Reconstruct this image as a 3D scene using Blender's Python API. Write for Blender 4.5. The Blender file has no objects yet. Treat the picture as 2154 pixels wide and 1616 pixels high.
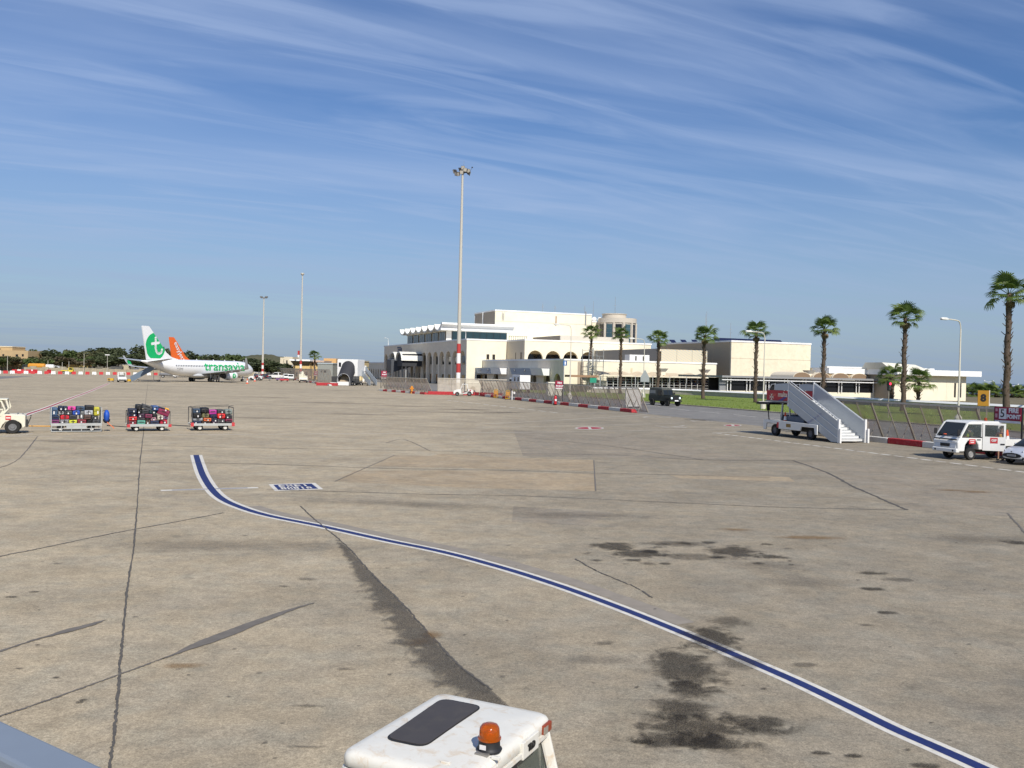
import bpy, bmesh, math, random
from mathutils import Vector, Matrix
random.seed(7)
R_ = math.radians
sc = bpy.context.scene
COL = sc.collection
# ------------------------------------------------------------------ camera
FP, CH, ROLL, PITCH = 1950.0, 4.15, R_(1.29), math.atan(26/1950.0)
PW, PH = 2154, 1616
_F = Vector((0, math.cos(PITCH), -math.sin(PITCH))); _U0 = Vector((0, math.sin(PITCH), math.cos(PITCH)))
_c, _s = math.cos(ROLL), math.sin(ROLL)
_R = Vector((_c, _s*_U0.y, _s*_U0.z)); _U = Vector((-_s, _c*_U0.y, _c*_U0.z))
cam_d = bpy.data.cameras.new('camera'); cam = bpy.data.objects.new('camera', cam_d); COL.objects.link(cam)
cam.matrix_world = Matrix(((_R.x, _U.x, -_F.x, 0), (_R.y, _U.y, -_F.y, 0), (_R.z, _U.z, -_F.z, CH), (0, 0, 0, 1)))
cam_d.sensor_width = 36; cam_d.sensor_fit = 'HORIZONTAL'; cam_d.lens = FP/PW*36
cam_d.clip_start = 0.05; cam_d.clip_end = 90000
sc.camera = cam
# ------------------------------------------------------------------ sky, sun, exposure
SUN_AZ = math.atan2(0.372, -0.928)     # direction towards the sun, clockwise from +Y
SUN_EL = R_(42)
w = bpy.data.worlds.new('World'); sc.world = w; w.use_nodes = True
nt = w.node_tree; nt.nodes.clear()
def N(t, tree=None, **k):
    n = (tree or nt).nodes.new(t)
    for a, b in k.items(): setattr(n, a, b)
    return n
L = lambda a, b: nt.links.new(a, b)
sky = N('ShaderNodeTexSky', sky_type='NISHITA', sun_disc=False, sun_elevation=SUN_EL, sun_rotation=SUN_AZ,
        altitude=60, air_density=1.0, dust_density=0.3, ozone_density=4.0)
tc = N('ShaderNodeTexCoord'); sx = N('ShaderNodeSeparateXYZ'); L(tc.outputs['Generated'], sx.inputs[0])
def wm(op, a, b=None, clamp=False):
    m = N('ShaderNodeMath', operation=op, use_clamp=clamp)
    for i, q in enumerate((a, b)):
        if q is None: continue
        if isinstance(q, (int, float)): m.inputs[i].default_value = q
        else: L(q, m.inputs[i])
    return m.outputs[0]
zc = wm('ADD', wm('MAXIMUM', sx.outputs['Z'], 0.0), 0.10)
cx_, cy_ = wm('DIVIDE', sx.outputs['X'], zc), wm('DIVIDE', sx.outputs['Y'], zc)
cv = N('ShaderNodeCombineXYZ'); L(cx_, cv.inputs[0]); L(cy_, cv.inputs[1])
def cloud(rot, sxx, syy, scale, detail, rough, dist, lo, hi, off):
    mp = N('ShaderNodeMapping'); L(cv.outputs[0], mp.inputs['Vector'])
    mp.inputs['Rotation'].default_value[2] = R_(rot); mp.inputs['Location'].default_value = off
    m2 = N('ShaderNodeMapping'); L(mp.outputs[0], m2.inputs['Vector']); m2.inputs['Scale'].default_value = (sxx, syy, 1)
    n = N('ShaderNodeTexNoise'); L(m2.outputs[0], n.inputs['Vector'])
    n.inputs['Scale'].default_value = scale; n.inputs['Detail'].default_value = detail
    n.inputs['Roughness'].default_value = rough; n.inputs['Distortion'].default_value = dist
    r = N('ShaderNodeMapRange', interpolation_type='SMOOTHSTEP'); L(n.outputs[0], r.inputs[0])
    r.inputs[1].default_value = lo; r.inputs[2].default_value = hi
    return r.outputs[0]
c1 = cloud(-22, 0.28, 1.25, 1.25, 9, 0.50, 1.2, 0.40, 0.70, (1.3, 2.1, 0))
c2 = cloud(-26, 0.36, 1.9, 2.3, 9, 0.55, 1.5, 0.44, 0.72, (4.0, 0.7, 0))
c3 = cloud(-8, 0.5, 0.8, 0.55, 5, 0.55, 0.6, 0.36, 0.72, (0.2, 5.0, 0))
cs = wm('ADD', wm('MULTIPLY', c1, 0.42), wm('MULTIPLY', wm('MULTIPLY', c2, 0.46), wm('ADD', c3, 0.45)))
cs = wm('ADD', cs, wm('MULTIPLY', c3, 0.16))
ve = wm('SUBTRACT', 1.0, wm('ABSOLUTE', wm('MULTIPLY', wm('SUBTRACT', sx.outputs['Z'], 0.135), 9.0)), True)   # pale cirrostratus veil all round
cs = wm('ADD', cs, wm('MULTIPLY', ve, 0.20))
cf = wm('MULTIPLY', wm('SUBTRACT', 1.0, wm('POWER', 2.718, wm('MULTIPLY', cs, -1.35))), 0.86)
hs = N('ShaderNodeHueSaturation'); L(sky.outputs[0], hs.inputs['Color'])
hs.inputs['Saturation'].default_value = 1.20; hs.inputs['Hue'].default_value = 0.510; hs.inputs['Value'].default_value = 1.0
mx = N('ShaderNodeMix', data_type='RGBA', blend_type='MIX'); L(cf, mx.inputs[0]); L(hs.outputs[0], mx.inputs[6])
mx.inputs[7].default_value = (4.5, 5.7, 8.2, 1)
hz = wm('POWER', wm('SUBTRACT', 1.0, wm('MULTIPLY', wm('MAXIMUM', sx.outputs['Z'], 0.0), 3.2), True), 2.0)   # humid haze low over the sea
mh = N('ShaderNodeMix', data_type='RGBA', blend_type='MIX'); L(wm('MULTIPLY', hz, 0.88), mh.inputs[0]); L(mx.outputs[2], mh.inputs[6]); mh.inputs[7].default_value = (2.55, 3.5, 5.0, 1)
bg = N('ShaderNodeBackground'); L(mh.outputs[2], bg.inputs['Color']); bg.inputs['Strength'].default_value = 0.098
ow = N('ShaderNodeOutputWorld'); L(bg.outputs[0], ow.inputs['Surface'])
sd = bpy.data.lights.new('sun', 'SUN'); sd.energy = 4.9; sd.angle = R_(0.53); sd.color = (1.0, 0.955, 0.88)
sun = bpy.data.objects.new('sun', sd); COL.objects.link(sun)
_sd = Vector((math.sin(SUN_AZ)*math.cos(SUN_EL), math.cos(SUN_AZ)*math.cos(SUN_EL), math.sin(SUN_EL)))
sun.rotation_euler = _sd.to_track_quat('Z', 'Y').to_euler(); sun.location = (60, -80, 120)
sc.view_settings.view_transform = 'Standard'; sc.view_settings.look = 'None'
sc.view_settings.exposure = 0.0; sc.view_settings.gamma = 1.0; sc.view_settings.use_curve_mapping = False
sc.render.engine = 'CYCLES'; sc.cycles.transparent_max_bounces = 32

# ------------------------------------------------------------------ measuring: pixel of the photo -> point on a known plane
def ray(x, y): return _F + _R*((x-PW/2)/FP) + _U*(-(y-PH/2)/FP)
def G(x, y, z=0.0):
    d = ray(x, y); t = (z-CH)/d.z
    return Vector((d.x*t, d.y*t, z))
def D(x, y, Y):                                   # point of that pixel's ray at ground distance Y
    d = ray(x, y); t = Y/d.y
    return Vector((d.x*t, Y, CH+d.z*t))
E1, E2, C0 = Vector((.94, .342, 0)), Vector((-.342, .94, 0)), Vector((-12.5, 251.5, 0))
TR = math.atan2(.342, .94)                        # the airport's building grid is turned 20 degrees
def XY(u, v, z=0.0): return C0+E1*u+E2*v+Vector((0, 0, z))

# ------------------------------------------------------------------ materials
MATS = {}
def lin(c): return tuple((v/12.92 if v <= .04045 else ((v+.055)/1.055)**2.4) for v in c)
def hexc(h): return lin(tuple(int(h[i:i+2], 16)/255 for i in (0, 2, 4)))
def mat(name, col, rough=.6, metal=0.0, var=.10, scale=3.0, bump=0.0, bscale=40.0, spec=.4, coat=0.0, dirt=0.0, dcol=(.12, .09, .06)):
    if name in MATS: return MATS[name]
    if isinstance(col, str): col = hexc(col)
    m = bpy.data.materials.new(name); m.use_nodes = True; t = m.node_tree; b = t.nodes['Principled BSDF']
    b.inputs['Roughness'].default_value = rough; b.inputs['Metallic'].default_value = metal
    b.inputs['Specular IOR Level'].default_value = spec; b.inputs['Coat Weight'].default_value = coat
    m.diffuse_color = (*col, 1)
    tc = t.nodes.new('ShaderNodeTexCoord'); n = t.nodes.new('ShaderNodeTexNoise'); t.links.new(tc.outputs['Object'], n.inputs['Vector'])
    n.inputs['Scale'].default_value = scale; n.inputs['Detail'].default_value = 6; n.inputs['Roughness'].default_value = .65
    r = t.nodes.new('ShaderNodeMapRange'); t.links.new(n.outputs[0], r.inputs[0])
    r.inputs[1].default_value = .3; r.inputs[2].default_value = .7; r.inputs[3].default_value = 1-var; r.inputs[4].default_value = 1+var*.6
    v = t.nodes.new('ShaderNodeVectorMath'); v.operation = 'SCALE'; v.inputs[0].default_value = col; t.links.new(r.outputs[0], v.inputs['Scale'])
    out = v.outputs[0]
    if dirt:
        n2 = t.nodes.new('ShaderNodeTexNoise'); t.links.new(tc.outputs['Object'], n2.inputs['Vector'])
        n2.inputs['Scale'].default_value = scale*1.7; n2.inputs['Detail'].default_value = 9; n2.inputs['Roughness'].default_value = .72; n2.inputs['Distortion'].default_value = .6
        r2 = t.nodes.new('ShaderNodeMapRange'); t.links.new(n2.outputs[0], r2.inputs[0]); r2.inputs[1].default_value = .52; r2.inputs[2].default_value = .75
        r2.inputs[4].default_value = dirt
        mx = t.nodes.new('ShaderNodeMix'); mx.data_type = 'RGBA'; t.links.new(r2.outputs[0], mx.inputs[0]); t.links.new(out, mx.inputs[6]); mx.inputs[7].default_value = (*dcol, 1)
        out = mx.outputs[2]
    t.links.new(out, b.inputs['Base Color'])
    if bump:
        nb = t.nodes.new('ShaderNodeTexNoise'); nb.inputs['Scale'].default_value = bscale; nb.inputs['Detail'].default_value = 4
        t.links.new(tc.outputs['Object'], nb.inputs['Vector'])
        bp = t.nodes.new('ShaderNodeBump'); bp.inputs['Strength'].default_value = bump; bp.inputs['Distance'].default_value = .02
        t.links.new(nb.outputs[0], bp.inputs['Height']); t.links.new(bp.outputs[0], b.inputs['Normal'])
    MATS[name] = m
    return m
def leafy(m, amt=.35):
    t = m.node_tree; b = t.nodes['Principled BSDF']; o = t.nodes['Material Output']; tr = t.nodes.new('ShaderNodeBsdfTranslucent'); mx = t.nodes.new('ShaderNodeMixShader')
    src = b.inputs['Base Color'].links[0].from_socket; t.links.new(src, tr.inputs['Color']); mx.inputs[0].default_value = amt
    t.links.new(b.outputs[0], mx.inputs[1]); t.links.new(tr.outputs[0], mx.inputs[2]); t.links.new(mx.outputs[0], o.inputs['Surface']); return m
def glass(name, col=(.02, .025, .03), rough=.04, alpha=1.0):
    if name in MATS: return MATS[name]
    m = bpy.data.materials.new(name); m.use_nodes = True; t = m.node_tree; b = t.nodes['Principled BSDF']
    b.inputs['Base Color'].default_value = (*col, 1); b.inputs['Roughness'].default_value = rough; b.inputs['Specular IOR Level'].default_value = .5
    b.inputs['Alpha'].default_value = alpha; m.diffuse_color = (*col, 1)
    n = t.nodes.new('ShaderNodeTexNoise'); n.inputs['Scale'].default_value = 1.5
    r = t.nodes.new('ShaderNodeMapRange'); r.inputs[3].default_value = rough*.6; r.inputs[4].default_value = rough*1.8+.01
    t.links.new(n.outputs[0], r.inputs[0]); t.links.new(r.outputs[0], b.inputs['Roughness'])
    MATS[name] = m; return m
def emis(name, col, s):
    if name in MATS: return MATS[name]
    m = bpy.data.materials.new(name); m.use_nodes = True; b = m.node_tree.nodes['Principled BSDF']
    b.inputs['Base Color'].default_value = (*col, 1); b.inputs['Emission Color'].default_value = (*col, 1); b.inputs['Emission Strength'].default_value = s
    MATS[name] = m; return m

# ------------------------------------------------------------------ mesh builder
def catmull(pts, n=6):
    out = []; P = [pts[0]]+list(pts)+[pts[-1]]
    for i in range(1, len(P)-2):
        a, b, c, d = (Vector(q) for q in P[i-1:i+3])
        for k in range(n):
            t = k/n
            out.append(.5*((2*b)+(c-a)*t+(2*a-5*b+4*c-d)*t*t+(3*b-a-3*c+d)*t**3))
    out.append(Vector(P[-2])); return out
class MB:
    def __init__(s): s.v = []; s.f = []; s.u = {}
    def add(s, vs, fs):
        o = len(s.v); s.v += [tuple(q) for q in vs]; s.f += [tuple(i+o for i in f) for f in fs]; return s
    def box(s, x0, x1, y0, y1, z0, z1):
        return s.add([(x0,y0,z0),(x1,y0,z0),(x1,y1,z0),(x0,y1,z0),(x0,y0,z1),(x1,y0,z1),(x1,y1,z1),(x0,y1,z1)],
                     [(0,3,2,1),(4,5,6,7),(0,1,5,4),(1,2,6,5),(2,3,7,6),(3,0,4,7)])
    def hexa(s, lo, hi):                          # two quads (4 points each, same winding)
        return s.add(list(lo)+list(hi), [(0,3,2,1),(4,5,6,7),(0,1,5,4),(1,2,6,5),(2,3,7,6),(3,0,4,7)])
    def bar(s, p, q, w, h=None, up=(0,0,1)):
        p, q = Vector(p), Vector(q); h = h or w; d = (q-p).normalized(); up = Vector(up)
        if abs(d.dot(up)) > .99: up = Vector((1,0,0))
        a = d.cross(up).normalized(); b = a.cross(d)
        c = [a*(w/2)*i+b*(h/2)*j for i, j in ((-1,-1),(1,-1),(1,1),(-1,1))]
        return s.hexa([p+k for k in c], [q+k for k in c])
    def tube(s, p, q, r, r2=None, n=8, caps=True):
        p, q = Vector(p), Vector(q); r2 = r if r2 is None else r2; d = (q-p).normalized()
        a = d.orthogonal().normalized(); b = d.cross(a); vs = []
        for c, rr in ((p, r), (q, r2)):
            vs += [c+(a*math.cos(6.28318*k/n)+b*math.sin(6.28318*k/n))*rr for k in range(n)]
        fs = [(k, (k+1)%n, n+(k+1)%n, n+k) for k in range(n)]
        if caps: fs += [tuple(range(n))[::-1], tuple(range(n, 2*n))]
        return s.add(vs, fs)
    def path(s, pts, r, n=6):
        for a, b in zip(pts, pts[1:]): s.tube(a, b, r, n=n)
        return s
    def prism(s, pts, ax, a, b):                  # polygon in the plane across axis ax, from a to b
        k = len(pts)
        put = {'x': lambda p, t: (t, p[0], p[1]), 'y': lambda p, t: (p[0], t, p[1]), 'z': lambda p, t: (p[0], p[1], t)}[ax]
        vs = [put(p, a) for p in pts]+[put(p, b) for p in pts]
        return s.add(vs, [tuple(range(k))[::-1], tuple(range(k, 2*k))]+[(i, (i+1)%k, k+(i+1)%k, k+i) for i in range(k)])
    def lathe(s, prof, n=16, c=(0,0,0), ax='z'):
        vs = []; m = len(prof)
        for k in range(n):
            t = 6.2831853*k/n
            for r, z in prof:
                q = (r*math.cos(t), r*math.sin(t), z)
                if ax == 'x': q = (q[2], q[0], q[1])
                if ax == 'y': q = (q[0], q[2], q[1])
                vs.append((c[0]+q[0], c[1]+q[1], c[2]+q[2]))
        fs = [(k*m+i, ((k+1)%n)*m+i, ((k+1)%n)*m+i+1, k*m+i+1) for k in range(n) for i in range(m-1)]
        return s.add(vs, fs)
    def quad(s, *p): return s.add(p, [tuple(range(len(p)))])
    def ball(s, c, r, n=10, m=6, sc=(1,1,1)):
        vs = [(c[0], c[1], c[2]-r*sc[2])]
        for j in range(1, m):
            a = math.pi*j/m
            vs += [(c[0]+r*sc[0]*math.sin(a)*math.cos(6.28318*k/n), c[1]+r*sc[1]*math.sin(a)*math.sin(6.28318*k/n), c[2]-r*sc[2]*math.cos(a)) for k in range(n)]
        vs.append((c[0], c[1], c[2]+r*sc[2])); T = len(vs)-1
        fs = [(0, 1+(k+1)%n, 1+k) for k in range(n)]
        for j in range(m-2): fs += [(1+j*n+k, 1+j*n+(k+1)%n, 1+(j+1)*n+(k+1)%n, 1+(j+1)*n+k) for k in range(n)]
        fs += [(T, 1+(m-2)*n+k, 1+(m-2)*n+(k+1)%n) for k in range(n)]
        return s.add(vs, fs)
    def loft(s, rings, cap=True):                 # rings: equal-length closed point loops
        n = len(rings[0]); o = [p for r in rings for p in r]; fs = []
        for j in range(len(rings)-1): fs += [(j*n+k, j*n+(k+1)%n, (j+1)*n+(k+1)%n, (j+1)*n+k) for k in range(n)]
        if cap: fs += [tuple(range(n))[::-1], tuple(range((len(rings)-1)*n, len(rings)*n))]
        return s.add(o, fs)
    def mesh(s, name, m, smooth=False):
        me = bpy.data.meshes.new(name); me.from_pydata(s.v, [], s.f)
        b = bmesh.new(); b.from_mesh(me); bmesh.ops.recalc_face_normals(b, faces=b.faces); b.to_mesh(me); b.free()
        if m: me.materials.append(m)
        if smooth:
            for p in me.polygons: p.use_smooth = True
            if smooth != 'all':
                try: me.set_sharp_from_angle(angle=R_(38))
                except Exception: pass
        return me
    def build(s, name, m, parent=None, smooth=False, bevel=0.0, seg=2):
        o = bpy.data.objects.new(name, s.mesh(name, m, smooth)); COL.objects.link(o)
        if parent: o.parent = parent
        if bevel:
            md = o.modifiers.new('bevel', 'BEVEL'); md.width = bevel; md.segments = seg; md.limit_method = 'ANGLE'; md.angle_limit = R_(40)
        return o
def tag(o, label=None, cat=None, group=None, kind=None):
    for k, v in (('label', label), ('category', cat), ('group', group), ('kind', kind)):
        if v: o[k] = v
    return o
def thing(name, label, cat, loc=(0,0,0), rz=0.0, group=None):
    o = bpy.data.objects.new(name, None); COL.objects.link(o); o.location = loc; o.rotation_euler = (0,0,rz)
    o.empty_display_size = .3
    return tag(o, label, cat, group)
def dup(o, parent=None):
    c = o.copy(); COL.objects.link(c)
    if parent is not None: c.parent = parent
    for ch in list(o.children): dup(ch, c)
    return c
def inst(name, me, parent, loc=(0,0,0), rot=(0,0,0), scl=(1,1,1)):
    o = bpy.data.objects.new(name, me); COL.objects.link(o); o.parent = parent
    o.location = loc; o.rotation_euler = rot; o.scale = scl; return o
def text_mesh(txt, size=1.0, ext=.0, bold=0.0, space=1.0, subd=0):
    cu = bpy.data.curves.new('t', 'FONT'); cu.body = txt; cu.size = size; cu.extrude = ext; cu.offset = bold; cu.space_character = space
    cu.align_x = 'CENTER'; cu.align_y = 'CENTER'; cu.resolution_u = 3
    ob = bpy.data.objects.new('t', cu); COL.objects.link(ob)
    me = bpy.data.meshes.new_from_object(ob.evaluated_get(bpy.context.evaluated_depsgraph_get()))
    bpy.data.objects.remove(ob); bpy.data.curves.remove(cu)
    return me
def lettering(name, txt, size, m, parent, loc, rot, bold=0.0, space=1.0, ext=.004):
    me = text_mesh(txt, size, ext, bold, space); me.materials.clear(); me.materials.append(m)
    o = bpy.data.objects.new(name, me); COL.objects.link(o); o.parent = parent; o.location = loc; o.rotation_euler = rot
    return o
# ================================================================== GROUND
def ground_mat(name, c1, c2, c3, big=.09, fine=1.0, rough=.93, side=None):
    m = bpy.data.materials.new(name); m.use_nodes = True; t = m.node_tree; b = t.nodes['Principled BSDF']
    b.inputs['Roughness'].default_value = rough; b.inputs['Specular IOR Level'].default_value = .2
    tc = t.nodes.new('ShaderNodeTexCoord')
    def noise(scale, det, rou, dist=0.0, stretch=None):
        n = t.nodes.new('ShaderNodeTexNoise'); n.inputs['Scale'].default_value = scale; n.inputs['Detail'].default_value = det
        n.inputs['Roughness'].default_value = rou; n.inputs['Distortion'].default_value = dist
        if stretch:
            mp = t.nodes.new('ShaderNodeMapping'); mp.inputs['Scale'].default_value = stretch; mp.inputs['Rotation'].default_value[2] = R_(-8)
            t.links.new(tc.outputs['Object'], mp.inputs[0]); t.links.new(mp.outputs[0], n.inputs['Vector'])
        else: t.links.new(tc.outputs['Object'], n.inputs['Vector'])
        return n.outputs[0]
    def rng(x, a, b2, lo=0.0, hi=1.0):
        r = t.nodes.new('ShaderNodeMapRange'); r.interpolation_type = 'SMOOTHSTEP'; t.links.new(x, r.inputs[0])
        for i, q in zip((1,2,3,4), (a,b2,lo,hi)): r.inputs[i].default_value = q
        return r.outputs[0]
    def mix(f, a, b2, blend='MIX'):
        x = t.nodes.new('ShaderNodeMix'); x.data_type = 'RGBA'; x.blend_type = blend
        for i, q in ((0,f),(6,a),(7,b2)):
            if isinstance(q, (int,float)): x.inputs[i].default_value = q
            elif isinstance(q, tuple): x.inputs[i].default_value = (*q, 1)
            else: t.links.new(q, x.inputs[i])
        return x.outputs[2]
    col = mix(rng(noise(big, 7, .62, .4, (.45, 1.0, 1)), .36, .66), c1, c2)
    col = mix(rng(noise(big*3.1, 8, .7, .8, (.35, 1.0, 1)), .50, .74, 0, .75), col, c3)
    col = mix(rng(noise(1.3, 8, .75, .5), .56, .70, 0, .45), col, tuple(q*.62 for q in c3))        # small scuffs
    col = mix(rng(noise(.9, 6, .6), .55, .75, 0, .30), col, tuple(q*1.16 for q in c1))             # pale worn spots
    def mul(x, a, b2, lo, hi):
        g_ = t.nodes.new('ShaderNodeVectorMath'); g_.operation = 'SCALE'; t.links.new(x, g_.inputs[0]); t.links.new(a, g_.inputs['Scale']); return g_.outputs[0]
    col = mul(col, rng(noise(16, 5, .75), .32, .68, 1-.22*fine, 1+.17*fine), 0, 0, 0)
    col = mul(col, rng(noise(3.2, 7, .72, .4), .34, .66, .87, 1.09), 0, 0, 0)
    col = mul(col, rng(noise(.42, 7, .70, .6), .34, .66, .87, 1.10), 0, 0, 0)
    col = mix(rng(noise(.8, 4, .6), .4, .6), col, mix(1.0, col, (1.02,.995,.955), 'MULTIPLY')); col = mix(rng(noise(1.7, 4, .6), .45, .65), col, mix(1.0, col, (.955,.985,1.01), 'MULTIPLY'))
    col = mul(col, rng(noise(45, 2, .8), .35, .65, 1-.20*fine, 1+.20*fine), 0, 0, 0)
    v = t.nodes.new('ShaderNodeTexVoronoi'); v.inputs['Scale'].default_value = 95; t.links.new(tc.outputs['Object'], v.inputs['Vector'])
    col = mix(rng(v.outputs['Distance'], .05, .5, .34*fine, 0), col, tuple(q*.42 for q in c3))    # aggregate
    v2 = t.nodes.new('ShaderNodeTexVoronoi'); v2.inputs['Scale'].default_value = 2.1; t.links.new(tc.outputs['Object'], v2.inputs['Vector'])
    spot = rng(v2.outputs['Distance'], .03, .075, .6*fine, 0); col = mix(spot, col, tuple(q*.35 for q in c3))
    if side:                                      # multiplies the colour darker and greyer towards +X, edge broken by noise
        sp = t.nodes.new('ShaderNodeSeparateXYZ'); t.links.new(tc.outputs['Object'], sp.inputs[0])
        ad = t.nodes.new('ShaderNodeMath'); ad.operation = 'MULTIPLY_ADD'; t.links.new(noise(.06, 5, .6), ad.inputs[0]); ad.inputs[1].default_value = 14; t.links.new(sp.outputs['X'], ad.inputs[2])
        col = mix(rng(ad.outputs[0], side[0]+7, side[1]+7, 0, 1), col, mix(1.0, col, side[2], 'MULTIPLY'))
    t.links.new(col, b.inputs['Base Color'])
    bp = t.nodes.new('ShaderNodeBump'); bp.inputs['Strength'].default_value = .5; bp.inputs['Distance'].default_value = .008
    t.links.new(noise(110, 3, .6), bp.inputs['Height']); t.links.new(bp.outputs[0], b.inputs['Normal'])
    MATS[name] = m; m.diffuse_color = (*c1, 1); return m
def sheet(name, pts, m, z, parent=None):
    o = MB().add([(p[0], p[1], z) for p in pts], [tuple(range(len(pts)))]).build(name, m, parent)
    return o
def uvs(*q): return [XY(u, v) for u, v in q]
earth = ground_mat('dry earth', (.20,.165,.11), (.16,.14,.085), (.11,.105,.055), .02, .2)
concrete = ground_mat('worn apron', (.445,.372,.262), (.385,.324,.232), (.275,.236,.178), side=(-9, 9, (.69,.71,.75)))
asphalt = ground_mat('road asphalt', (.225,.215,.200), (.205,.196,.184), (.165,.160,.152), .15, .6)
patchm = ground_mat('tan repair concrete', (.385,.305,.205), (.355,.283,.192), (.30,.242,.17), .3, .5)
greym = ground_mat('grey apron resurfacing', (.300,.256,.194), (.272,.234,.180), (.218,.190,.150), .2, .8)
tag(sheet('ground', [(-3000,-300),(600,-300),(600,120),(330,210),(210,290),(150,330),(90,420),(90,1500),(90,3400),(-3000,3400)], earth, -.03), kind='structure')
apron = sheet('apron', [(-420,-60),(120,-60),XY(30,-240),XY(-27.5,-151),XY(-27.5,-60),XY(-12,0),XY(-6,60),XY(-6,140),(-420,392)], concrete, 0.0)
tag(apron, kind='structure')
tag(sheet('taxiway', [G(-400,812),G(0,797.5),G(72,791.6),G(-60,791.5),G(-420,786)], asphalt, .005), kind='structure')
road = tag(sheet('road', uvs((-27.3,-240),(-8,-240),(-8,-60),(-27.3,-60)), asphalt, .006), kind='structure')
tag(sheet('service_road', uvs((-27.3,-59.9),(-8,-59.9),(4,-30),(4,0),(0,5),(0,140),(-14,140),(-16,20),(-27.3,-20)), asphalt, .006), kind='structure')
# grass verge between road kerb and low wall
gm = bpy.data.materials.new('mown grass'); gm.use_nodes = True; t = gm.node_tree; b = t.nodes['Principled BSDF']; b.inputs['Roughness'].default_value = .9
b.inputs['Specular IOR Level'].default_value = .15
n = t.nodes.new('ShaderNodeTexNoise'); n.inputs['Scale'].default_value = .55; n.inputs['Detail'].default_value = 8; n.inputs['Roughness'].default_value = .75
tcg = t.nodes.new('ShaderNodeTexCoord'); t.links.new(tcg.outputs['Object'], n.inputs['Vector'])
r = t.nodes.new('ShaderNodeValToRGB'); r.color_ramp.elements[0].position = .3; r.color_ramp.elements[0].color = (.19,.17,.06,1)
r.color_ramp.elements[1].position = .68; r.color_ramp.elements[1].color = (.205,.245,.05,1); e = r.color_ramp.elements.new(.45); e.color = (.15,.205,.042,1)
t.links.new(n.outputs[0], r.inputs[0]); t.links.new(r.outputs[0], b.inputs['Base Color']); MATS['grass'] = gm
mb = MB(); NU, NV = 26, 120
for i in range(NU+1):
    for j in range(NV+1):
        u = -7.62+36.6*i/NU; v = -240+192*j/NV
        p = XY(u, v); edge = min(1, i/2)
        mb.v.append((p.x, p.y, .10+edge*(.05+.05*math.sin(u*1.7+v*.8)*math.sin(v*.31))))
for i in range(NU):
    for j in range(NV):
        a = i*(NV+1)+j; mb.f.append((a, a+NV+1, a+NV+2, a+1))
verge = mb.build('grass_verge', gm, smooth='all'); tag(verge, kind='structure')
bl = MB(); rg = random.Random(3)                                   # short tufts that break the outline
for k in range(9000):
    u = -7.4+rg.random()**1.5*30; v = -190+rg.random()*120; p = XY(u, v, .1); a = rg.random()*6.28; h = .06+.10*rg.random(); w_ = .05
    d = Vector((math.cos(a), math.sin(a), 0))*w_
    bl.add([p-d, p+d, p+Vector((rg.uniform(-.05,.05), rg.uniform(-.05,.05), h+.06))], [(0,1,2)])
tag(bl.build('grass', gm), label='short green grass growing along the road verge', cat='grass', kind='stuff')
kerbm = mat('kerb stone', (.42,.36,.27), .9, var=.2, scale=1.2, bump=.3)
kb = thing('road_kerb', 'low stone kerb edging the grass verge along the asphalt road', 'kerb', XY(-8,-240), TR)
kme = MB().box(-.02,.38,0.01,2.38,-.03,.14).mesh('kerb_stone', kerbm)
for j in range(78): inst('kerb_stone', kme, kb, (0, j*2.4, 0))

# ---- sheets of paint, seams and stains on the apron
LAY = [0.003]
PL = [0.001]
def pz(): PL[0] += .0002; return PL[0]
def nz(): LAY[0] += .00006; return LAY[0]
paintw = mat('white road paint', (.64,.605,.53), .75, var=.16, scale=7, dirt=.55, dcol=(.28,.25,.2))
paintf = mat('faded white paint', (.50,.46,.40), .8, var=.2, scale=6, dirt=.8, dcol=(.27,.23,.18))
paintb = mat('blue road paint', (.014,.026,.120), .7, var=.22, scale=5, dirt=.45, dcol=(.06,.065,.085))
paintr = mat('red road paint', (.34,.03,.045), .75, var=.2, scale=6, dirt=.4, dcol=(.22,.15,.12))
tar = mat('bitumen seam', (.105,.094,.080), .9, var=.3, scale=5, bump=.4)
tarl = mat('grey crack sealer', (.155,.138,.118), .9, var=.2, scale=4, bump=.3)
def ribbon(name, P, wl, wr, m, z, parent=apron, jit=0.0, rg=random.Random(11)):
    """flat strip along ground points P between signed offsets wl..wr (metres, right of travel positive)"""
    mb = MB(); n = len(P); ja = jb = 0.0
    for i, p in enumerate(P):
        d = (Vector(P[min(i+1,n-1)])-Vector(P[max(i-1,0)])); d.z = 0; d.normalize(); s_ = Vector((d.y, -d.x, 0))
        a = wl(i/(n-1)) if callable(wl) else wl; b2 = wr(i/(n-1)) if callable(wr) else wr
        if jit:
            ja += rg.uniform(-jit, jit)*.7-.35*ja; jb += rg.uniform(-jit, jit)-.35*jb; a += ja*.6; b2 += jb*.6
        q = Vector((p[0], p[1], z)); mb.v += [tuple(q+s_*a), tuple(q+s_*b2)]
    mb.f = [(2*i, 2*i+1, 2*i+3, 2*i+2) for i in range(n-1)]
    return mb.build(name, m, parent)
JR = random.Random(77)
def line(name, px, w_, m, n=6, jit=0.0, parent=apron, sub=True):
    P = [G(*q) for q in px]; P = catmull(P, n*(3 if jit else 1)) if (sub and len(P) > 2) else P
    if jit and sub:
        for i in range(1, len(P)-1): P[i] = P[i]+Vector((JR.uniform(-1,1), JR.uniform(-1,1), 0))*jit*.8
    return ribbon(name, P, -w_/2, w_/2, m, nz(), parent, jit)
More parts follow.
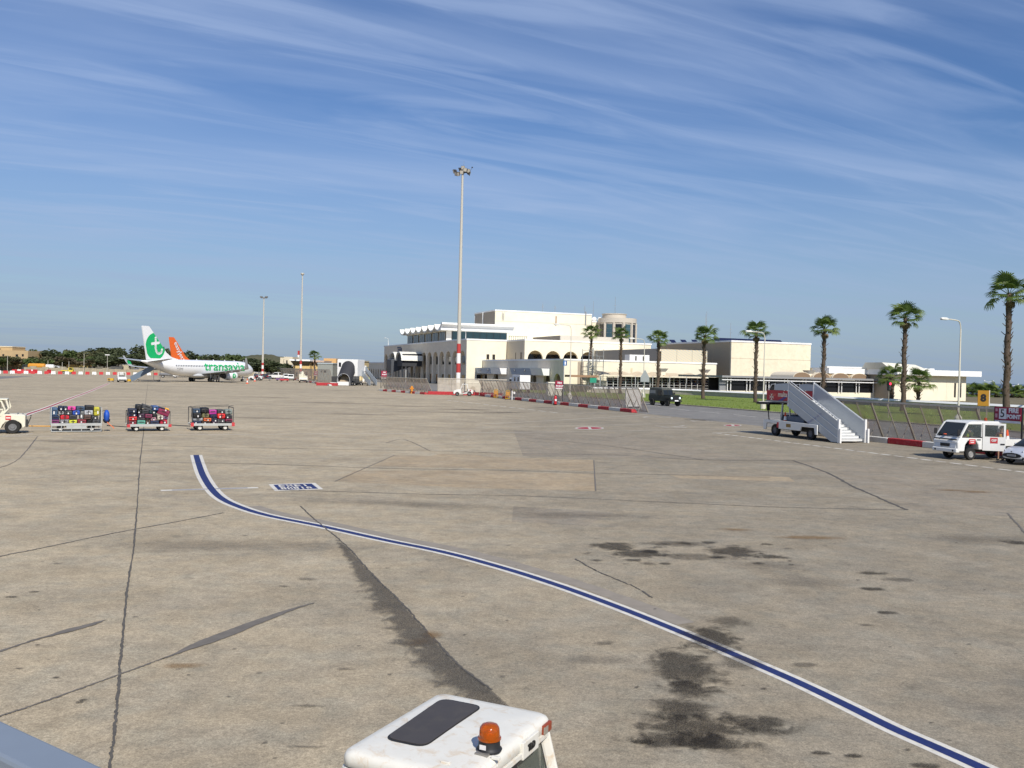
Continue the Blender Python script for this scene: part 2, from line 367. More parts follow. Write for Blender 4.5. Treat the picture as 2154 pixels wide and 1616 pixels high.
blue_px = [(412.5,957.5),(419,979),(427,1000),(442,1025),(465,1048),(505,1067),(565,1085),(675,1107),(800,1134.5),(900,1154.6),(963,1169),(1026,1186),(1089,1204.3),(1152,1224.4),(1215,1246),(1300,1277.5),(1390,1313),(1492,1355),(1590,1397),(1677,1435),(1780,1484),(1877,1532),(1970,1573),(2057,1612),(2150,1656),(2300,1730),(2480,1830)]
BP = catmull([G(*q) for q in blue_px], 8)
ghost = mat('scraped old paint', (.270,.235,.190), .9, var=.15, scale=3)
ribbon('scraped_strip', BP[40:130], -.62, -.24, ghost, nz(), jit=.04)
z0 = nz()
lw = lambda s_: .26-.085*min(1.0, s_*1.5)
ribbon('paint_line', BP, lambda s_: -lw(s_), lw, paintw, z0); ribbon('paint_line', BP, lambda s_: -.47*lw(s_), lambda s_: .47*lw(s_), paintb, nz()+.002)
c0, c1 = G(338,1032), G(543,1026); dd = (c1-c0).normalized()
ribbon('paint_line', [c0, c1], -.15, .15, paintw, nz()); ribbon('paint_line', [c0+dd*.35, c1-dd*.35], -.05, .05, paintb, nz()+.002)
# painted stand marking: white frame, blue field, two rows of white characters read from the far side
mk = [G(*q) for q in ((565,1019),(663,1016),(680,1029.5),(578,1033))]
sheet('stand_marking', mk, paintw, nz(), apron)
inn = [G(*q) for q in ((575,1020.2),(655.5,1017.8),(669.5,1028.4),(585.5,1031.2))]
sheet('stand_marking', inn, paintb, nz()+.002, apron)
O_ = inn[3]; ax_, ay_ = inn[2]-inn[3], inn[0]-inn[3]
def mark_bits(cells, m):
    mb = MB()
    for (x0, x1, y0, y1) in cells:
        mb.quad(*[O_+ax_*x+ay_*y+Vector((0,0,0)) for x, y in ((x0,y0),(x1,y0),(x1,y1),(x0,y1))])
    o = mb.build('stand_lettering', m, apron); o.location.z = LAY[0]+.005; return o
GLY = {'8': ('111','101','111','101','111'), 'B': ('110','101','110','101','110'), 'A': ('010','101','111','101','101'), 'X': ('101','101','010','101','101'), '3': ('111','001','111','001','111'), 'I': ('010','010','010','010','010'), 'L': ('100','100','100','100','111'), 'K': ('101','101','110','101','101')}
cells = []
for row, wd in enumerate(('BXBI', '8K8IA')):
    for k, ch in enumerate(wd):
        x0 = .10+k*(.80/len(wd)); cw = .80/len(wd)*.78/3
        for r_, bits in enumerate(GLY[ch]):
            for c_, bit in enumerate(bits):
                if bit == '1':
                    y1 = .90-row*.45-r_*.074; cells.append((x0+c_*cw, x0+(c_+1)*cw*1.0, y1-.074, y1))
mark_bits(cells, paintw)
# thin taxi-lane and stand lines
line('paint_line', [(-120,921),(0,919),(250,916.4),(500,914),(935,911),(1180,908.8),(1312,906.6),(1445,903.8),(1613,902.3)], .14, paintf)
line('paint_line', [(-60,893),(0,892.4),(150,891),(300,890)], .07, paintf)
line('paint_line', [(1000,899),(1180,896.6),(1372,892),(1440,889.5)], .13, paintf)
line('paint_line', [(1000,893),(1180,883.8),(1334,874),(1383,868.2)], .13, paintf)
line('paint_line', [(1383,868.2),(1428,873),(1500,880),(1613,890.5),(1700,899)], .13, paintf)
line('paint_line', [(1498,911.2),(1560,908.5),(1600,906.6)], .16, paintw)
P0, P1 = G(1508,911.6), G(2300,1012); nn = 30
for i in range(nn):
    a, b2 = P0.lerp(P1, i/nn), P0.lerp(P1, (i+.72)/nn)
    ribbon('paint_dash', [a, a.lerp(b2,.5), b2], -.13, .13, paintw if i % 3 else paintf, nz(), jit=.01)
P0, P1 = G(940,842), G(1180,869.5)
for i in range(13): ribbon('paint_dash', [P0.lerp(P1, i/13), P0.lerp(P1, (i+.7)/13)], -.12, .12, paintw, nz())
P0, P1 = G(1185,870), G(1335,868.8)
for i in range(6): ribbon('paint_dash', [P0.lerp(P1, i/6), P0.lerp(P1, (i+.6)/6)], -.12, .12, paintf, nz())
line('paint_line', [(808,831),(870,832.5)], .5, paintf); line('paint_line', [(738,816),(800,815.5)], .22, paintf, sub=False)
for i in range(7): line('paint_dash', [(738+i*12,816.4+i*.9),(746+i*12,817+i*.9)], .2, paintf, sub=False)
line('paint_line', [(35,881),(60,871),(100,857.5),(150,838),(190,823),(228,807)], .62, paintw)
line('paint_line', [(35,881),(60,871),(100,857.5),(150,838),(190,823),(228,807)], .26, paintr)
line('paint_line', [(150,828.5),(190,828.3)], .25, paintr, sub=False)
line('paint_line', [(5,916),(70,912.5)], .16, paintw, sub=False); line('paint_line', [(5,918.2),(60,915)], .12, paintw, sub=False)
# road centre dashes and lane writing
for a, b2 in (((1352,851),(1388,855)),((1410,859.5),(1450,863.5)),((1470,865),(1514,869.5)),((1543,872.3),(1590,877.5)),((1620,881),(1668,886))):
    line('paint_dash', [a, b2], .16, paintw, sub=False, parent=road)
for px in ([(1352,878),(1372,876.2),(1412,878.4)],[(1353,879),(1385,878.6),(1413,877.6)],[(1380,896),(1410,898.5),(1440,895.5)],[(1392,899.5),(1420,900.4),(1446,898.6)],[(1450,884),(1470,886.5),(1504,885.8)],[(1456,886.6),(1480,884.4),(1500,886.8)]):
    line('paint_scrawl', px, .22, paintf, n=4, jit=.05)
for cx, cy, rx, ry in ((1240,901,31,3.2),(1541,895.2,19,1.9)):
    P = [G(cx+rx*math.cos(k*.3142), cy+ry*math.sin(k*.3142)) for k in range(20)]
    Q = [G(cx+rx*.84*math.cos(k*.3142), cy+ry*.68*math.sin(k*.3142)) for k in range(20)]
    sheet('paint_oval', P, paintf, nz(), apron); sheet('paint_oval', Q, paintr, nz()+.002, apron)
    sheet('paint_bar', [G(cx-4,cy-ry*.7),G(cx+2,cy-ry*.7),G(cx+5,cy+ry*.7),G(cx-1,cy+ry*.7)], paintf, nz()+.004, apron)
# repair patches and resurfaced strips
for px in (((830,958),(1040,961),(1249,968.5),(1250,991),(1000,985),(783,981)), ((745,990),(1000,990),(1253,998),(1253,1033),(980,1026),(705,1013))):
    sheet('repair_patch', [G(*q) for q in px], patchm, pz(), apron)
for px in (((1405,998.5),(1660,1004),(1672,1013.5),(1430,1006)), ((925,955),(1015,958),(1008,963),(905,960))):
    sheet('repair_patch', [G(*q) for q in px], patchm, pz(), apron)
for px in (((1668,969),(1790,975),(1960,988),(2400,1010),(2400,1150),(2154,1088),(1907,1073)), ((1080,905),(1320,915),(1560,963),(1668,969),(1400,965),(1100,960)),
           ((1080,1066),(1290,1078),(1235,1106),(1077,1098))):
    sheet('resurfaced_strip', [G(*q) for q in px], greym, pz(), apron)
# tar seams and cracks
for px, w_, j, m in (
    ([(312,800),(306,850),(302,905),(295,970),(290,1040),(286,1100),(279,1170),(268,1240),(259,1330),(253,1395),(247,1470),(240,1540),(230,1616),(222,1690)], .036, .012, tar),
    ([(-60,1185),(0,1171),(90,1153),(200,1130),(282,1114),(360,1100),(470,1079)], .055, .02, tarl),
    ([(-40,1388),(0,1371),(90,1342),(150,1328)], .05, .015, tarl),
    ([(-30,1522),(0,1508),(60,1488),(140,1460),(240,1424),(330,1391),(350,1383)], .035, .012, tarl),
    ([(632,1065),(655,1087),(685,1112),(730,1150),(780,1205),(840,1264),(900,1330),(960,1395),(1035,1452)], .035, .015, tar),
    ([(0,984),(40,965),(80,918)], .04, .02, tarl), ([(300,937),(520,942),(900,949),(1080,954),(1300,958),(1480,968),(1668,969)], .07, .02, tarl),
    ([(300,973),(520,976),(830,986),(1080,990),(1250,996),(1405,999),(1620,1005)], .06, .02, tarl), ([(560,1030),(700,1034),(900,1040),(1110,1044),(1400,1057),(1660,1068),(1905,1073)], .05, .02, tarl),
    ([(1668,969),(1740,995),(1800,1026),(1907,1073)], .11, .03, tar), ([(1210,1176),(1260,1204),(1335,1235),(1372,1258)], .03, .02, tar),
    ([(812,932),(850,925),(905,949)], .05, .02, tarl), ([(1249,968),(1253,1033)], .05, .015, tarl), ([(705,1013),(830,958)], .04, .015, tarl),
    ([(-30,818),(150,819.5),(300,821),(500,822)], .25, .08, tarl), ([(-30,800),(200,801.6),(420,803)], .2, .06, tarl), ([(560,820),(700,821),(800,822)], .2, .08, tarl),
    ([(2120,1080),(2154,1120),(2200,1180)], .05, .02, tarl), ([(1080,918),(1260,936),(1410,957),(1480,968)], .07, .03, tarl)):
    line('tar_seam', px, w_, m, n=9, jit=j)
def wedge(px, wpx, m):
    P = catmull([G(*q) for q in px], 8); n = len(P)
    ws = catmull([Vector((q, 0, 0)) for q in wpx], 8)
    f = lambda s_: ws[min(int(s_*(n-1)+.5), n-1)].x
    ribbon('sealed_crack', P, lambda s_: -f(s_)*.5, lambda s_: f(s_)*.5, m, nz(), jit=.02)
wedge([(345,1386),(380,1372),(430,1352),(490,1330),(550,1306),(600,1288),(640,1275),(662,1269)], [.04,.10,.22,.26,.18,.12,.07,.02], tarl)
wedge([(60,1350),(100,1340),(150,1326),(190,1315),(224,1304)], [.03,.07,.16,.12,.02], tarl)

# oil stains: irregular sheets whose edge dissolves through noise
def stain_mat(name, col, strength, lo, hi, nscale, speck=0.0):
    m = bpy.data.materials.new(name); m.use_nodes = True; t = m.node_tree; b = t.nodes['Principled BSDF']
    b.inputs['Base Color'].default_value = (*col, 1); b.inputs['Roughness'].default_value = .75; b.inputs['Specular IOR Level'].default_value = .25
    at = t.nodes.new('ShaderNodeAttribute'); at.attribute_name = 'edge'; gp = t.nodes.new('ShaderNodeNewGeometry')
    tc = t.nodes.new('ShaderNodeTexCoord'); n = t.nodes.new('ShaderNodeTexNoise'); n.inputs['Scale'].default_value = nscale; n.inputs['Detail'].default_value = 7
    n.inputs['Roughness'].default_value = .68; n.inputs['Distortion'].default_value = .5; t.links.new(gp.outputs['Position'], n.inputs['Vector'])
    a = t.nodes.new('ShaderNodeMath'); a.operation = 'MULTIPLY_ADD'; t.links.new(n.outputs[0], a.inputs[0]); a.inputs[1].default_value = 1.5
    t.links.new(at.outputs['Fac'], a.inputs[2])
    r = t.nodes.new('ShaderNodeMapRange'); r.interpolation_type = 'SMOOTHSTEP'; t.links.new(a.outputs[0], r.inputs[0])
    r.inputs[1].default_value = lo; r.inputs[2].default_value = hi; r.inputs[3].default_value = strength; r.inputs[4].default_value = 0.0
    out = r.outputs[0]
    if speck:
        v = t.nodes.new('ShaderNodeTexVoronoi'); v.inputs['Scale'].default_value = 60; t.links.new(gp.outputs['Position'], v.inputs['Vector'])
        r2 = t.nodes.new('ShaderNodeMapRange'); t.links.new(v.outputs['Distance'], r2.inputs[0]); r2.inputs[1].default_value = .15; r2.inputs[2].default_value = .6; r2.inputs[3].default_value = 1; r2.inputs[4].default_value = 1-speck
        mu = t.nodes.new('ShaderNodeMath'); mu.operation = 'MULTIPLY'; t.links.new(out, mu.inputs[0]); t.links.new(r2.outputs[0], mu.inputs[1]); out = mu.outputs[0]
    t.links.new(out, b.inputs['Alpha']); MATS[name] = m; m.diffuse_color = (*col, 1); return m
oil = stain_mat('oil stain', (.026,.020,.013), .88, 1.02, 1.50, 3.2, .55)
oil2 = stain_mat('light oil stain', (.055,.046,.036), .55, .98, 1.5, 3.8, .5)
scuff = stain_mat('tyre scuff', (.11,.098,.083), .34, .75, 1.75, 1.3, .3)
rust = stain_mat('rust stain', (.27,.15,.05), .42, .8, 1.6, 1.6)
tarst = stain_mat('bitumen spill', (.060,.054,.047), .90, 1.05, 1.42, 3.4, .62)
def stain(px, rx, ry, m, rot=0.0, name='oil_stain'):
    c = G(*px); mb = MB(); K, J = 20, 4; vals = [0.0]; mb.v.append((0,0,0))
    for j in range(1, J+1):
        for k in range(K):
            a = 6.28318*k/K; s_ = j/J
            x, y = rx*s_*math.cos(a), ry*s_*math.sin(a)
            mb.v.append((x*math.cos(rot)-y*math.sin(rot), x*math.sin(rot)+y*math.cos(rot), 0)); vals.append(s_)
    mb.f = [(0, 1+k, 1+(k+1)%K) for k in range(K)]
    for j in range(J-1): mb.f += [(1+j*K+k, 1+(j+1)*K+k, 1+(j+1)*K+(k+1)%K, 1+j*K+(k+1)%K) for k in range(K)]
    me = mb.mesh(name, m); at = me.attributes.new('edge', 'FLOAT', 'POINT')
    for i, q in enumerate(vals): at.data[i].value = q
    o = bpy.data.objects.new(name, me); COL.objects.link(o); o.parent = apron; o.location = (c.x, c.y, nz()+.002); return o
for px, rx, ry, m, ro in (
    ((1440,1405),.85,1.5,oil,.1),((1500,1345),.75,1.2,oil,-.1),((1535,1308),.55,.6,oil2,0),((1455,1530),1.05,.7,oil,.1),((1425,1560),.95,.42,oil,0),((1560,1395),.5,.6,oil2,.2),
    ((1510,1565),.75,.40,oil,0),((1595,1525),.72,.5,oil,-.3),((1350,1562),.22,.12,oil,0),((1430,1495),.65,.6,oil,0),((1455,1452),.6,.6,oil,.2),
    ((1290,1150),.95,.8,oil,0),((1345,1165),1.1,.9,oil,.3),((1545,1162),.95,1.2,oil,-.3),((1465,1172),1.5,.7,oil2,0),((1625,1172),.7,.4,oil,0),((1420,1145),1.5,.6,oil2,0),
    ((1830,1206),.55,.3,oil,0),((1835,1240),.45,.22,oil,0),((1870,1290),.35,.2,oil,.2),((1890,1220),.6,.35,oil2,0),((2140,1142),.7,.5,oil,0),((1610,1190),1.3,.8,scuff,0),((1700,1225),1.2,.8,scuff,0),
    ((1730,1586),.17,.09,oil,0),((1795,1592),.15,.08,oil,0),((1945,1612),.28,.14,oil,0),((1690,1400),.35,.18,oil2,0),((1825,1316),.22,.13,oil2,0),
    ((648,1219),.33,.20,oil2,0),((600,1234),.2,.12,oil2,0),((650,1487),.42,.09,oil2,0),((645,1573),.34,.07,oil2,0),((385,1402),.45,.2,rust,.1),((72,1246),.16,.10,oil,0),((25,1257),.2,.1,oil,0),
    ((120,1187),.16,.12,oil2,0),((40,1408),.10,.06,oil,0),((118,1427),.08,.06,oil,0),((725,1409),.2,.09,oil2,0),((1275,1355),.3,.2,oil2,.3),((1262,1390),.8,.3,scuff,0),
    ((2050,1035),1.0,.6,rust,0),((1700,1132),1.5,.42,rust,.1),((1550,1115),.7,.3,rust,0),((2000,1032),.9,.5,rust,0),
    ((980,862),4.5,2.6,oil2,0),((1060,868),3.8,2.2,oil2,.2),((1150,858),2.6,1.6,oil2,0),((860,855),7,2.4,scuff,0),((700,848),9,3.0,scuff,0),((1470,884),2.4,2.6,oil2,0),((950,868),9,2.0,scuff,.1),
    ((330,855),6,1.4,scuff,0),((560,836),8,2.5,scuff,0),((760,872),6,1.6,scuff,.1),((560,880),6,1.5,scuff,0),((160,870),5,1.1,scuff,0),((720,822),6,1.6,oil2,0),((600,805.5),9,2.2,oil2,0),((120,928),3.5,1.0,scuff,.1),
    ((500,1150),4.5,1.2,scuff,.1),((1230,1085),3.2,1.0,scuff,0),((850,1060),5,1.0,scuff,-.1),((2050,1135),2.4,1.0,scuff,0)):
    stain(px, rx, ry, m, ro)
rg = random.Random(21)
for k in range(60):
    x, y = rg.uniform(30,2120), 1120+rg.random()**1.3*470
    if 690 < x < 1180 and y > 1430: continue
    s_ = .025+.045*rg.random()
    stain((x, y), s_*1.4, s_, oil if k % 3 else oil2, rg.random())
for k in range(30):
    x, y = rg.uniform(1230,1680), rg.uniform(1138,1190); s_ = .09+.2*rg.random(); stain((x, y), s_*1.3, s_, oil if k % 2 else oil2, 0)
# broad bitumen spill feathering out to one side of the diagonal seam
def spill():
    P = catmull([G(*q) for q in ((700,1124),(735,1156),(780,1205),(840,1264),(900,1330),(960,1395),(1035,1452),(1110,1520))], 6)
    n = len(P); mb = MB(); vals = []; K = 6
    for i, p in enumerate(P):
        d = P[min(i+1,n-1)]-P[max(i-1,0)]; d.z = 0; d.normalize(); s_ = Vector((d.y,-d.x,0)); f = i/(n-1)
        w_ = .12+.85*math.sin(min(1,f*1.25)*math.pi*.62)**1.6
        for k in range(K+1):
            q = p-s_*(-.03)+s_*(w_*k/K)*1.0; mb.v.append((q.x, q.y, 0)); vals.append(max(k/K*.95, 1-f*6, (f-.93)*12))
    mb.f = [(i*(K+1)+k, i*(K+1)+k+1, (i+1)*(K+1)+k+1, (i+1)*(K+1)+k) for i in range(n-1) for k in range(K)]
    me = mb.mesh('bitumen_spill', tarst); at = me.attributes.new('edge', 'FLOAT', 'POINT')
    for i, q in enumerate(vals): at.data[i].value = q
    o = bpy.data.objects.new('bitumen_spill', me); COL.objects.link(o); o.parent = apron; o.location.z = nz()+.003
spill()
stain((880,1352), .35, .35, rust, .3); stain((905,1338), .3, .35, rust, .3)
# ================================================================== TERMINAL BUILDINGS (all on the 20 degree grid)
cream = mat('cream painted wall', (.80,.735,.565), .85, var=.07, scale=.35, dirt=.28, dcol=(.66,.54,.36))
white = mat('white coping paint', (.84,.83,.79), .7, var=.04, scale=1)
shadew = mat('shaded stone arcade wall', (.80,.70,.545), .9, var=.08, scale=.7, dirt=.15, dcol=(.33,.29,.23))
sand = mat('honey sandstone', (.80,.715,.53), .9, var=.10, scale=.6, dirt=.55, dcol=(.70,.50,.29), bump=.15, bscale=6)
brown = mat('brown vault soffit', (.23,.155,.095), .85, var=.1)
darkin = mat('dark interior', (.020,.016,.014), .6, var=.3, scale=1)
dgl = glass('dark window glass', (.012,.013,.016), .06)
tgl = glass('teal curtain glass', (.05,.10,.12), .05)
bluep = mat('pale blue hood panel', (.36,.42,.50), .55, var=.06)
grm = mat('grey metal trim', (.30,.30,.30), .5, metal=.3, var=.08)
whm = mat('white painted metal', (.78,.77,.74), .45, var=.05, dirt=.08)
steel = mat('galvanised steel', (.42,.42,.41), .45, metal=.6, var=.12, scale=5)
tanc = mat('tan canvas awning', (.60,.49,.34), .9, var=.12, scale=1.5, dirt=.3, dcol=(.40,.28,.17))
def bldg(name, label, u, v): return thing(name, label, 'building', XY(u, v), TR)
def arch_poly(x0, x1, xa, xb, zs, rise, ztop, n=12, z0=0.0):
    c, rx = (xa+xb)/2, (xb-xa)/2
    p = [(x0,z0),(xa,z0),(xa,zs)]+[(c-rx*math.cos(math.pi*k/n), zs+rise*math.sin(math.pi*k/n)) for k in range(1, n)]
    return p+[(xb,zs),(xb,z0),(x1,z0),(x1,ztop),(x0,ztop)]
# ---- main block with the tall two-storey arcade
T = bldg('terminal_block', 'long cream terminal block with tall shaded two-storey arches along one side', 0, 0)
BAY = 7.0
bay_me = MB().prism(arch_poly(0, BAY, .62, BAY-.62, 6.9, 2.75, 12.45), 'x', 0.0, .75).mesh('arch_bay', shadew)
up_me = MB().box(2.55,2.7,2.2,4.8,5.9,8.4).mesh('upper_window', dgl); dn_me = MB().box(2.55,2.7,2.1,4.9,.05,2.9).mesh('doorway', dgl)
for k in range(15):
    inst('arch_bay', bay_me, T, (0, .5+k*BAY, 0))
    if not 7 <= k <= 9: inst('upper_window', up_me, T, (0, .5+k*BAY, 0))
    inst('doorway', dn_me, T, (0, .5+k*BAY, 0))
MB().box(2.7,3.2,.55,106.2,0,12.4).build('recessed_wall', shadew, T)
MB().box(.76,2.68,.55,106.1,11.9,12.4).box(.76,2.68,105.5,106.1,0,11.9).build('arcade_ceiling', shadew, T)
MB().box(0,48,0,.49,0,12.45).build('front_wall', cream, T)
MB().box(47.5,48,.5,106,0,12.45).box(3.2,47.5,105.5,106,0,12.45).build('rear_wall', cream, T)
MB().box(3.2,47.5,.5,105.5,11.7,12.3).build('roof', white, T)
MB().box(-.12,.9,-.12,106.2,12.45,12.85).box(.9,48.1,-.12,.9,12.45,12.85).build('coping', white, T)
for x in (5.7, 7.4):
    wn = MB().box(x,x+.8,-.015,.2,7.35,8.75).build('window', darkin, T)
MB().box(3.0,5.9,-.02,.3,0.05,3.1).build('doorway', darkin, T)
MB().box(4.2,4.75,-.06,-.03,.2,3.0).build('door_leaf', mat('ochre door', (.45,.27,.08), .7), T)
hood_m = mat('white hood shell', (.74,.72,.64), .7, var=.06)
for y0 in (47, 56.2):                                            # two half-barrel hoods over the jetway bays
    r = 4.3; n = 12
    prof = [(y0+r+r*math.cos(math.pi*k/n), 6.9+2.9*math.sin(math.pi*k/n)) for k in range(n+1)]
    inn_ = [(y0+r+(r-.3)*math.cos(math.pi*k/n), 6.85+2.6*math.sin(math.pi*k/n)) for k in range(n, -1, -1)]
    MB().prism(prof+inn_, 'x', -7.0, -.02).build('hood', hood_m, T)
jm = mat('jetway dark rubber', (.035,.036,.04), .7)
MB().hexa([(-6.5,47.8,5.1),(-.1,47.8,5.1),(-.1,55.2,5.1),(-6.5,55.2,5.1)], [(-6.5,47.8,9.0),(-.1,47.8,9.2),(-.1,55.2,9.2),(-6.5,55.2,9.0)]).build('jetway', jm, T)
MB().hexa([(-8,57,2.9),(-.1,57,5.4),(-.1,64,5.4),(-8,64,2.9)], [(-8,57,7.2),(-.1,57,9.2),(-.1,64,9.2),(-8,64,7.2)]).build('jetway', mat('jetway grey bellows', (.075,.08,.09), .6), T)
for y in (49, 54, 59, 63): MB().box(-5.2,-4.8,y,y+.35,0,5.1).build('jetway_leg', steel, T)
MB().box(-6.4,-6.2,48,55,6.2,6.4).box(-6.4,-6.2,48,55,7.6,7.75).build('jetway_rail', steel, T)
# airport crest-like sign of stacked blue strokes
sb = mat('navy sign', (.03,.04,.11), .5)
mb = MB()
for k, (a, b2) in enumerate(((0,5.6),(.2,4.4),(0,4.6),(.3,4.2))): mb.box(-.14,-.02,78+a,78+b2,11.5-k*.62,11.92-k*.62)
mb.box(-.14,-.02,76.6,77.6,9.6,11.6)
mb.build('wall_sign', sb, T)
def gooseneck(name, label, loc, h, arm, rz, head=.5, m=None, group=None, base=False, r=.085):
    m = m or mat('cream lamp post', (.62,.58,.48), .55, var=.06)
    t_ = thing(name, label, 'street lamp', loc, rz, group)
    q = MB(); q.tube((0,0,0),(0,0,h-arm*.35), r*1.25, r*.75, 10)
    arc = [Vector((0,0,h-arm*.35)), Vector((-arm*.06,0,h-arm*.12)), Vector((-arm*.25,0,h)), Vector((-arm,0,h+.06))]
    q.path(catmull(arc, 4), r*.65, 8); q.build('pole', m, t_, True)
    hd = MB(); L_ = head
    hd.loft([[(-arm+.12-x, yy*wd, h+.06+zz*hh) for yy, zz in ((-.5,-.4),(.5,-.4),(.5,.2),(.25,.6),(-.25,.6),(-.5,.2))] for x, wd, hh in ((0,.16,.12),(L_*.35,.30,.22),(L_,.34,.2),(L_*1.25,.2,.1))])
    hd.build('lamp_head', mat('lamp head shell', (.72,.71,.66), .4), t_)
    MB().box(-arm-L_*1.02,-arm-L_*.15,-.12,.12,h-.055,h-.02).build('lens', mat('lamp lens', (.35,.36,.36), .2), t_)
    if base: MB().lathe([(.0,0),(.36,0),(.34,.75),(.14,1.05),(0,1.05)], 10).build('base', m, t_)
    return t_
gooseneck('roof_lamp', 'white gooseneck lamp at the far end of the terminal parapet', XY(.5,101,12.85), 2.7, 2.4, TR+.9, .7, whm)
gooseneck('roof_lamp', 'white gooseneck lamp on the terminal roof beside the glazed pavilion', XY(1.5,6,12.85), 2.4, 1.6, TR+.5, .5, whm)

# ---- glazed rooftop pavilion under a scalloped roof
Pv = thing('rooftop_pavilion', 'white rooftop pavilion with a scalloped roof of upturned vaults and dark glazing', 'pavilion', XY(0,21,12.3), TR)
NVA, VW = 7, 7.55
me = MB(); n = 14; cc = VW/2
top_ = [(cc-(cc-.22)*math.cos(math.pi*k/n), 5.55-1.75*math.sin(math.pi*k/n)) for k in range(n+1)]
bot_ = [(cc-cc*math.cos(math.pi*k/n), 5.45-2.05*math.sin(math.pi*k/n)) for k in range(n, -1, -1)]
vme = me.prism(top_+bot_, 'x', -1.4, 20.2).mesh('roof_vault', mat('scallop roof white', (.80,.78,.70), .8, var=.04))
for k in range(NVA): inst('roof_vault', vme, Pv, (0, .35+k*VW, 0))
MB().prism([(-.9,5.75),(.36,5.75),(.36,5.2),(.1,4.6),(-.1,5.1),(-.9,5.25)], 'x', -1.45, 21.3).build('roof_fascia', white, Pv)
MB().hexa([(-1.45,.36,3.6),(21.0,.36,3.6),(21.0,3.3,3.45),(-1.45,3.3,3.45)], [(-1.45,.36,5.3),(21.3,.36,5.3),(21.3,3.3,3.9),(-1.45,3.3,3.9)]).build('soffit', white, Pv)
for k in range(6):
    y = 3.4+k*8.1
    MB().box(1.02,1.3,y+1.0,y+7.3,.55,3.35).build('window', dgl, Pv)
    for q in range(4): MB().box(.96,1.02,y+1.0+q*2.05,y+1.1+q*2.05,.55,3.35).build('mullion', mat('white mullion', (.6,.6,.56), .6), Pv)
MB().box(1.3,1.6,3.3,53,.4,3.9).box(1.0,1.3,3.3,53,0,.55).box(1.0,1.3,3.3,53,3.35,3.9).build('side_wall', cream, Pv)
MB().box(1.0,2.6,3.0,3.3,.4,4.0).build('corner_pier', white, Pv)
for k in range(8):
    x = 2.9+k*2.15
    MB().box(x+.06,x+2.09,3.12,3.2,.45,3.5).build('pane', tgl, Pv)
    MB().box(x-.06,x+.06,3.05,3.25,.45,3.6).build('mullion', mat('dark mullion', (.04,.05,.06), .5), Pv)
MB().box(2.6,20.1,3.22,3.5,.4,3.9).build('inner_wall', mat('pavilion interior', (.30,.32,.32), .8), Pv)
rl = MB()
for k in range(9): rl.box(20.4+k*.7,20.5+k*.7,2.0,2.1,.5,2.6)
rl.box(20.3,26.3,2.0,2.08,2.5,2.62); rl.build('railing', mat('dark railing', (.06,.07,.06), .5), Pv)

# ---- tall windowless block, annex and round tower behind
Tb = bldg('stage_block', 'tall windowless cream block rising behind the scalloped pavilion', 20.4, 36.4)
MB().box(0,33.4,0,.5,12.0,23.2).build('front_wall', cream, Tb)
MB().box(0,.5,.5,21.5,12.0,23.2).build('side_wall', mat('weathered shade-brown render', (.36,.30,.235), .9, var=.12, dirt=.3, dcol=(.26,.21,.16)), Tb)  # brown stands for this face's shade, painted into its colour; dirt noise on top
MB().box(32.9,33.4,.5,21.5,12,23.2).box(.5,32.9,21,21.5,12,23.2).build('rear_wall', cream, Tb)
MB().box(.5,32.9,.5,21,22.4,22.9).build('roof', white, Tb)
MB().box(-.15,33.5,-.15,.6,23.2,23.6).box(-.15,.6,.6,21.6,23.2,23.6).build('coping', white, Tb)
MB().box(.3,33.2,-.03,-.005,20.0,20.08).build('wall_joint', mat('joint shadow stone', (.42,.36,.27), .9), Tb)
MB().tube((-.12,12,19.5),(-.12,12,23.4),.22,n=8).build('downpipe', white, Tb)
MB().tube((-.1,20.8,20),(-.1,20.8,22.6),.18,n=8).build('downpipe', white, Tb)
lad = MB()
for k in range(8): lad.tube((2.3,-.25,20.4+k*.3),(2.85,-.25,20.4+k*.3),.03,n=5)
lad.tube((2.3,-.25,20.3),(2.3,-.25,22.9),.04,n=5).tube((2.85,-.25,20.3),(2.85,-.25,22.9),.04,n=5).build('ladder', grm, Tb)
MB().box(20.6,20.9,-.2,-.02,19.4,22.4).build('vent_slot', mat('rusty vent', (.30,.16,.09), .8), Tb)
MB().box(31.0,31.35,-.3,-.05,20,24.3).build('mast_bracket', grm, Tb)
Ta = bldg('roof_annex', 'lower cream annex between the tall block and the round tower', 54.0, 36.4)
MB().box(0,9.5,0,12,12,20.9).build('wall', mat('patched cream wall', (.78,.70,.52), .85, var=.06, scale=.4, dirt=.3, dcol=(.70,.47,.25)), Ta)
MB().box(-.1,9.6,-.12,.5,20.9,21.3).build('coping', white, Ta)
for k, x in enumerate((1.2,3.3,5.4)):
    dsh = thing('satellite_dish', 'small white satellite dish on the annex roof beside the round tower', 'dish', XY(54+x,37.2,20.9), TR, 'dishes on the annex roof')
    MB().lathe([(0,-.1),(.4,-.05),(.75,.15),(.9,.36)], 14, (0,-.1,1.0), 'y').build('reflector', whm, dsh, True)
    MB().tube((0,.1,0),(0,.1,1.0),.07).build('stand', grm, dsh)
Tc = bldg('round_tower', 'round beige tower with tall dark windows between pilasters', 61.5, 33)
cyl = mat('beige tower render', (.56,.50,.41), .85, var=.06)
MB().lathe([(0,11.8),(6.0,11.8),(6.0,20.6),(6.25,20.7),(6.25,22.2),(0,22.2)], 40).build('drum', cyl, Tc, True)
MB().lathe([(0,22.2),(3.9,22.2),(3.9,23.4),(4.1,23.5),(4.1,23.7),(0,23.7)], 32, (-1.2,0,0)).build('lantern', cyl, Tc, True)
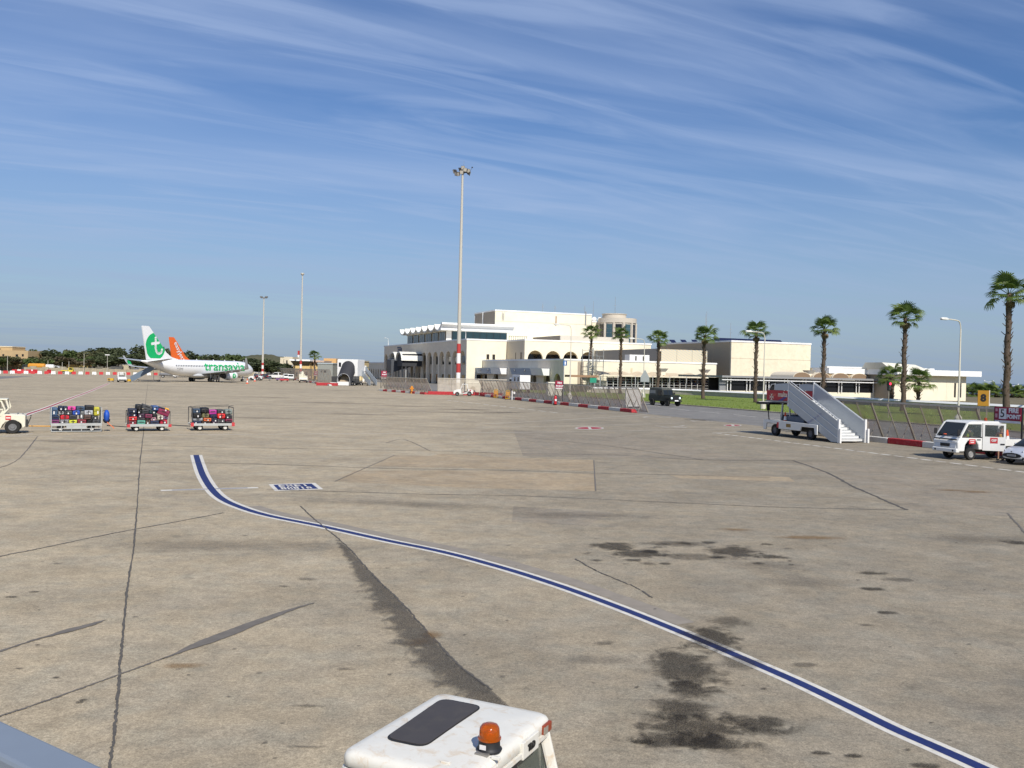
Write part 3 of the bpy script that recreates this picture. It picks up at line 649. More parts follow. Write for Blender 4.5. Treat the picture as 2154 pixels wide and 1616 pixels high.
for k in range(12):
    a = R_(-172+k*30)
    if not -3.3 < a < .9: continue
    ca, sa = math.cos(a), math.sin(a)
    wdt = 1.18
    W_ = thing('w', '', '', (0,0,0)); bpy.data.objects.remove(W_)
    q = MB()
    pts = [(6.08*math.cos(a+d), 6.08*math.sin(a+d)) for d in (-.17,-.09,0,.09,.17)]
    for p1, p2 in zip(pts, pts[1:]): q.add([(p1[0],p1[1],13.2),(p2[0],p2[1],13.2),(p2[0],p2[1],20.2),(p1[0],p1[1],20.2)], [(0,1,2,3)])
    wi = q.build('window', tgl if k % 2 else dgl, Tc, True)
    for z in (14.6,16.0,17.4,18.8): MB().bar((pts[0][0]*1.008,pts[0][1]*1.008,z),(pts[-1][0]*1.008,pts[-1][1]*1.008,z),.06,.06).build('glazing_bar', grm, wi)
for k in range(13):
    a = R_(-187+k*30); MB().tube((6.15*math.cos(a),6.15*math.sin(a),12),(6.15*math.cos(a),6.15*math.sin(a),20.65),.36,n=8).build('pilaster', cyl, Tc, True)
# aerials on the roofs
def aerial(u, v, z, h, label, arms=3):
    t_ = thing('roof_aerial', label, 'aerial', XY(u, v, z), TR)
    MB().tube((0,0,0),(0,0,h),.07,.04,6).build('mast', grm, t_)
    q = MB()
    for k in range(arms): q.tube((-.5+.1*k,0,h*(.55+.16*k)),(.5-.1*k,0,h*(.55+.16*k)),.035,n=5)
    q.build('crossarm', grm, t_)
aerial(36.7,37,23.5,2.6,'lattice-like short aerial on the tall block roof near its middle',5); aerial(41,37,23.5,2.4,'aerial with two small drums on the tall block roof',3)
aerial(51.5,37,23.5,2.6,'cluster aerial at the end of the tall block roof facing the round tower',4); aerial(56.0,40,21.2,7.0,'thin whip aerial on the annex roof',1); aerial(64,40,23.5,6.5,'tall thin aerial behind the round tower',1)
aerial(62,-20,12.8,8.0,'slim aerial with crossbars behind the solar panels',4); aerial(70,-20,12.8,6.2,'leaning T-shaped aerial behind the solar panels',2); aerial(66,-14,12.8,9.5,'tallest whip aerial behind the solar panels',2)

# ---- gallery wing with round arches above the low arcade
Ga = bldg('gallery_wing', 'cream gallery wing with five open round arches above a terrace', 11.6, -13.8)
for k in range(7):
    x0 = .45+k*5.05; 
    if k < 5: p = arch_poly(x0, x0+5.05, x0+.40, x0+4.75, 7.55, 2.3, 12.35, 14, 7.0)
    else: p = [(x0,7.0),(x0+5.05,7.0),(x0+5.05,12.35),(x0,12.35)]
    MB().prism(p, 'y', 0, .7).build('arch_bay' if k < 5 else 'wall_panel', cream, Ga)
MB().box(0,.44,0,.7,0,12.35).box(35.82,37.1,0,.7,0,12.35).build('end_pier', cream, Ga)
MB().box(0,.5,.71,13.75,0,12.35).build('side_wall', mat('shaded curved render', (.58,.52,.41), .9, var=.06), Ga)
for y in (2.0, 2.75, 6.6): MB().box(-.02,.1,y,y+.4,7.4,9.3).build('slit_window', darkin, Ga)
MB().box(.5,37,3.6,3.9,6.9,12.3).build('inner_wall', mat('gallery inner wall', (.52,.44,.30), .9), Ga)
MB().box(1.0,24.5,3.4,3.55,7.0,8.9).build('inner_glazing', dgl, Ga)
MB().box(.5,37.1,.71,13.7,11.9,12.3).box(.5,37.1,.71,3.6,6.6,6.95).build('floor_and_roof', cream, Ga)
MB().box(-.12,37.3,-.14,.85,12.35,12.75).box(-.12,.7,.85,13.7,12.35,12.75).build('coping', white, Ga)
Pl = bldg('plant_screen', 'low brown plant screen on the gallery roof under the tall block', 30, 6)
MB().box(0,22,0,.4,12.3,14.9).build('screen', mat('pale mesh screen', (.58,.53,.44), .9), Pl); MB().box(0,.4,.4,22,12.3,14.9).build('screen', mat('brown screen', (.33,.27,.20), .9), Pl)
# ---- low arcade wing
La = bldg('low_arcade', 'low arcade wing with pale blue hoods and pointed-looking arches in shade', 4.65, -56.4)
ys = [(-2.2,2.9),(-11.3,2.9),(-31.4,2.9),(-38.3,2.9),(-46.6,2.9),(-52.7,2.9)]
edges = [56.4]; cs_ = [56.4+q[0] for q in ys]
bounds = [56.2]+[(cs_[i]+cs_[i+1])/2 for i in range(5)]+[.6]
for i, c_ in enumerate(cs_):
    y1, y0 = bounds[i], bounds[i+1]; half = 2.0
    MB().prism(arch_poly(y0+.004, y1-.004, c_-half, c_+half, 1.9, 2.05, 6.85, 14), 'x', 0, .6).build('arch_bay', shadew, La)
    MB().box(1.7,1.8,c_-1.3,c_+1.0,0.02,2.9).build('doorway', darkin, La)
MB().box(1.8,2.3,.6,56.2,0,6.8).build('recessed_wall', shadew, La)
MB().box(.6,1.8,.6,56.2,5.2,5.4).build('arcade_ceiling', shadew, La)
MB().box(0,38,0,.58,0,6.85).build('front_wall', cream, La)
MB().box(37.5,38,.6,50,0,6.85).build('end_wall', cream, La)
MB().box(2.3,37.5,.6,56,6.2,6.6).build('roof_terrace', mat('terrace tile', (.55,.48,.38), .9), La)
MB().box(-.12,.75,-.12,56.2,6.85,7.2).box(.75,38.1,-.12,.75,6.85,7.2).build('coping', white, La)
for y0, y1, mm in ((44.0,57.2,bluep),(36.3,43.9,whm),(15.2,28.6,bluep),(7.8,15.1,whm)):
    MB().hexa([(-1.6,y0,3.45),(-.02,y0,3.45),(-.02,y1,3.45),(-1.6,y1,3.45)], [(-2.1,y0,5.0),(-.02,y0,5.0),(-.02,y1,5.0),(-2.1,y1,5.0)]).build('hood', mm, La)
for y in (52.3,45.6,25.5,18.6): MB().tube((-2.06,y,4.45),(-2.2,y,4.45),.28,n=8).build('floodlight', grm, La)
rec = MB().box(3.2,4.6,-.02,.3,0,6.6).build('wall_recess', mat('shaded recess', (.40,.33,.25), .9), La)
MB().box(10.2,13.4,-.05,-.01,0.05,3.4).build('opening', darkin, La)
MB().box(16,16.5,-.03,-.01,4.6,5.6).build('louvre', mat('patched render', (.70,.60,.40), .9), La)
# spiral fire stair against the low front
Ss = thing('spiral_stair', 'galvanised spiral fire stair climbing the low cream front', 'staircase', XY(10.4,-58.6), TR)
MB().tube((0,0,0),(0,0,9.6),.16,n=8).build('newel', steel, Ss)
q = MB(); qr = MB()
for k in range(34):
    a = k*.42; z = .25+k*.22
    d0, d1 = Vector((math.cos(a),math.sin(a),0)), Vector((math.cos(a+.4),math.sin(a+.4),0))
    q.add([d0*.16+Vector((0,0,z)), d0*1.45+Vector((0,0,z)), d1*1.45+Vector((0,0,z)), d1*.16+Vector((0,0,z))], [(0,1,2,3)])
    qr.tube(d0*1.45+Vector((0,0,z)), d0*1.45+Vector((0,0,z+1.0)), .03, n=5)
    qr.tube(d0*1.45+Vector((0,0,z+1.0)), d1*1.45+Vector((0,0,z+1.22)), .04, n=5)
q.build('tread', steel, Ss); qr.build('railing', steel, Ss)
q = MB()
for sx_ in (-1.7,1.7):
    for sy_ in (-1.7,1.7): q.tube((sx_,sy_,0),(sx_,sy_,9.4),.07,n=6)
for k in range(8):
    for a, b2 in (((-1.7,-1.7),(1.7,-1.7)),((1.7,-1.7),(1.7,1.7)),((-1.7,1.7),(-1.7,-1.7))): q.bar((*a,1+k*1.15),(*b2,1+k*1.15),.05)
q.build('cage', steel, Ss)
# ---- terrace with barred fence, display boards and tan awnings
Te = thing('terrace_fence', 'barred metal terrace fence with coloured shelves behind it', 'fence', XY(8.5,-60), TR)
rg = random.Random(5)
MB().box(0,31.6,-.25,.25,0,.85).build('plinth', shadew, Te)
pm = mat('fence post white', (.56,.56,.54), .5)
post_me = MB().box(-.07,.07,-.1,.1,.85,3.6).mesh('post', pm)
for k in range(22): inst('post', post_me, Te, (.2+k*1.49,-.05,0))
for z in (1.35,1.9,2.45,3.0,3.55): MB().box(0,31.6,.05,.1,z,z+.07).build('rail', pm, Te)
shelf_cols = [(.10,.05,.03),(.025,.04,.11),(.16,.13,.09),(.08,.03,.03),(.03,.07,.08),(.05,.05,.06),(.20,.10,.05),(.12,.08,.09)]
Sh = thing('shelf_rack', 'long rack crowded with small coloured goods behind the terrace fence', 'shelves', XY(8.5,-58.6), TR)
bk = MB().box(9,31.6,.5,.6,0,3.6).build('back_panel', darkin, Sh)
for c_i, c_ in enumerate(shelf_cols):
    q = MB()
    for row in range(4):
        for k in range(18):
            x = 9.2+rg.random()*22; wd = .12+.25*rg.random(); hh = .2+.25*rg.random(); z = .95+row*.55
            q.box(x, x+wd, -.1+.003*k, .3, z, z+hh)
    o = q.build('goods', mat('goods %d' % c_i, c_, .7, var=.3), Sh); o['kind'] = 'stuff'
for row in range(5): MB().box(9,31.6,-.2,.5,.88+row*.55,.92+row*.55).build('shelf', grm, Sh)
Aw = thing('terrace_awning', 'row of sagging tan canvas awnings over the terrace fence', 'awning', XY(8.5,-61.2), TR)
for k in range(7):
    x0 = 2.2+k*4.2; q = MB(); n = 8; rows = []
    for j in range(4):
        rows.append([(x0+4.15*i/n, -.6+j*1.1, 3.75+.22*j+.30*math.sin(math.pi*i/n)**1.2+(.1*math.sin(k*1.7+i)) ) for i in range(n+1)])
    for j in range(3):
        for i in range(n): q.add([rows[j][i],rows[j][i+1],rows[j+1][i+1],rows[j+1][i]], [(0,1,2,3)])
    q.build('canvas', tanc, Aw, 'all')
for k in range(8): MB().tube((2.2+k*4.2,-.6,0),(2.2+k*4.2,-.6,3.85),.07,n=6).build('pole', pm, Aw)
for x in (-.4,): MB().box(-4.6,1.9,-.4,2.6,3.3,3.75).build('flat_canopy', mat('terracotta canopy', (.33,.20,.12), .9), Aw)
for u, v, lb in ((26.3,-60.5,'stone roof vent capping the awning nearest the spiral stair'),(37.0,-60.5,'stone roof vent capping the awning beside the arcade'),(52,-77.5,'stone roof vent above the dark arcade roof')):
    t_ = thing('roof_vent', lb, 'vent', XY(u, v, 4.1 if u < 50 else 4.35), TR)
    MB().box(-.55,.55,-.55,.55,0,.75).build('shaft', shadew, t_)
    MB().hexa([(-.55,-.55,.75),(.55,-.55,.75),(.55,.55,.75),(-.55,.55,.75)], [(-1.0,-1.0,1.5),(1.0,-1.0,1.5),(1.0,1.0,1.5),(-1.0,1.0,1.5)]).build('cap', mat('vent cap stone', (.38,.36,.33), .9), t_)
# ---- roof hoarding and rooftop hut behind the low front
Ho = thing('roof_hoarding', 'sandstone coloured hoarding of three boards with pale diagonal print', 'hoarding', XY(32.4,-49), TR)
hm = bpy.data.materials.new('printed board'); hm.use_nodes = True; t = hm.node_tree; b = t.nodes['Principled BSDF']; b.inputs['Roughness'].default_value = .9
tc_ = t.nodes.new('ShaderNodeTexCoord'); wv = t.nodes.new('ShaderNodeTexWave'); wv.inputs['Scale'].default_value = .62; wv.inputs['Distortion'].default_value = 1.5; wv.wave_profile = 'SAW'
mp = t.nodes.new('ShaderNodeMapping'); mp.inputs['Rotation'].default_value = (0,R_(62),0); t.links.new(tc_.outputs['Object'], mp.inputs[0]); t.links.new(mp.outputs[0], wv.inputs['Vector'])
rp = t.nodes.new('ShaderNodeValToRGB'); rp.color_ramp.elements[0].color = (.66,.56,.38,1); rp.color_ramp.elements[1].color = (.40,.46,.46,1); rp.color_ramp.elements[0].position = .62; rp.color_ramp.elements[1].position = .80
t.links.new(wv.outputs[0], rp.inputs[0]); t.links.new(rp.outputs[0], b.inputs['Base Color'])
for k in range(3): MB().box(k*4.13,k*4.13+4.08,0,.12,6.6,10.15).build('board', hm, Ho)
Rh = bldg('roof_hut', 'grey shaded roof storey with a small white plant hut in front', 31.6, -48.8)
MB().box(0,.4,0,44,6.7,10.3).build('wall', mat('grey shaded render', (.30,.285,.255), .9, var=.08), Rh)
MB().box(.4,12.0,.4,35,9.7,10.2).build('roof', shadew, Rh)
MB().box(-9.6,-4.6,-4.4,-2.0,6.7,8.6).build('plant_hut', whm, Rh)
for x in (-8.2,-6.3): MB().box(x,x+.35,-4.43,-4.39,7.1,8.3).build('slot', darkin, Rh)
# ---- sandstone block
Sb = bldg('sandstone_block', 'big windowless honey sandstone block with solar panels on its roof', 50.7, -50)
course = [4.0,8.55,12.45]
for z0, z1 in zip(course, course[1:]):
    MB().box(0,22.9,.0,.5,z0+.03,z1-.03).build('stone_panel', sand, Sb)
MB().box(.02,22.88,.06,.45,3.9,12.45).build('core_wall', mat('dark joint', (.35,.27,.17), .9), Sb)
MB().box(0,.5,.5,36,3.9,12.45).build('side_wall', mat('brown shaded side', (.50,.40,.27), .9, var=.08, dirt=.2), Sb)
MB().box(22.4,22.9,.5,36,3.9,12.45).box(.5,22.4,35.5,36,3.9,12.45).build('rear_wall', sand, Sb)
MB().box(.5,22.4,.5,35.5,11.9,12.2).build('roof', white, Sb)
MB().box(-.12,23.0,-.12,.6,12.45,12.85).box(-.12,.6,.6,36.1,12.45,12.85).build('coping', white, Sb)
MB().box(.5,22.4,.5,35.5,3.6,3.9).build('slab', sand, Sb)
spm = glass('solar cell', (.012,.016,.05), .12); al = mat('panel frame', (.45,.46,.47), .4, metal=.7)
for k in range(16):
    u = 52.0+(k-3)*1.55 if k > 2 else 51.6+k*1.9
    t_ = thing('solar_panel', 'dark blue tilted solar panel in the row on the sandstone roof', 'solar panel', XY(u,-50+(9 if k > 2 else 30-2.5*k),12.2), TR, 'solar panels on the sandstone roof')
    MB().hexa([(0,0,.62),(1.6,0,.62),(1.6,1.4,1.55),(0,1.4,1.55)], [(0,-.02,.67),(1.6,-.02,.67),(1.6,1.38,1.6),(0,1.38,1.6)]).build('panel', spm, t_)
    MB().bar((.2,.1,0),(.2,.1,.6),.05).bar((1.4,.1,0),(1.4,.1,.6),.05).bar((.2,1.3,0),(.2,1.3,1.5),.05).bar((1.4,1.3,0),(1.4,1.3,1.5),.05).build('frame', al, t_)
# ---- dark glazed arcade with barrel vaults behind
Ar = bldg('glazed_arcade', 'low arcade of dark glass bays with white twin columns under a grey roof', 28.5, -80)
MB().box(0,42.2,-.1,.3,0,1.32).build('sill_wall', cream, Ar)
MB().box(-.2,42.4,-1.2,16,3.95,4.35).build('roof', mat('grey arcade roof', (.27,.27,.27), .7), Ar)
MB().box(-.2,42.4,-1.25,-1.0,3.42,3.6).build('white_valance', whm, Ar)
MB().box(0,42.2,4.0,4.2,0,3.9).build('dark_back', darkin, Ar)
gl_me = MB().box(.22,3.73,.02,.06,1.33,3.9).mesh('pane', dgl); cm = MB().box(-.08,.08,-.12,.12,1.33,3.95).mesh('column', whm)
for k in range(9):
    x = 1.6+k*4.55
    inst('column', cm, Ar, (x,-.3,0)); inst('column', cm, Ar, (x+.75,-.3,0)); inst('pane', gl_me, Ar, (x+.72,0,0))
    MB().ball((x+2.6,.5,3.45),.10,8,5).build('globe_lamp', whm, Ar)
MB().box(0,1.5,0,.3,1.33,3.95).build('end_panel', grm, Ar)
for k in range(4):
    x0 = 18.4+k*4.95; n = 10; r = 2.2
    outer = [(x0+r-r*math.cos(math.pi*j/n), 4.35+1.12*math.sin(math.pi*j/n)) for j in range(n+1)]
    MB().prism(outer, 'y', 1.0, 9.0).build('barrel_vault', mat('vault cream', (.68,.60,.46), .85), Ar)
    MB().prism([(x0+r-(r-.12)*math.cos(math.pi*j/n), 4.36+1.0*math.sin(math.pi*j/n)) for j in range(n+1)], 'y', .96, .999).build('vault_end', brown, Ar)
Lb = bldg('low_link', 'plain cream link building between the sandstone block and the end pavilion', 73.8, -56)
MB().box(0,21,0,14,0,6.8).build('wall', cream, Lb); MB().box(-.1,21.1,-.15,.6,6.8,7.2).build('coping', white, Lb)
# ---- end pavilion with a heavy overhanging roof
Ep = bldg('end_pavilion', 'cream end pavilion with thick overhanging white roof and two slit windows', 66.9, -86)
MB().box(0,19.4,0,.5,0,5.3).build('front_wall', cream, Ep)
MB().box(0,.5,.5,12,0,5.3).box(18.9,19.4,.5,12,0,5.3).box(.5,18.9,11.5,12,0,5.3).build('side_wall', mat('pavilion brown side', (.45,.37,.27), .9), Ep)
MB().box(-.7,22.0,-1.6,13,5.3,6.45).box(-10.6,-.7,7.5,13,5.32,6.43).build('roof', white, Ep)
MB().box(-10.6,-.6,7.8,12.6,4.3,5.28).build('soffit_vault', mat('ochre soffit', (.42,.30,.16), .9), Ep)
MB().hexa([(-.9,.2,6.45),(9.2,.2,6.45),(9.2,9,6.45),(-.9,9,6.45)], [(-1.2,2.4,7.85),(7.6,2.4,7.55),(7.6,7.5,7.55),(-1.2,7.5,7.85)]).build('roof_lantern', mat('pale roof slope', (.70,.66,.54), .9), Ep)
for x in (16.1,17.6): MB().box(x,x+.5,-.02,.3,.75,3.85).build('slit_window', darkin, Ep)
MB().box(9.5,13.5,3,6,6.45,6.85).build('skylight', whm, Ep)
for x in (3.9,14.0): MB().box(x,x+.05,-.03,-.01,.1,4.9).build('wall_joint', shadew, Ep)
MB().box(-8.6,-8.2,7.7,7.79,4.35,5.3).build('hanger', whm, Ep)
# ---- low boundary wall curving round the terrace then along the verge
Lw = thing('boundary_wall', 'low grey stone wall with white coping along the grass verge', 'wall', (0,0,0))
wp = catmull([XY(8,-63.4),XY(16.8,-64.2),XY(23,-66.2),XY(26.2,-72),XY(27.4,-79.5),XY(28.8,-96.4),XY(28.8,-115),XY(29,-150),XY(29.2,-220)], 4)
wm_ = mat('grey rubble wall', (.42,.39,.33), .95, var=.16, scale=1.5, bump=.4, bscale=8)
for a, b2 in zip(wp, wp[1:]):
    MB().bar(a+Vector((0,0,.48)), b2+Vector((0,0,.48)), .4, 1.06).build('wall_panel', wm_, Lw)
    sN = (b2-a).normalized(); sN = Vector((sN.y, -sN.x, 0)); e_ = [(-.34,1.012),(.34,1.012),(.06,1.30),(-.06,1.30)]
    MB().hexa([a+sN*x+Vector((0,0,z)) for x, z in e_], [b2+sN*x+Vector((0,0,z)) for x, z in e_]).build('coping', white, Lw)
# ================================================================== KERBS, BLAST FENCES, MASTS, LAMPS, PALMS
redk = mat('red kerb paint', (.42,.028,.035), .8, var=.25, scale=4, dirt=.35, dcol=(.45,.33,.28))
whk = mat('white kerb paint', (.62,.60,.55), .8, var=.12, scale=4, dirt=.35, dcol=(.32,.28,.22))
kprof = [(-.22,0),(.52,0),(.52,.37),(.06,.37)]
def kerb_line(name, label, P, Q, first=0, n=None, wob=.02, seed=1):
    P, Q = Vector(P), Vector(Q); L_ = (Q-P).length; n = n or max(1, round(L_/3.0)); a = math.atan2((Q-P).y, (Q-P).x)
    t_ = thing(name, label, 'kerb', P, a); rg = random.Random(seed); st = L_/n
    for k in range(n):
        red = (k+first) % 2 == 0
        m = MB().prism([(-y, z) for y, z in kprof] if False else [(y, z) for y, z in kprof], 'x', .02, st-.02)
        o = m.build('kerb_block', redk if red else whk, t_, bevel=.03)
        o.location = (k*st, rg.uniform(-wob, wob), rg.uniform(-.012, .012)); o.rotation_euler[2] = rg.uniform(-.004, .004)
    return t_
kerb_line('painted_kerb', 'long red and white kerb below the blast fence ending at the road gap', XY(-27.3,-151), XY(-26.4,-95), 0, seed=2).location.z = 0
kerb_line('painted_kerb', 'red and white kerb below the near blast fence behind the boarding stairs', XY(-29.7,-216), XY(-29.9,-183), 1, seed=3)
A0, A1, A2, A3 = G(802,822.6), G(899,830.2), G(930,831.2), G(1000,831.5)
# kerbs run with their front to the apron: blocks are laid from right to left
kerb_line('painted_kerb', 'short red and white kerb below the middle blast fence beside the red sign', A1, A0, 0, 10, seed=4)
for nm, a, b2, lb in (('concrete_kerb', A1+Vector((4.9,1.0,0)), A1+Vector((.1,0,0)), 'red painted concrete kerb below the beige panels with a notch beside it'),
                      ('concrete_kerb', A1+Vector((8.6,1.3,0)), A1+Vector((5.9,1.1,0)), 'faded red kerb block between the notch and the white tow tractor'),
                      ('concrete_kerb', A1+Vector((12.6,.2,0)), A1+Vector((8.7,.2,0)), 'red kerb block behind the nose of the white tow tractor')):
    d = b2-a; t_ = thing(nm, lb, 'kerb', a, math.atan2(d.y, d.x)); MB().box(0,d.length,-.5,.0,0,.55).build('block', redk, t_, bevel=.04)
# chain-link mesh: fine wires seen from far away, so a thin sheet with holes in its opacity
def chain(name, col, op):
    m = bpy.data.materials.new(name); m.use_nodes = True; t = m.node_tree; b = t.nodes['Principled BSDF']
    b.inputs['Base Color'].default_value = (*col, 1); b.inputs['Roughness'].default_value = .7; b.inputs['Metallic'].default_value = .2
    tc = t.nodes.new('ShaderNodeTexCoord'); ns = t.nodes.new('ShaderNodeTexNoise'); ns.inputs['Scale'].default_value = 1.3; ns.inputs['Detail'].default_value = 5
    t.links.new(tc.outputs['Object'], ns.inputs['Vector']); r = t.nodes.new('ShaderNodeMapRange'); t.links.new(ns.outputs[0], r.inputs[0])
    r.inputs[1].default_value = .3; r.inputs[2].default_value = .7; r.inputs[3].default_value = op*.8; r.inputs[4].default_value = op*1.2
    t.links.new(r.outputs[0], b.inputs['Alpha']); m.diffuse_color = (*col, 1); MATS[name] = m; return m
chA = chain('chain link dense', (.62,.55,.44), .58); chR = chain('chain link open', (.44,.40,.31), .50)
fpost = mat('fence post grey paint', (.31,.275,.22), .6, metal=.2, var=.15, scale=3, dirt=.3, dcol=(.20,.13,.08))
def blast_fence(name, label, P, Q, mesh_m, lean=1.25, h=2.65, sp=1.5, brace=True, r=.05, bh=.52):
    """posts stand on the line P..Q and lean to the left of travel; mesh hangs between them"""
    P, Q = Vector(P), Vector(Q); L_ = (Q-P).length; a = math.atan2((Q-P).y, (Q-P).x); t_ = thing(name, label, 'fence', P, a)
    n = round(L_/sp); st = L_/n
    thick = MB().bar((0,0,.02),(0,lean,h),.13,.09).mesh('post', fpost); thin = MB().bar((0,0,.02),(0,lean,h),.06,.06).mesh('post', fpost)
    br = MB().tube((0,lean*bh,h*bh),(0,lean*1.0,.02),.035,n=6).mesh('brace', fpost)
    for k in range(n+1):
        inst('post', thick if k % 2 == 0 else thin, t_, (k*st,0,0))
        if brace: inst('brace', br, t_, (k*st+.05,0,0))
    MB().bar((-.05,lean,h),(L_+.05,lean,h),.11,.11).build('top_rail', mat('pale top rail', (.55,.50,.41), .6, var=.1), t_); MB().bar((-.05,.06,.12),(L_+.05,.06,.12),.05,.05).build('bottom_rail', fpost, t_)
    for k in range(0, n, 4):
        k2 = min(k+4, n)
        MB().add([(k*st,.03,.06),(k2*st,.03,.06),(k2*st,lean+.03,h),(k*st,lean+.03,h)], [(0,1,2,3)]).build('mesh_panel', mesh_m, t_)
    return t_
blast_fence('blast_fence', 'long leaning chain-link blast fence along the service road', XY(-25.6,-150.6), XY(-25.2,-93), chA)
blast_fence('blast_fence', 'leaning chain-link blast fence behind the white pickup and boarding stairs', XY(-28.3,-216), XY(-28.3,-180.6), chR)
nd = (A0-A1).normalized(); off = Vector((nd.y, -nd.x, 0))*1.0
blast_fence('blast_fence', 'leaning chain-link blast fence beside the red fire sign', A1+off, A0+off, chA)
blast_fence('blast_fence', 'upright chain-link panel in front of the floodlight mast foot', A1+Vector((1.5,2.4,0)), A1+Vector((13.2,2.4,0)), chA, .12, 2.75, 2.3, False)
bp_m = mat('beige concrete slab', (.56,.51,.40), .9, var=.15, scale=1.5, dirt=.25, dcol=(.36,.30,.22))
for k, lb in enumerate(('beige concrete panel with round stain leaning by the mast, beside the yellow vehicle', 'beige concrete panel with round stain leaning by the mast, beside the tow tractor')):
    t_ = thing('barrier_slab', lb, 'panel', A1+Vector((6.2+k*2.95,2.0,0)), 0.0)
    MB().box(0,2.6,0,.25,.06,2.55).build('slab', bp_m, t_, bevel=.04); MB().lathe([(.0,-.01),(.42,-.01),(.42,.0)], 18, (1.3,-.001,1.1), 'y').build('disc', mat('panel disc', (.42,.37,.28), .9), t_)
    MB().box(.3,2.3,-.02,-.005,2.1,2.3).build('slot', mat('panel slot', (.70,.65,.52), .9), t_)
# ---- floodlight masts
polem = mat('mast grey paint', (.50,.47,.40), .6, var=.06); whb = mat('mast white band', (.78,.76,.72), .6, var=.05); rdb = mat('mast red band', (.44,.045,.04), .6, var=.08)
def mast(label, base, h, r0, r1, bands, head=None, name='floodlight_mast'):
    t_ = thing(name, label, 'mast', base, 0.0)
    rad = lambda z: r0+(r1-r0)*z/h
    z = 0.0
    zs = [(0, bands[0][0], polem, 'foot')]+[(a, b2, m, 'band') for a, b2, m in bands]+[(bands[-1][1], h, polem, 'pole')]
    for a, b2, m, nm in zs: MB().tube((0,0,a),(0,0,b2),rad(a),rad(b2),14,caps=True).build(nm, m, t_, True)
    if head: head(t_, h)
    return t_
def flood_head(t_, h):
    rg = random.Random(9)
    MB().tube((0,0,h-.3),(0,0,h+.25),.34,.34,12).build('head_ring', grm, t_); MB().box(-1.55,1.3,-.09,.09,h-.1,h+.06).box(-.09,.09,-1.3,1.3,h-.1,h+.06).build('head_frame', mat('dark lamp steel', (.06,.055,.05), .6), t_)
    dk = mat('floodlight housing', (.035,.033,.035), .5); lens = mat('floodlight lens', (.55,.50,.42), .25)
    spots = [(-1.5,-.3,.1,200),(-1.35,.35,.25,170),(-1.1,-.8,-.45,220),(-.7,-1.0,-.55,240),(-.45,.6,.65,150),(.1,-.7,.7,270),(.45,-.6,.35,280),(.3,.8,.55,100),(1.0,-.35,.25,320),(1.05,.4,.1,30),(1.25,0,-.2,0),(-.1,-1.1,-.2,265)]
    for x, y, z, a in spots:
        e_ = MB(); q = Matrix.Rotation(R_(a),3,'Z')@Matrix.Rotation(R_(18),3,'Y')
        c = Vector((x,y,h+z)); P8 = lambda s0,x0: [c+q@Vector((x0,i*s0,j*s0)) for i,j in ((-1,-1),(1,-1),(1,1),(-1,1))]
        lp = e_.hexa(P8(.20,-.26), P8(.34,.16)).build('floodlight', dk, t_)
        MB().hexa(P8(.30,.165), P8(.30,.18)).build('lens', lens, lp)
    MB().tube((.2,.1,h),(.2,.1,h+2.1),.02,n=5).build('lightning_rod', grm, t_)
    MB().bar((1.2,.2,h),(1.7,.3,h+.9),.05).ball((1.72,.3,h+1.0),.14,6,5).build('obstruction_lamp', dk, t_)
mast('tall grey floodlight mast with red and white bands beside the terminal corner', G(963,827), 40.4, .42, .19, [(1.9,3.75,whb),(3.75,5.45,rdb),(5.45,7.3,whb),(7.3,9.05,rdb)], flood_head)
def small_head(t_, h): MB().box(-1.0,1.0,-.3,.3,h-.1,h+.15).box(-1.2,-.5,-.4,.4,h+.15,h+.5).box(.4,1.2,-.4,.4,h+.15,h+.55).build('lamp_cluster', mat('lamp cluster grey', (.16,.15,.14), .6), t_)
def cap_head(t_, h): MB().lathe([(0,-.4),(.3,-.4),(.62,.1),(.55,.35),(0,.4)], 12, (0,0,h)).build('head_ring', polem, t_)
g1 = G(552,797.5); g2 = G(632,799)
mast('thin floodlight mast with lamp cluster behind the aircraft nose', g1, D(556,627,g1.y).z, .38, .16, [(1.4,2.4,whb),(2.4,3.3,rdb),(3.3,4.4,whb),(4.4,5.2,rdb)], small_head)
mast('bare tapering mast without lamps in front of the viewing lounge', g2, D(634.5,577,g2.y).z, .40, .17, [(2.6,3.7,rdb),(3.7,5.0,whb),(5.0,6.2,rdb)], cap_head)
# ---- street lamps along the verge
def vlamp(px, top, u, label, rot=TR+math.pi*.06):
    g = G(*px); h = D(*top, g.y).z
    return gooseneck('street_lamp', label, g, h, 2.3, rot, .95, None, 'street lamps along the verge', True)
vlamp((1605,863), (1600,700), 0, 'cream gooseneck street lamp standing in the verge behind the boarding stairs')
vlamp((1353,838.5), (1350,714), 0, 'cream gooseneck street lamp at the kerb beside the dark jeep')
gooseneck('street_lamp', 'slim gooseneck lamp rising behind the blast fence by the fire point sign', XY(-15.5,-106), 14.2*.82, 2.3, TR+.2, .95, None, None, True)
gooseneck('street_lamp', 'cream gooseneck street lamp on the verge behind the white pickup', XY(-4.5,-172.6), 9.9, 2.3, TR+.25, .95, None, None, True)
gooseneck('street_lamp', 'gooseneck lamp half hidden by the trunk of the nearest palm', XY(32,-160), 10.6, 2.3, TR+.25, .9, None, None, True)
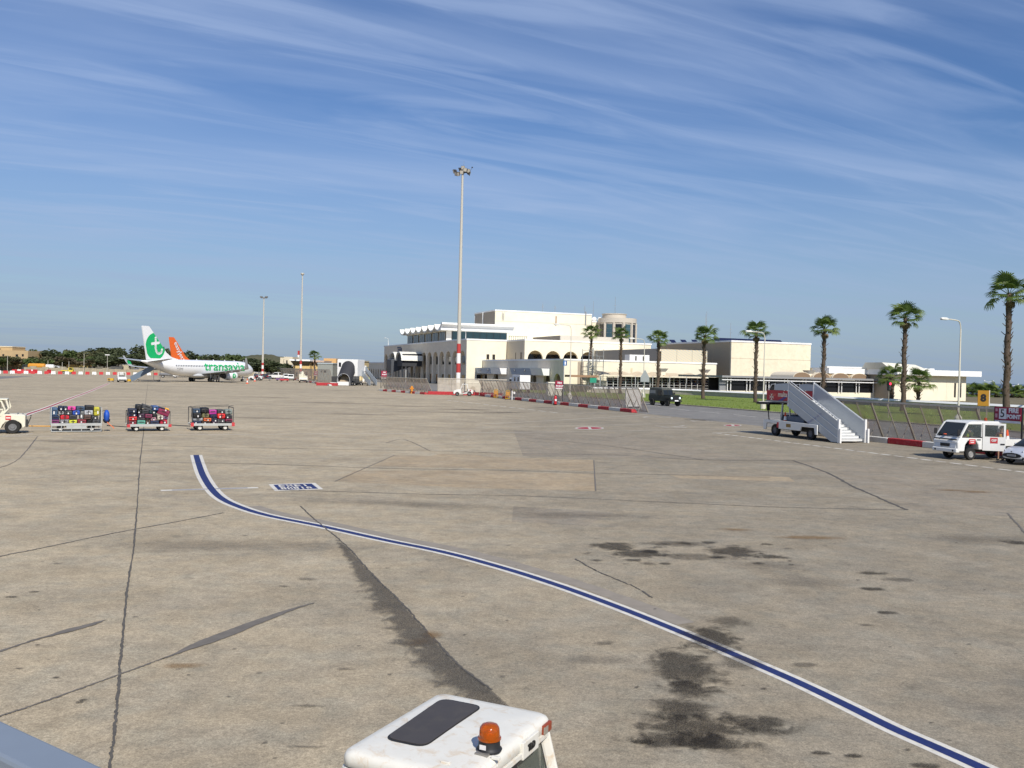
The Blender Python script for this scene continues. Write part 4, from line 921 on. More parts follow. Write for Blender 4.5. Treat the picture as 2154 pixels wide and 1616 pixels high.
for k, (px, py, Y, lb) in enumerate(((2080,804,420,'distant twin-headed lamp above the hedge behind the yellow number sign'),(2130,812,330,'distant lamp mast beyond the hedge near the nearest palm'),(90,0,0,''))):
    if not lb: continue
    b_ = D(px, py, Y); t_ = thing('distant_lamp', lb, 'street lamp', (b_.x, Y, 0), 0.0)
    MB().tube((0,0,0),(0,0,b_.z),.14,.08,6).build('pole', polem, t_)
    for s_ in (-1,1): MB().tube((0,0,b_.z),(s_*1.9,0,b_.z+.5),.06,n=5).ball((s_*2.0,0,b_.z+.5),.3,8,5).build('lamp_head', whm, t_)

# ---- Washingtonia palms: fan fronds, skirt stubs on a rough trunk
frm = []
for k, c_ in enumerate(((.10,.155,.032),(.14,.205,.042),(.18,.235,.055))):
    frm.append(leafy(mat('palm frond %d' % k, c_, .5, var=.25, scale=4, spec=.4), .4))
dead = mat('dry palm frond', (.20,.14,.075), .9, var=.3, scale=5)
barkm = mat('palm bark', (.105,.076,.056), .95, var=.35, scale=6, bump=.6, bscale=14)
barkg = mat('smooth grey palm bark', (.24,.205,.165), .95, var=.25, scale=5, bump=.4, bscale=10)
stubm = mat('old palm leaf base', (.13,.088,.058), .95, var=.4, scale=8)
def frond_mesh(seed, m, pet=.75, rad=.95, nb=22, droop=.5):
    rg = random.Random(seed); q = MB(); q.tube((0,0,0),(pet,0,.04),.028,.018,5)
    for k in range(nb):
        a = R_(-88+176*k/(nb-1)); L_ = rad*(.72+.28*math.cos(a*.6))*rg.uniform(.9,1.08); w_ = .052
        d = Vector((math.cos(a), math.sin(a), 0)); s_ = Vector((-math.sin(a), math.cos(a), 0))
        o = Vector((pet,0,.04)); up = .10*math.cos(a)
        p1 = o+d*L_*.5+Vector((0,0,up+.05)); p2 = o+d*L_*.82+Vector((0,0,up-.10*droop-.06*abs(a)*droop)); p3 = o+d*L_+Vector((0,0,up-.42*droop*rg.uniform(.6,1.3)))
        q.add([o, p1-s_*w_, p1+s_*w_, p2-s_*w_*.7, p2+s_*w_*.7, p3], [(0,1,2),(1,3,4,2),(3,5,4)])
    return q.mesh('frond', m)
FR = [frond_mesh(50+i, frm[i % 3], .85+.14*(i%3), .88+.06*(i%2), 17+i%3, .4+.3*(i%3)) for i in range(5)]
FRD = frond_mesh(90, dead, .8, .85, 18, 1.2)
STUB = MB().hexa([(-.09,0,0),(.09,0,0),(.09,.05,.02),(-.09,.05,.02)], [(-.03,.30,.34),(.03,.30,.34),(.03,.34,.33),(-.03,.34,.33)]).mesh('leaf_base', stubm)
def palm(label, base, h, seed, lean=(0,0), crown=1.0, r=.30, rough_from=.18, stubs=95, nfr=21, group='palm trees along the verge', name='palm_tree'):
    rg = random.Random(seed); t_ = thing(name, label, 'palm tree', base, rg.random()*6.28, group)
    lx, ly = lean; N_ = 26; rings = []; rr = []
    for i in range(N_+1):
        s_ = i/N_; z = h*s_; rad = r*(1.18-.35*s_)*(1+.10*math.sin(i*1.9+seed)+.05*rg.uniform(-1,1)) if s_ > rough_from else r*(1.22-.8*s_)
        if i == 0: rad *= 1.25
        if s_ > .93: rad *= .85
        c = Vector((lx*s_*s_+.05*math.sin(i*.9+seed), ly*s_*s_+.05*math.cos(i*.7+seed), z)); rr.append((c, rad))
        rings.append([c+Vector((math.cos(6.28318*k/12), math.sin(6.28318*k/12), 0))*rad*(1+.06*rg.uniform(-1,1)) for k in range(12)])
    MB().loft(rings).build('trunk', barkm if rough_from < .5 else barkg, t_, 'all')
    for k in range(stubs):
        s_ = rough_from+(.985-rough_from)*(k+.5)/stubs; i = min(int(s_*N_), N_-1); c = rr[i][0].lerp(rr[i+1][0], s_*N_-i); a = k*2.39996+rg.uniform(-.3,.3)
        if rg.random() < .22: continue
        rad = rr[i][1]*.86
        inst('leaf_base', STUB, t_, c+Vector((math.cos(a)*rad, math.sin(a)*rad, 0)), (rg.uniform(-.25,.35),0,a-math.pi/2), (1.3,rg.uniform(.4,1.25),rg.uniform(.8,1.5)))
    top = rr[-1][0]
    for k in range(nfr):
        s_ = k/nfr; a = k*2.39996+rg.uniform(-.2,.2); el = R_(66-98*s_**.85)+rg.uniform(-.15,.15)
        sc_ = crown*(1.12-.1*s_)*rg.uniform(.85,1.15)
        inst('frond', FR[rg.randrange(5)], t_, top+Vector((0,0,-.1)), (rg.uniform(-.35,.35), -el, a), (sc_,sc_,sc_))
    for k in range(4):
        a = rg.random()*6.28; inst('dry_frond', FRD, t_, top+Vector((0,0,-.25)), (0, R_(58+rg.random()*22), a), (crown*.7,)*3)
    return t_
def palm_px(label, bpx, tpx, seed, crown, r=.33, **k):
    g = G(*bpx); t2 = D(*tpx, g.y); return palm(label, g, t2.z, seed, (t2.x-g.x, 0), crown, r, **k)
# tops are the pixel where trunk meets crown
def at_uv(u, px):                                 # ground point on the palm row under pixel column px
    lo, hi = -260.0, 60.0
    def col(v):
        q = XY(u, v)-Vector((0,0,CH)); return PW/2+FP*q.dot(_R)/q.dot(_F)
    for _ in range(50):
        mid = (lo+hi)/2
        if col(mid) > px: lo = mid
        else: hi = mid
    return XY(u, lo)
def palm_u(label, u, px, tpx, seed, crown, r=.33, **k):
    g = at_uv(u, px); t2 = D(*tpx, g.y); o = palm(label, g, t2.z, seed, (0,0), crown, r, **k)
    return o
palm_u('tall palm with a full crown in front of the spiral fire stair', 12, 1241, (1240,700), 1, 1.11, 0.275)
palm_u('tall palm in front of the low cream front beside the spiral stair', 12, 1304, (1307,705), 2, 1.07, 0.275)
palm_u('tall palm standing behind the dark jeep', 12.5, 1383, (1388,714), 3, 1.09, 0.275)
palm_px('tall palm in the verge before the coloured shelf rack', (1478.6,840.6), (1481,706), 4, 1.19, 0.275)
palm_px('tall palm beside the street lamp before the sandstone block', (1588,848.6), (1593,700), 5, 1.13, 0.261)
palm_u('tall palm rising behind the boarding stairs', 13, 1730, (1733,692), 6, 1.11, 0.261)
palm_px('tall palm with frayed trunk before the end pavilion', (1899,867.5), (1905,668), 7, 1.22, 0.289)
palm_u('tallest palm rising behind the fire point sign', 10, 2115, (2127,618), 8, 1.30, 0.316)
palm('small young palm against the end pavilion beside the traffic light', at_uv(30,1874), 4.7, 9, (0,0), 1.25, .30, .1, 40, 22, 'young palms by the end pavilion')
palm('small young palm before the plain wall of the end pavilion', at_uv(30,1931), 4.0, 10, (0,0), 1.3, .24, .1, 34, 20, 'young palms by the end pavilion')
# ================================================================== VEHICLES AND PEOPLE
tyre = mat('tyre rubber', (.022,.021,.020), .9, var=.2); hub = mat('steel wheel', (.46,.45,.43), .45, metal=.5, var=.1); hubw = mat('white wheel', (.66,.64,.58), .5, var=.1)
wpaint = mat('white vehicle paint', (.74,.735,.70), .35, var=.04, scale=2, coat=.3, dirt=.07, dcol=(.42,.36,.28))
ivory = mat('ivory vehicle paint', (.70,.66,.52), .45, var=.05, scale=2, dirt=.15, dcol=(.38,.30,.2))
blk = mat('black plastic', (.02,.02,.021), .55, var=.15); dkg = mat('dark grey chassis', (.05,.05,.05), .7, var=.2)
wgl = glass('tinted windscreen', (.018,.022,.024), .05); cgl = glass('clear cab glass', (.10,.12,.12), .05, .32)
redl = mat('red lamp lens', (.35,.02,.02), .25); ambl = mat('amber lamp lens', (.75,.22,.01), .25); hlm = mat('headlamp glass', (.62,.64,.66), .15)
redst = mat('red sticker', (.50,.045,.05), .6, var=.12); whst = mat('white sticker', (.72,.70,.68), .6)
def wheel(parent, x, y, r=.33, w_=.22, m=hub, ax='y'):
    t_ = MB().lathe([(r*.55,-w_/2),(r*.93,-w_/2),(r,-w_*.32),(r,w_*.32),(r*.93,w_/2),(r*.55,w_/2)], 22, (0,0,0), ax).build('wheel', tyre, parent, True)
    t_.location = (x, y, r)
    MB().lathe([(0,-w_*.36),(r*.3,-w_*.40),(r*.34,-w_*.28),(r*.56,-w_*.30),(r*.60,-w_*.48),(r*.60,w_*.48),(r*.56,w_*.30),(r*.34,w_*.28),(r*.3,w_*.40),(0,w_*.36)], 18, (0,0,0), ax).build('rim', m, t_, True)
    return t_
def sect(x, w_, z0, z1, r=.12, n=3):
    """rounded rectangular cross-section ring at x (y-z plane)"""
    out = []
    for cy, cz, a0 in ((w_/2-r, z1-r, 0), (-w_/2+r, z1-r, 90), (-w_/2+r, z0+r, 180), (w_/2-r, z0+r, 270)):
        for k in range(n+1):
            a = R_(a0+90*k/n); out.append((x, cy+r*math.cos(a), cz+r*math.sin(a)))
    return out
# ---- people: one continuous skinned body, clothes as shells over it
def skin_fig(name, joints, edges, m, parent, sub=1):
    me = bpy.data.meshes.new(name); me.from_pydata([j[0] for j in joints], edges, []); o = bpy.data.objects.new(name, me); COL.objects.link(o); o.parent = parent
    md = o.modifiers.new('skin', 'SKIN'); md.use_smooth_shade = True
    if not me.skin_vertices: 
        bm = bmesh.new(); bm.from_mesh(me); bm.verts.layers.skin.verify(); bm.to_mesh(me); bm.free()
    for i, j in enumerate(joints):
        rr = j[1] if isinstance(j[1], tuple) else (j[1], j[1]); me.skin_vertices[0].data[i].radius = rr; me.skin_vertices[0].data[i].use_root = (i == 0)
    o.modifiers.new('sub', 'SUBSURF').levels = sub; o.modifiers['sub'].render_levels = sub
    me.materials.append(m); return o
skinm = mat('skin', (.42,.25,.17), .6, var=.08, scale=8)
def person(label, loc, rz, top, legs, hair=(.03,.02,.015), vest=None, seated=False, arms='down', trousers_len=1.0, group=None):
    t_ = thing('person', label, 'person', loc, rz, group); J = []; E_ = []
    def add(p, r, par=None):
        J.append((Vector(p), r)); 
        if par is not None: E_.append((par, len(J)-1))
        return len(J)-1
    hz = .93 if not seated else .0
    pel = add((0,0,hz), (.15,.11)); wa = add((0,0,hz+.2), (.14,.10), pel); ch = add((0,0,hz+.42), (.17,.115), wa); nk = add((0,.0,hz+.57), .055, ch); hd0 = add((.02,0,hz+.66), (.072,.085), nk); hd = add((.025,0,hz+.76), (.085,.098), hd0); tp = add((.01,0,hz+.84), (.06,.07), hd)
    add((.115,0,hz+.715), .018, hd0)                                         # nose
    for s_ in (-1,1): add((.01,s_*.085,hz+.73), .02, hd)                     # ears
    hands = []
    for s_ in (-1,1):
        sh = add((0,s_*.19,hz+.49), .06, ch)
        if arms == 'down': el_, wr, ha = (-.02,s_*.25,hz+.20), (.06,s_*.26,hz-.03), (.08,s_*.255,hz-.11)
        elif arms == 'wheel': el_, wr, ha = (.12,s_*.24,hz+.24), (.34,s_*.16,hz+.30), (.42,s_*.14,hz+.32)
        else: el_, wr, ha = (.10,s_*.24,hz+.26), (.30,s_*.18,hz+.36), (.38,s_*.16,hz+.40)
        e1_ = add(el_, .045, sh); w1 = add(wr, .032, e1_); h1 = add(ha, (.042,.022), w1)
        hd_ = Vector(ha)-Vector(wr); hd_.normalize()
        for f_ in range(4): add(Vector(ha)+hd_*(.075+.012*(f_ in (1,2)))+Vector((0,(f_-1.5)*.02,-.01)), .010, h1)
        add(Vector(wr)+hd_*.07+Vector((.03,-s_*.03,0)), .011, w1)
    feet = []
    for s_ in (-1,1):
        hp = add((0,s_*.09,hz-.06), .095, pel)
        if seated: kn, an, to = (.44,s_*.11,hz-.02), (.46,s_*.11,hz-.42), (.60,s_*.11,hz-.46)
        else: kn, an, to = (.02,s_*.11,.49), (-.02,s_*.115,.085), (.13,s_*.13,.035)
        k1 = add(kn, .06, hp); a1 = add(an, .04, k1); add(to, (.045,.03), a1)
    skin_fig('body', J, E_, skinm, t_)
    g = 1.16
    sel = lambda idx: ([ (J[i][0], tuple(q*g for q in (J[i][1] if isinstance(J[i][1], tuple) else (J[i][1],)*2))) for i in idx])
    tj = [(Vector((0,0,hz-.02)), (.165,.125)), (Vector((0,0,hz+.2)), (.16,.118)), (Vector((0,0,hz+.42)), (.185,.13)), (Vector((0,0,hz+.53)), (.09,.08))]; te = [(0,1),(1,2),(2,3)]
    shs = [i for i, j in enumerate(J) if abs(abs(j[0].y)-.19) < 1e-4]
    for i in shs:
        e_i = [b2 for a, b2 in E_ if a == i][0]; tj += [(J[i][0], (.074,.074)), (J[i][0].lerp(J[e_i][0], .85), (.058,.058))]; te += [(2,len(tj)-2),(len(tj)-2,len(tj)-1)]
    skin_fig('shirt', tj, te, top, t_)
    if vest: 
        v_ = [(Vector((0,0,hz+.0)), (.178,.14)), (Vector((0,0,hz+.2)), (.175,.13)), (Vector((0,0,hz+.40)), (.192,.14)), (Vector((0,0,hz+.50)), (.12,.10))]; skin_fig('vest', v_, [(0,1),(1,2),(2,3)], vest, t_)
    lj = [(Vector((0,0,hz+.02)), (.165,.122))]; le = []
    for i, j in enumerate(J):
        if abs(abs(j[0].y)-.09) < 1e-4:
            k1 = [b2 for a, b2 in E_ if a == i][0]; a1 = [b2 for a, b2 in E_ if a == k1][0]
            pts = [J[i][0], J[k1][0]] + ([J[a1][0]] if trousers_len > .9 else []); rr = [.108,.078,.066] if trousers_len > .9 else [.112,.095]
            if trousers_len <= .9: pts[1] = J[i][0].lerp(J[k1][0], .95)
            p_ = 0
            for q, r_ in zip(pts, rr): lj.append((q, (r_, r_))); le.append((p_, len(lj)-1)); p_ = len(lj)-1
    skin_fig('trousers', lj, le, legs, t_)
    MB().ball((.0,0,hz+.80), .108, 12, 8, (.98,.92,.75)).build('hair', mat('hair %.3f' % hair[0], hair, .8), t_, True)
    if not seated:
        for s_ in (-1,1): MB().box(-.10,.17,s_*.12-.05,s_*.12+.05,0,.09).build('shoe', blk, t_, bevel=.03)
    for s_ in (-1,1): MB().ball((.105,s_*.032,hz+.755), .012, 6, 4).build('eye', blk, t_)
    return t_
hiv = mat('hi-vis yellow', (.62,.78,.08), .7, var=.1); hio = mat('hi-vis orange strap', (.80,.45,.06), .7); shirt_r = mat('maroon shirt', (.13,.02,.025), .9, var=.15); shirt_g = mat('olive shirt', (.16,.17,.06), .9, var=.15); navy = mat('navy cloth', (.02,.025,.05), .9, var=.2); khaki = mat('khaki cloth', (.18,.14,.09), .9)

# ---- double-cab pickup with red stickers, rear door swung open
VH = math.atan2(-.342, -.94)                                     # nose points away from the kerb, across the dashed line
def van():
    c = G(2040,968); h = Vector((math.cos(VH), math.sin(VH), 0)); l = Vector((-h.y, h.x, 0))
    # front wheel (left side) sits at c: local x=+1.25, y=+.74
    o = c-h*1.25-l*.74
    t_ = thing('pickup_truck', 'white double-cab pickup truck with red door stickers and traffic cones in its bed', 'pickup truck', o, VH)
    W_ = 1.70
    side = [(2.18,.46),(2.22,.95),(2.05,1.22),(-.70,1.22),(-.70,.55),(.75,.55),(.80,.80),(.98,1.02),(1.25,1.08),(1.52,1.02),(1.70,.80),(1.74,.46)]
    body = MB().prism(side, 'y', -W_/2, W_/2).build('cab', wpaint, t_, bevel=.05)
    MB().prism([(1.52,1.92),(1.46,2.0),(1.30,2.06),(-.62,2.06),(-.70,1.98),(-.70,1.90),(1.50,1.90)], 'y', -W_/2+.03, W_/2-.03).build('cab_roof', wpaint, t_, bevel=.04)
    for s_ in (-1,1):
        y = s_*(W_/2-.05)
        MB().bar((2.02,y,1.20),(1.50,y-s_*.03,1.95),.08,.10).build('pillar', wpaint, t_); MB().box(.50,.60,y-.04,y+.04,1.2,1.92).build('pillar', wpaint, t_); MB().box(-.70,-.56,y-.04,y+.04,1.2,1.92).build('pillar', wpaint, t_)
    MB().box(.35,.55,-.72,.72,1.0,1.62).box(-.6,-.42,-.72,.72,1.0,1.62).build('seat_back', blk, t_)
    # windows as dark recessed panes
    def pane(nm, pts, y, m=wgl): 
        return MB().prism(pts, 'y', y-.004 if y > 0 else y-.012, y+.012 if y > 0 else y+.004).build(nm, m, t_)
    for s_ in (-1,1):
        y = s_*(W_/2)
        w1 = pane('side_window', [(1.86,1.27),(.62,1.24),(.62,1.88),(1.44,1.88)], y-s_*.03, cgl); MB().prism([(1.92,1.22),(.56,1.19),(.56,1.23),(1.88,1.26)], 'y', y-.02, y+.02).build('trim', blk, w1)
        MB().prism([(.53,.60),(.55,.60),(.55,1.94),(.53,1.94)], 'y', y-.006 if s_ < 0 else y, y if s_ < 0 else y+.006).build('door_gap', blk, t_)
        MB().box(.66,.92,y+s_*.005-.015,y+s_*.005+.015,1.06,1.11).build('door_handle', blk, t_)
        if s_ < 0: pane('side_window', [(.46,1.24),(-.52,1.24),(-.52,1.86),(.46,1.86)], y-s_*.03, cgl)
        st = MB().box(1.02,1.46,y+s_*.004-.006,y+s_*.004+.006,1.0-.14,1.0+.12).build('door_sticker', redst, t_)
        MB().box(1.10,1.40,y+s_*.012-.002,y+s_*.012+.002,1.02,1.06).box(1.12,1.36,y+s_*.012-.002,y+s_*.012+.002,.92,.96).build('sticker_print', whst, st)
        MB().box(2.0,2.2,s_*.80-.02,s_*.80+.02,1.32,1.62).build('wing_mirror', blk, t_, bevel=.015)
        MB().prism([(2.19,.62),(2.24,.66),(2.22,.86),(2.12,.88)], 'y', s_*.48-.22, s_*.48+.22).build('headlamp', hlm, t_)
    n_ = Vector((.78,0,.57)).normalized()
    ws = MB(); a0, a1 = Vector((2.035,0,1.265)), Vector((1.515,0,1.955))
    ws.add([a0+Vector((.012,-.74,.01)), a0+Vector((.012,.74,.01)), a1+Vector((.012,.68,.01)), a1+Vector((.012,-.68,.01))], [(0,1,2,3)]); ws.build('windscreen', wgl, t_)
    MB().bar((2.06,-.5,1.28),(1.86,.05,1.50),.02,.02).bar((2.06,.1,1.28),(1.86,.62,1.50),.02,.02).build('wiper', blk, t_)
    MB().box(2.195,2.235,-.76,.76,1.06,1.12).build('grille_bar', blk, t_); MB().box(2.20,2.245,-.32,.32,.70,.86).build('grille', blk, t_)
    MB().box(2.05,2.30,-.84,.84,.40,.62).build('bumper', wpaint, t_, bevel=.05)
    for y in (-.6,.6): MB().lathe([(0,0),(.055,0),(.055,.02),(0,.02)], 12, (2.295,y,.50), 'x').build('fog_lamp', blk, t_)
    MB().ball((2.09,-.15,1.33),.07,8,5,(1,1.6,.5)).build('dash_ornament', mat('orange dash cap', (.7,.12,.05), .6), t_)
    # open rear door on the near side with the sticker, hinged at x=.5
    dr = bpy.data.objects.new('rear_door', None); bpy.data.objects.remove(dr)
    a = R_(38)
    def dp(x, z, off=0.0):
        return Vector((.5,W_/2-.03,0))+Vector((-math.cos(a), math.sin(a), 0))*x+Vector((math.sin(a), math.cos(a), 0))*off+Vector((0,0,z))
    fr = [(0,.52),(1.10,.52),(1.10,1.98),(0,1.98)]
    q = MB()
    for (x0,x1,z0,z1) in ((0,1.1,.52,1.26),(0,.10,1.26,1.98),(1.0,1.1,1.26,1.98),(.10,1.0,1.88,1.98)):
        q.hexa([dp(x0,z0),dp(x1,z0),dp(x1,z0,.07),dp(x0,z0,.07)], [dp(x0,z1),dp(x1,z1),dp(x1,z1,.07),dp(x0,z1,.07)])
    door = q.build('rear_door', wpaint, t_); door['label'] = 'open rear door with square red sticker'
    MB().hexa([dp(.10,1.26,.03),dp(1.0,1.26,.03),dp(1.0,1.26,.04),dp(.10,1.26,.04)], [dp(.10,1.88,.03),dp(1.0,1.88,.03),dp(1.0,1.88,.04),dp(.10,1.88,.04)]).build('door_window', cgl, door)
    MB().hexa([dp(.36,.92,.072),dp(.72,.92,.072),dp(.72,.92,.08),dp(.36,.92,.08)], [dp(.36,1.22,.072),dp(.72,1.22,.072),dp(.72,1.22,.08),dp(.36,1.22,.08)]).build('door_sticker', redst, door)
    lettering('sticker_lettering', 'GIF', .17, whst, door, dp(.54,1.07,.085), (R_(90),0,math.pi-a), .006)
    MB().hexa([dp(.86,.86,.07),dp(1.06,.86,.07),dp(1.06,.86,.1),dp(.86,.86,.1)], [dp(.86,.92,.07),dp(1.06,.92,.07),dp(1.06,.92,.1),dp(.86,.92,.1)]).build('door_handle', blk, door)
    MB().box(-.66,.46,.848,.853,.60,1.2).build('door_opening', blk, t_)
    MB().box(-.72,-.66,-.7,.7,1.0,2.0).build('cab_back', wpaint, t_)
    # cargo bed
    MB().box(-2.95,-.76,-.84,.84,.62,.74).build('bed_floor', dkg, t_)
    for s_ in (-1,1): MB().box(-2.95,-.76,s_*.82-.02,s_*.82+.02,.74,1.10).build('bed_side', wpaint, t_, bevel=.01)
    MB().box(-2.97,-2.93,-.82,.82,.74,1.10).build('tailgate', wpaint, t_); MB().box(-.80,-.77,-.80,.80,.74,2.0).build('headboard', whm, t_)
    MB().box(-2.9,2.0,-.42,.42,.38,.60).build('chassis', dkg, t_)
    for x in (1.25,-1.75):
        for s_ in (-1,1): wheel(t_, x, s_*.72, .33, .20, hub)
    MB().lathe([(0,0),(.09,0),(.09,.05),(.075,.06),(.07,.15),(0,.17)], 12, (-.45,.1,2.06)).build('roof_beacon', mat('dark amber beacon', (.30,.05,.015), .3), t_)
    return t_
V_ = van()
hl = lambda x, y, z=0.0: V_.location+Matrix.Rotation(VH,3,'Z')@Vector((x,y,z))
def cone(label, loc, rz=0.0, s_=1.0, group=None):
    t_ = thing('traffic_cone', label, 'traffic cone', loc, rz, group); o_ = mat('cone orange', (.72,.10,.025), .6, var=.1); w_ = mat('cone white sleeve', (.75,.75,.73), .5)
    MB().box(-.19*s_,.19*s_,-.19*s_,.19*s_,0,.04*s_).build('base', mat('cone base', (.05,.03,.03), .8) if s_ < 1.2 else o_, t_, bevel=.01)
    rr = lambda z: (.15-.115*z/.75)*s_
    for a, b2, m in ((.04,.20,o_),(.20,.46,w_),(.46,.75,o_)): MB().tube((0,0,a*s_),(0,0,b2*s_),rr(a),rr(b2),14).build('sleeve', m, t_, True)
    return t_
cone('large traffic cone standing in the pickup bed against the cab', hl(-1.05,.55,.74), VH, 1.15); cone('large traffic cone standing in the middle of the pickup bed', hl(-1.85,.25,.74), VH, 1.1)
cone('traffic cone stacked beside another in the pickup bed', hl(-2.1,.05,.74), VH, 1.1); cone('traffic cone leaning by the cab on the far side of the pickup bed', hl(-1.1,-.35,.74), VH, 1.1)
person('person in a maroon shirt with hi-vis straps standing behind the open pickup door', hl(-.58,1.02), VH+.5, shirt_r, khaki, vest=hio, arms='hold', trousers_len=.5)
person('person in an olive top with a yellow vest seated in the pickup front', hl(.95,.36,.92), VH, shirt_g, navy, vest=hiv, seated=True, arms='wheel')
person('person in a dark shirt seated on the far side of the pickup cab', hl(.0,-.35,.92), VH, navy, navy, seated=True, arms='wheel')

# ---- silver-white hatchback at the edge
def car():
    h = Vector((math.cos(VH), math.sin(VH), 0)); l = Vector((-h.y, h.x, 0)); g = G(2108,975)
    o = g-h*1.95-l*(-.62)
    t_ = thing('hatchback_car', 'silvery white hatchback with dark oval grille parked beside the pickup', 'car', o, VH)
    cp = mat('silver white car paint', (.62,.64,.68), .22, metal=.25, var=.03, coat=.8)
    xs = [(-1.95,1.40,.42,.95,.16),(-1.80,1.62,.30,1.08,.18),(-1.2,1.72,.22,1.02,.18),(-.4,1.74,.22,.98,.18),(.5,1.74,.22,.95,.18),(1.0,1.73,.22,.93,.18),(1.45,1.68,.22,.84,.2),(1.78,1.52,.24,.72,.2),(1.96,1.20,.28,.60,.15),(2.02,.9,.32,.52,.09)]
    MB().loft([sect(x, w_, z0, z1, r, 5) for x, w_, z0, z1, r in xs]).build('body', cp, t_, 'all')
    xr = [(-1.75,1.10,.98,1.10,.05),(-1.45,1.28,.95,1.36,.12),(-.8,1.34,.92,1.46,.2),(-.1,1.36,.92,1.47,.2),(.45,1.34,.90,1.36,.16),(.95,1.40,.86,1.06,.08),(1.15,1.40,.84,.92,.035)]
    MB().loft([sect(x, w_, z0, z1, r, 4) for x, w_, z0, z1, r in xr]).build('greenhouse', wgl, t_, 'all')
    MB().loft([sect(x, w_, z0, z1, r, 4) for x, w_, z0, z1, r in ((-1.5,1.2,1.33,1.40,.03),(-.8,1.24,1.40,1.475,.03),(-.1,1.25,1.41,1.485,.03),(.35,1.2,1.36,1.41,.02))]).build('roof', cp, t_, 'all')
    MB().loft([[(x, y*.56, .47+z*.13) for y, z in ((math.cos(k*.5236), math.sin(k*.5236)) for k in range(12))] for x in (1.86,2.03)]).build('grille', blk, t_)
    MB().box(2.03,2.045,-.26,.26,.42,.53).build('number_plate', mat('number plate', (.35,.34,.33), .6), t_)
    for s_ in (-1,1):
        MB().loft([[(1.90,s_*.50,.67),(1.90,s_*.50,.72),(1.90,s_*.56,.73),(1.90,s_*.56,.66)],[(1.62,s_*.80,.74),(1.62,s_*.80,.83),(1.52,s_*.82,.86),(1.52,s_*.82,.74)]]).build('headlamp', hlm, t_)
        MB().lathe([(0,0),(.07,0),(.07,.03),(0,.03)], 12, (1.93,s_*.60,.36), 'x').build('fog_lamp', blk, t_)
        for x in (1.25,-1.25): wheel(t_, x, s_*.74, .31, .19, hub)
        MB().ball((.72,s_*.90,.98),.1,8,6,(1,.8,.7)).build('wing_mirror', cp, t_, True)
    MB().box(1.97,2.0,-.66,.66,.26,.31).build('lower_lip', blk, t_); MB().box(2.03,2.04,-.05,.05,.625,.70).build('bonnet_badge', hub, t_)
    return t_
car()
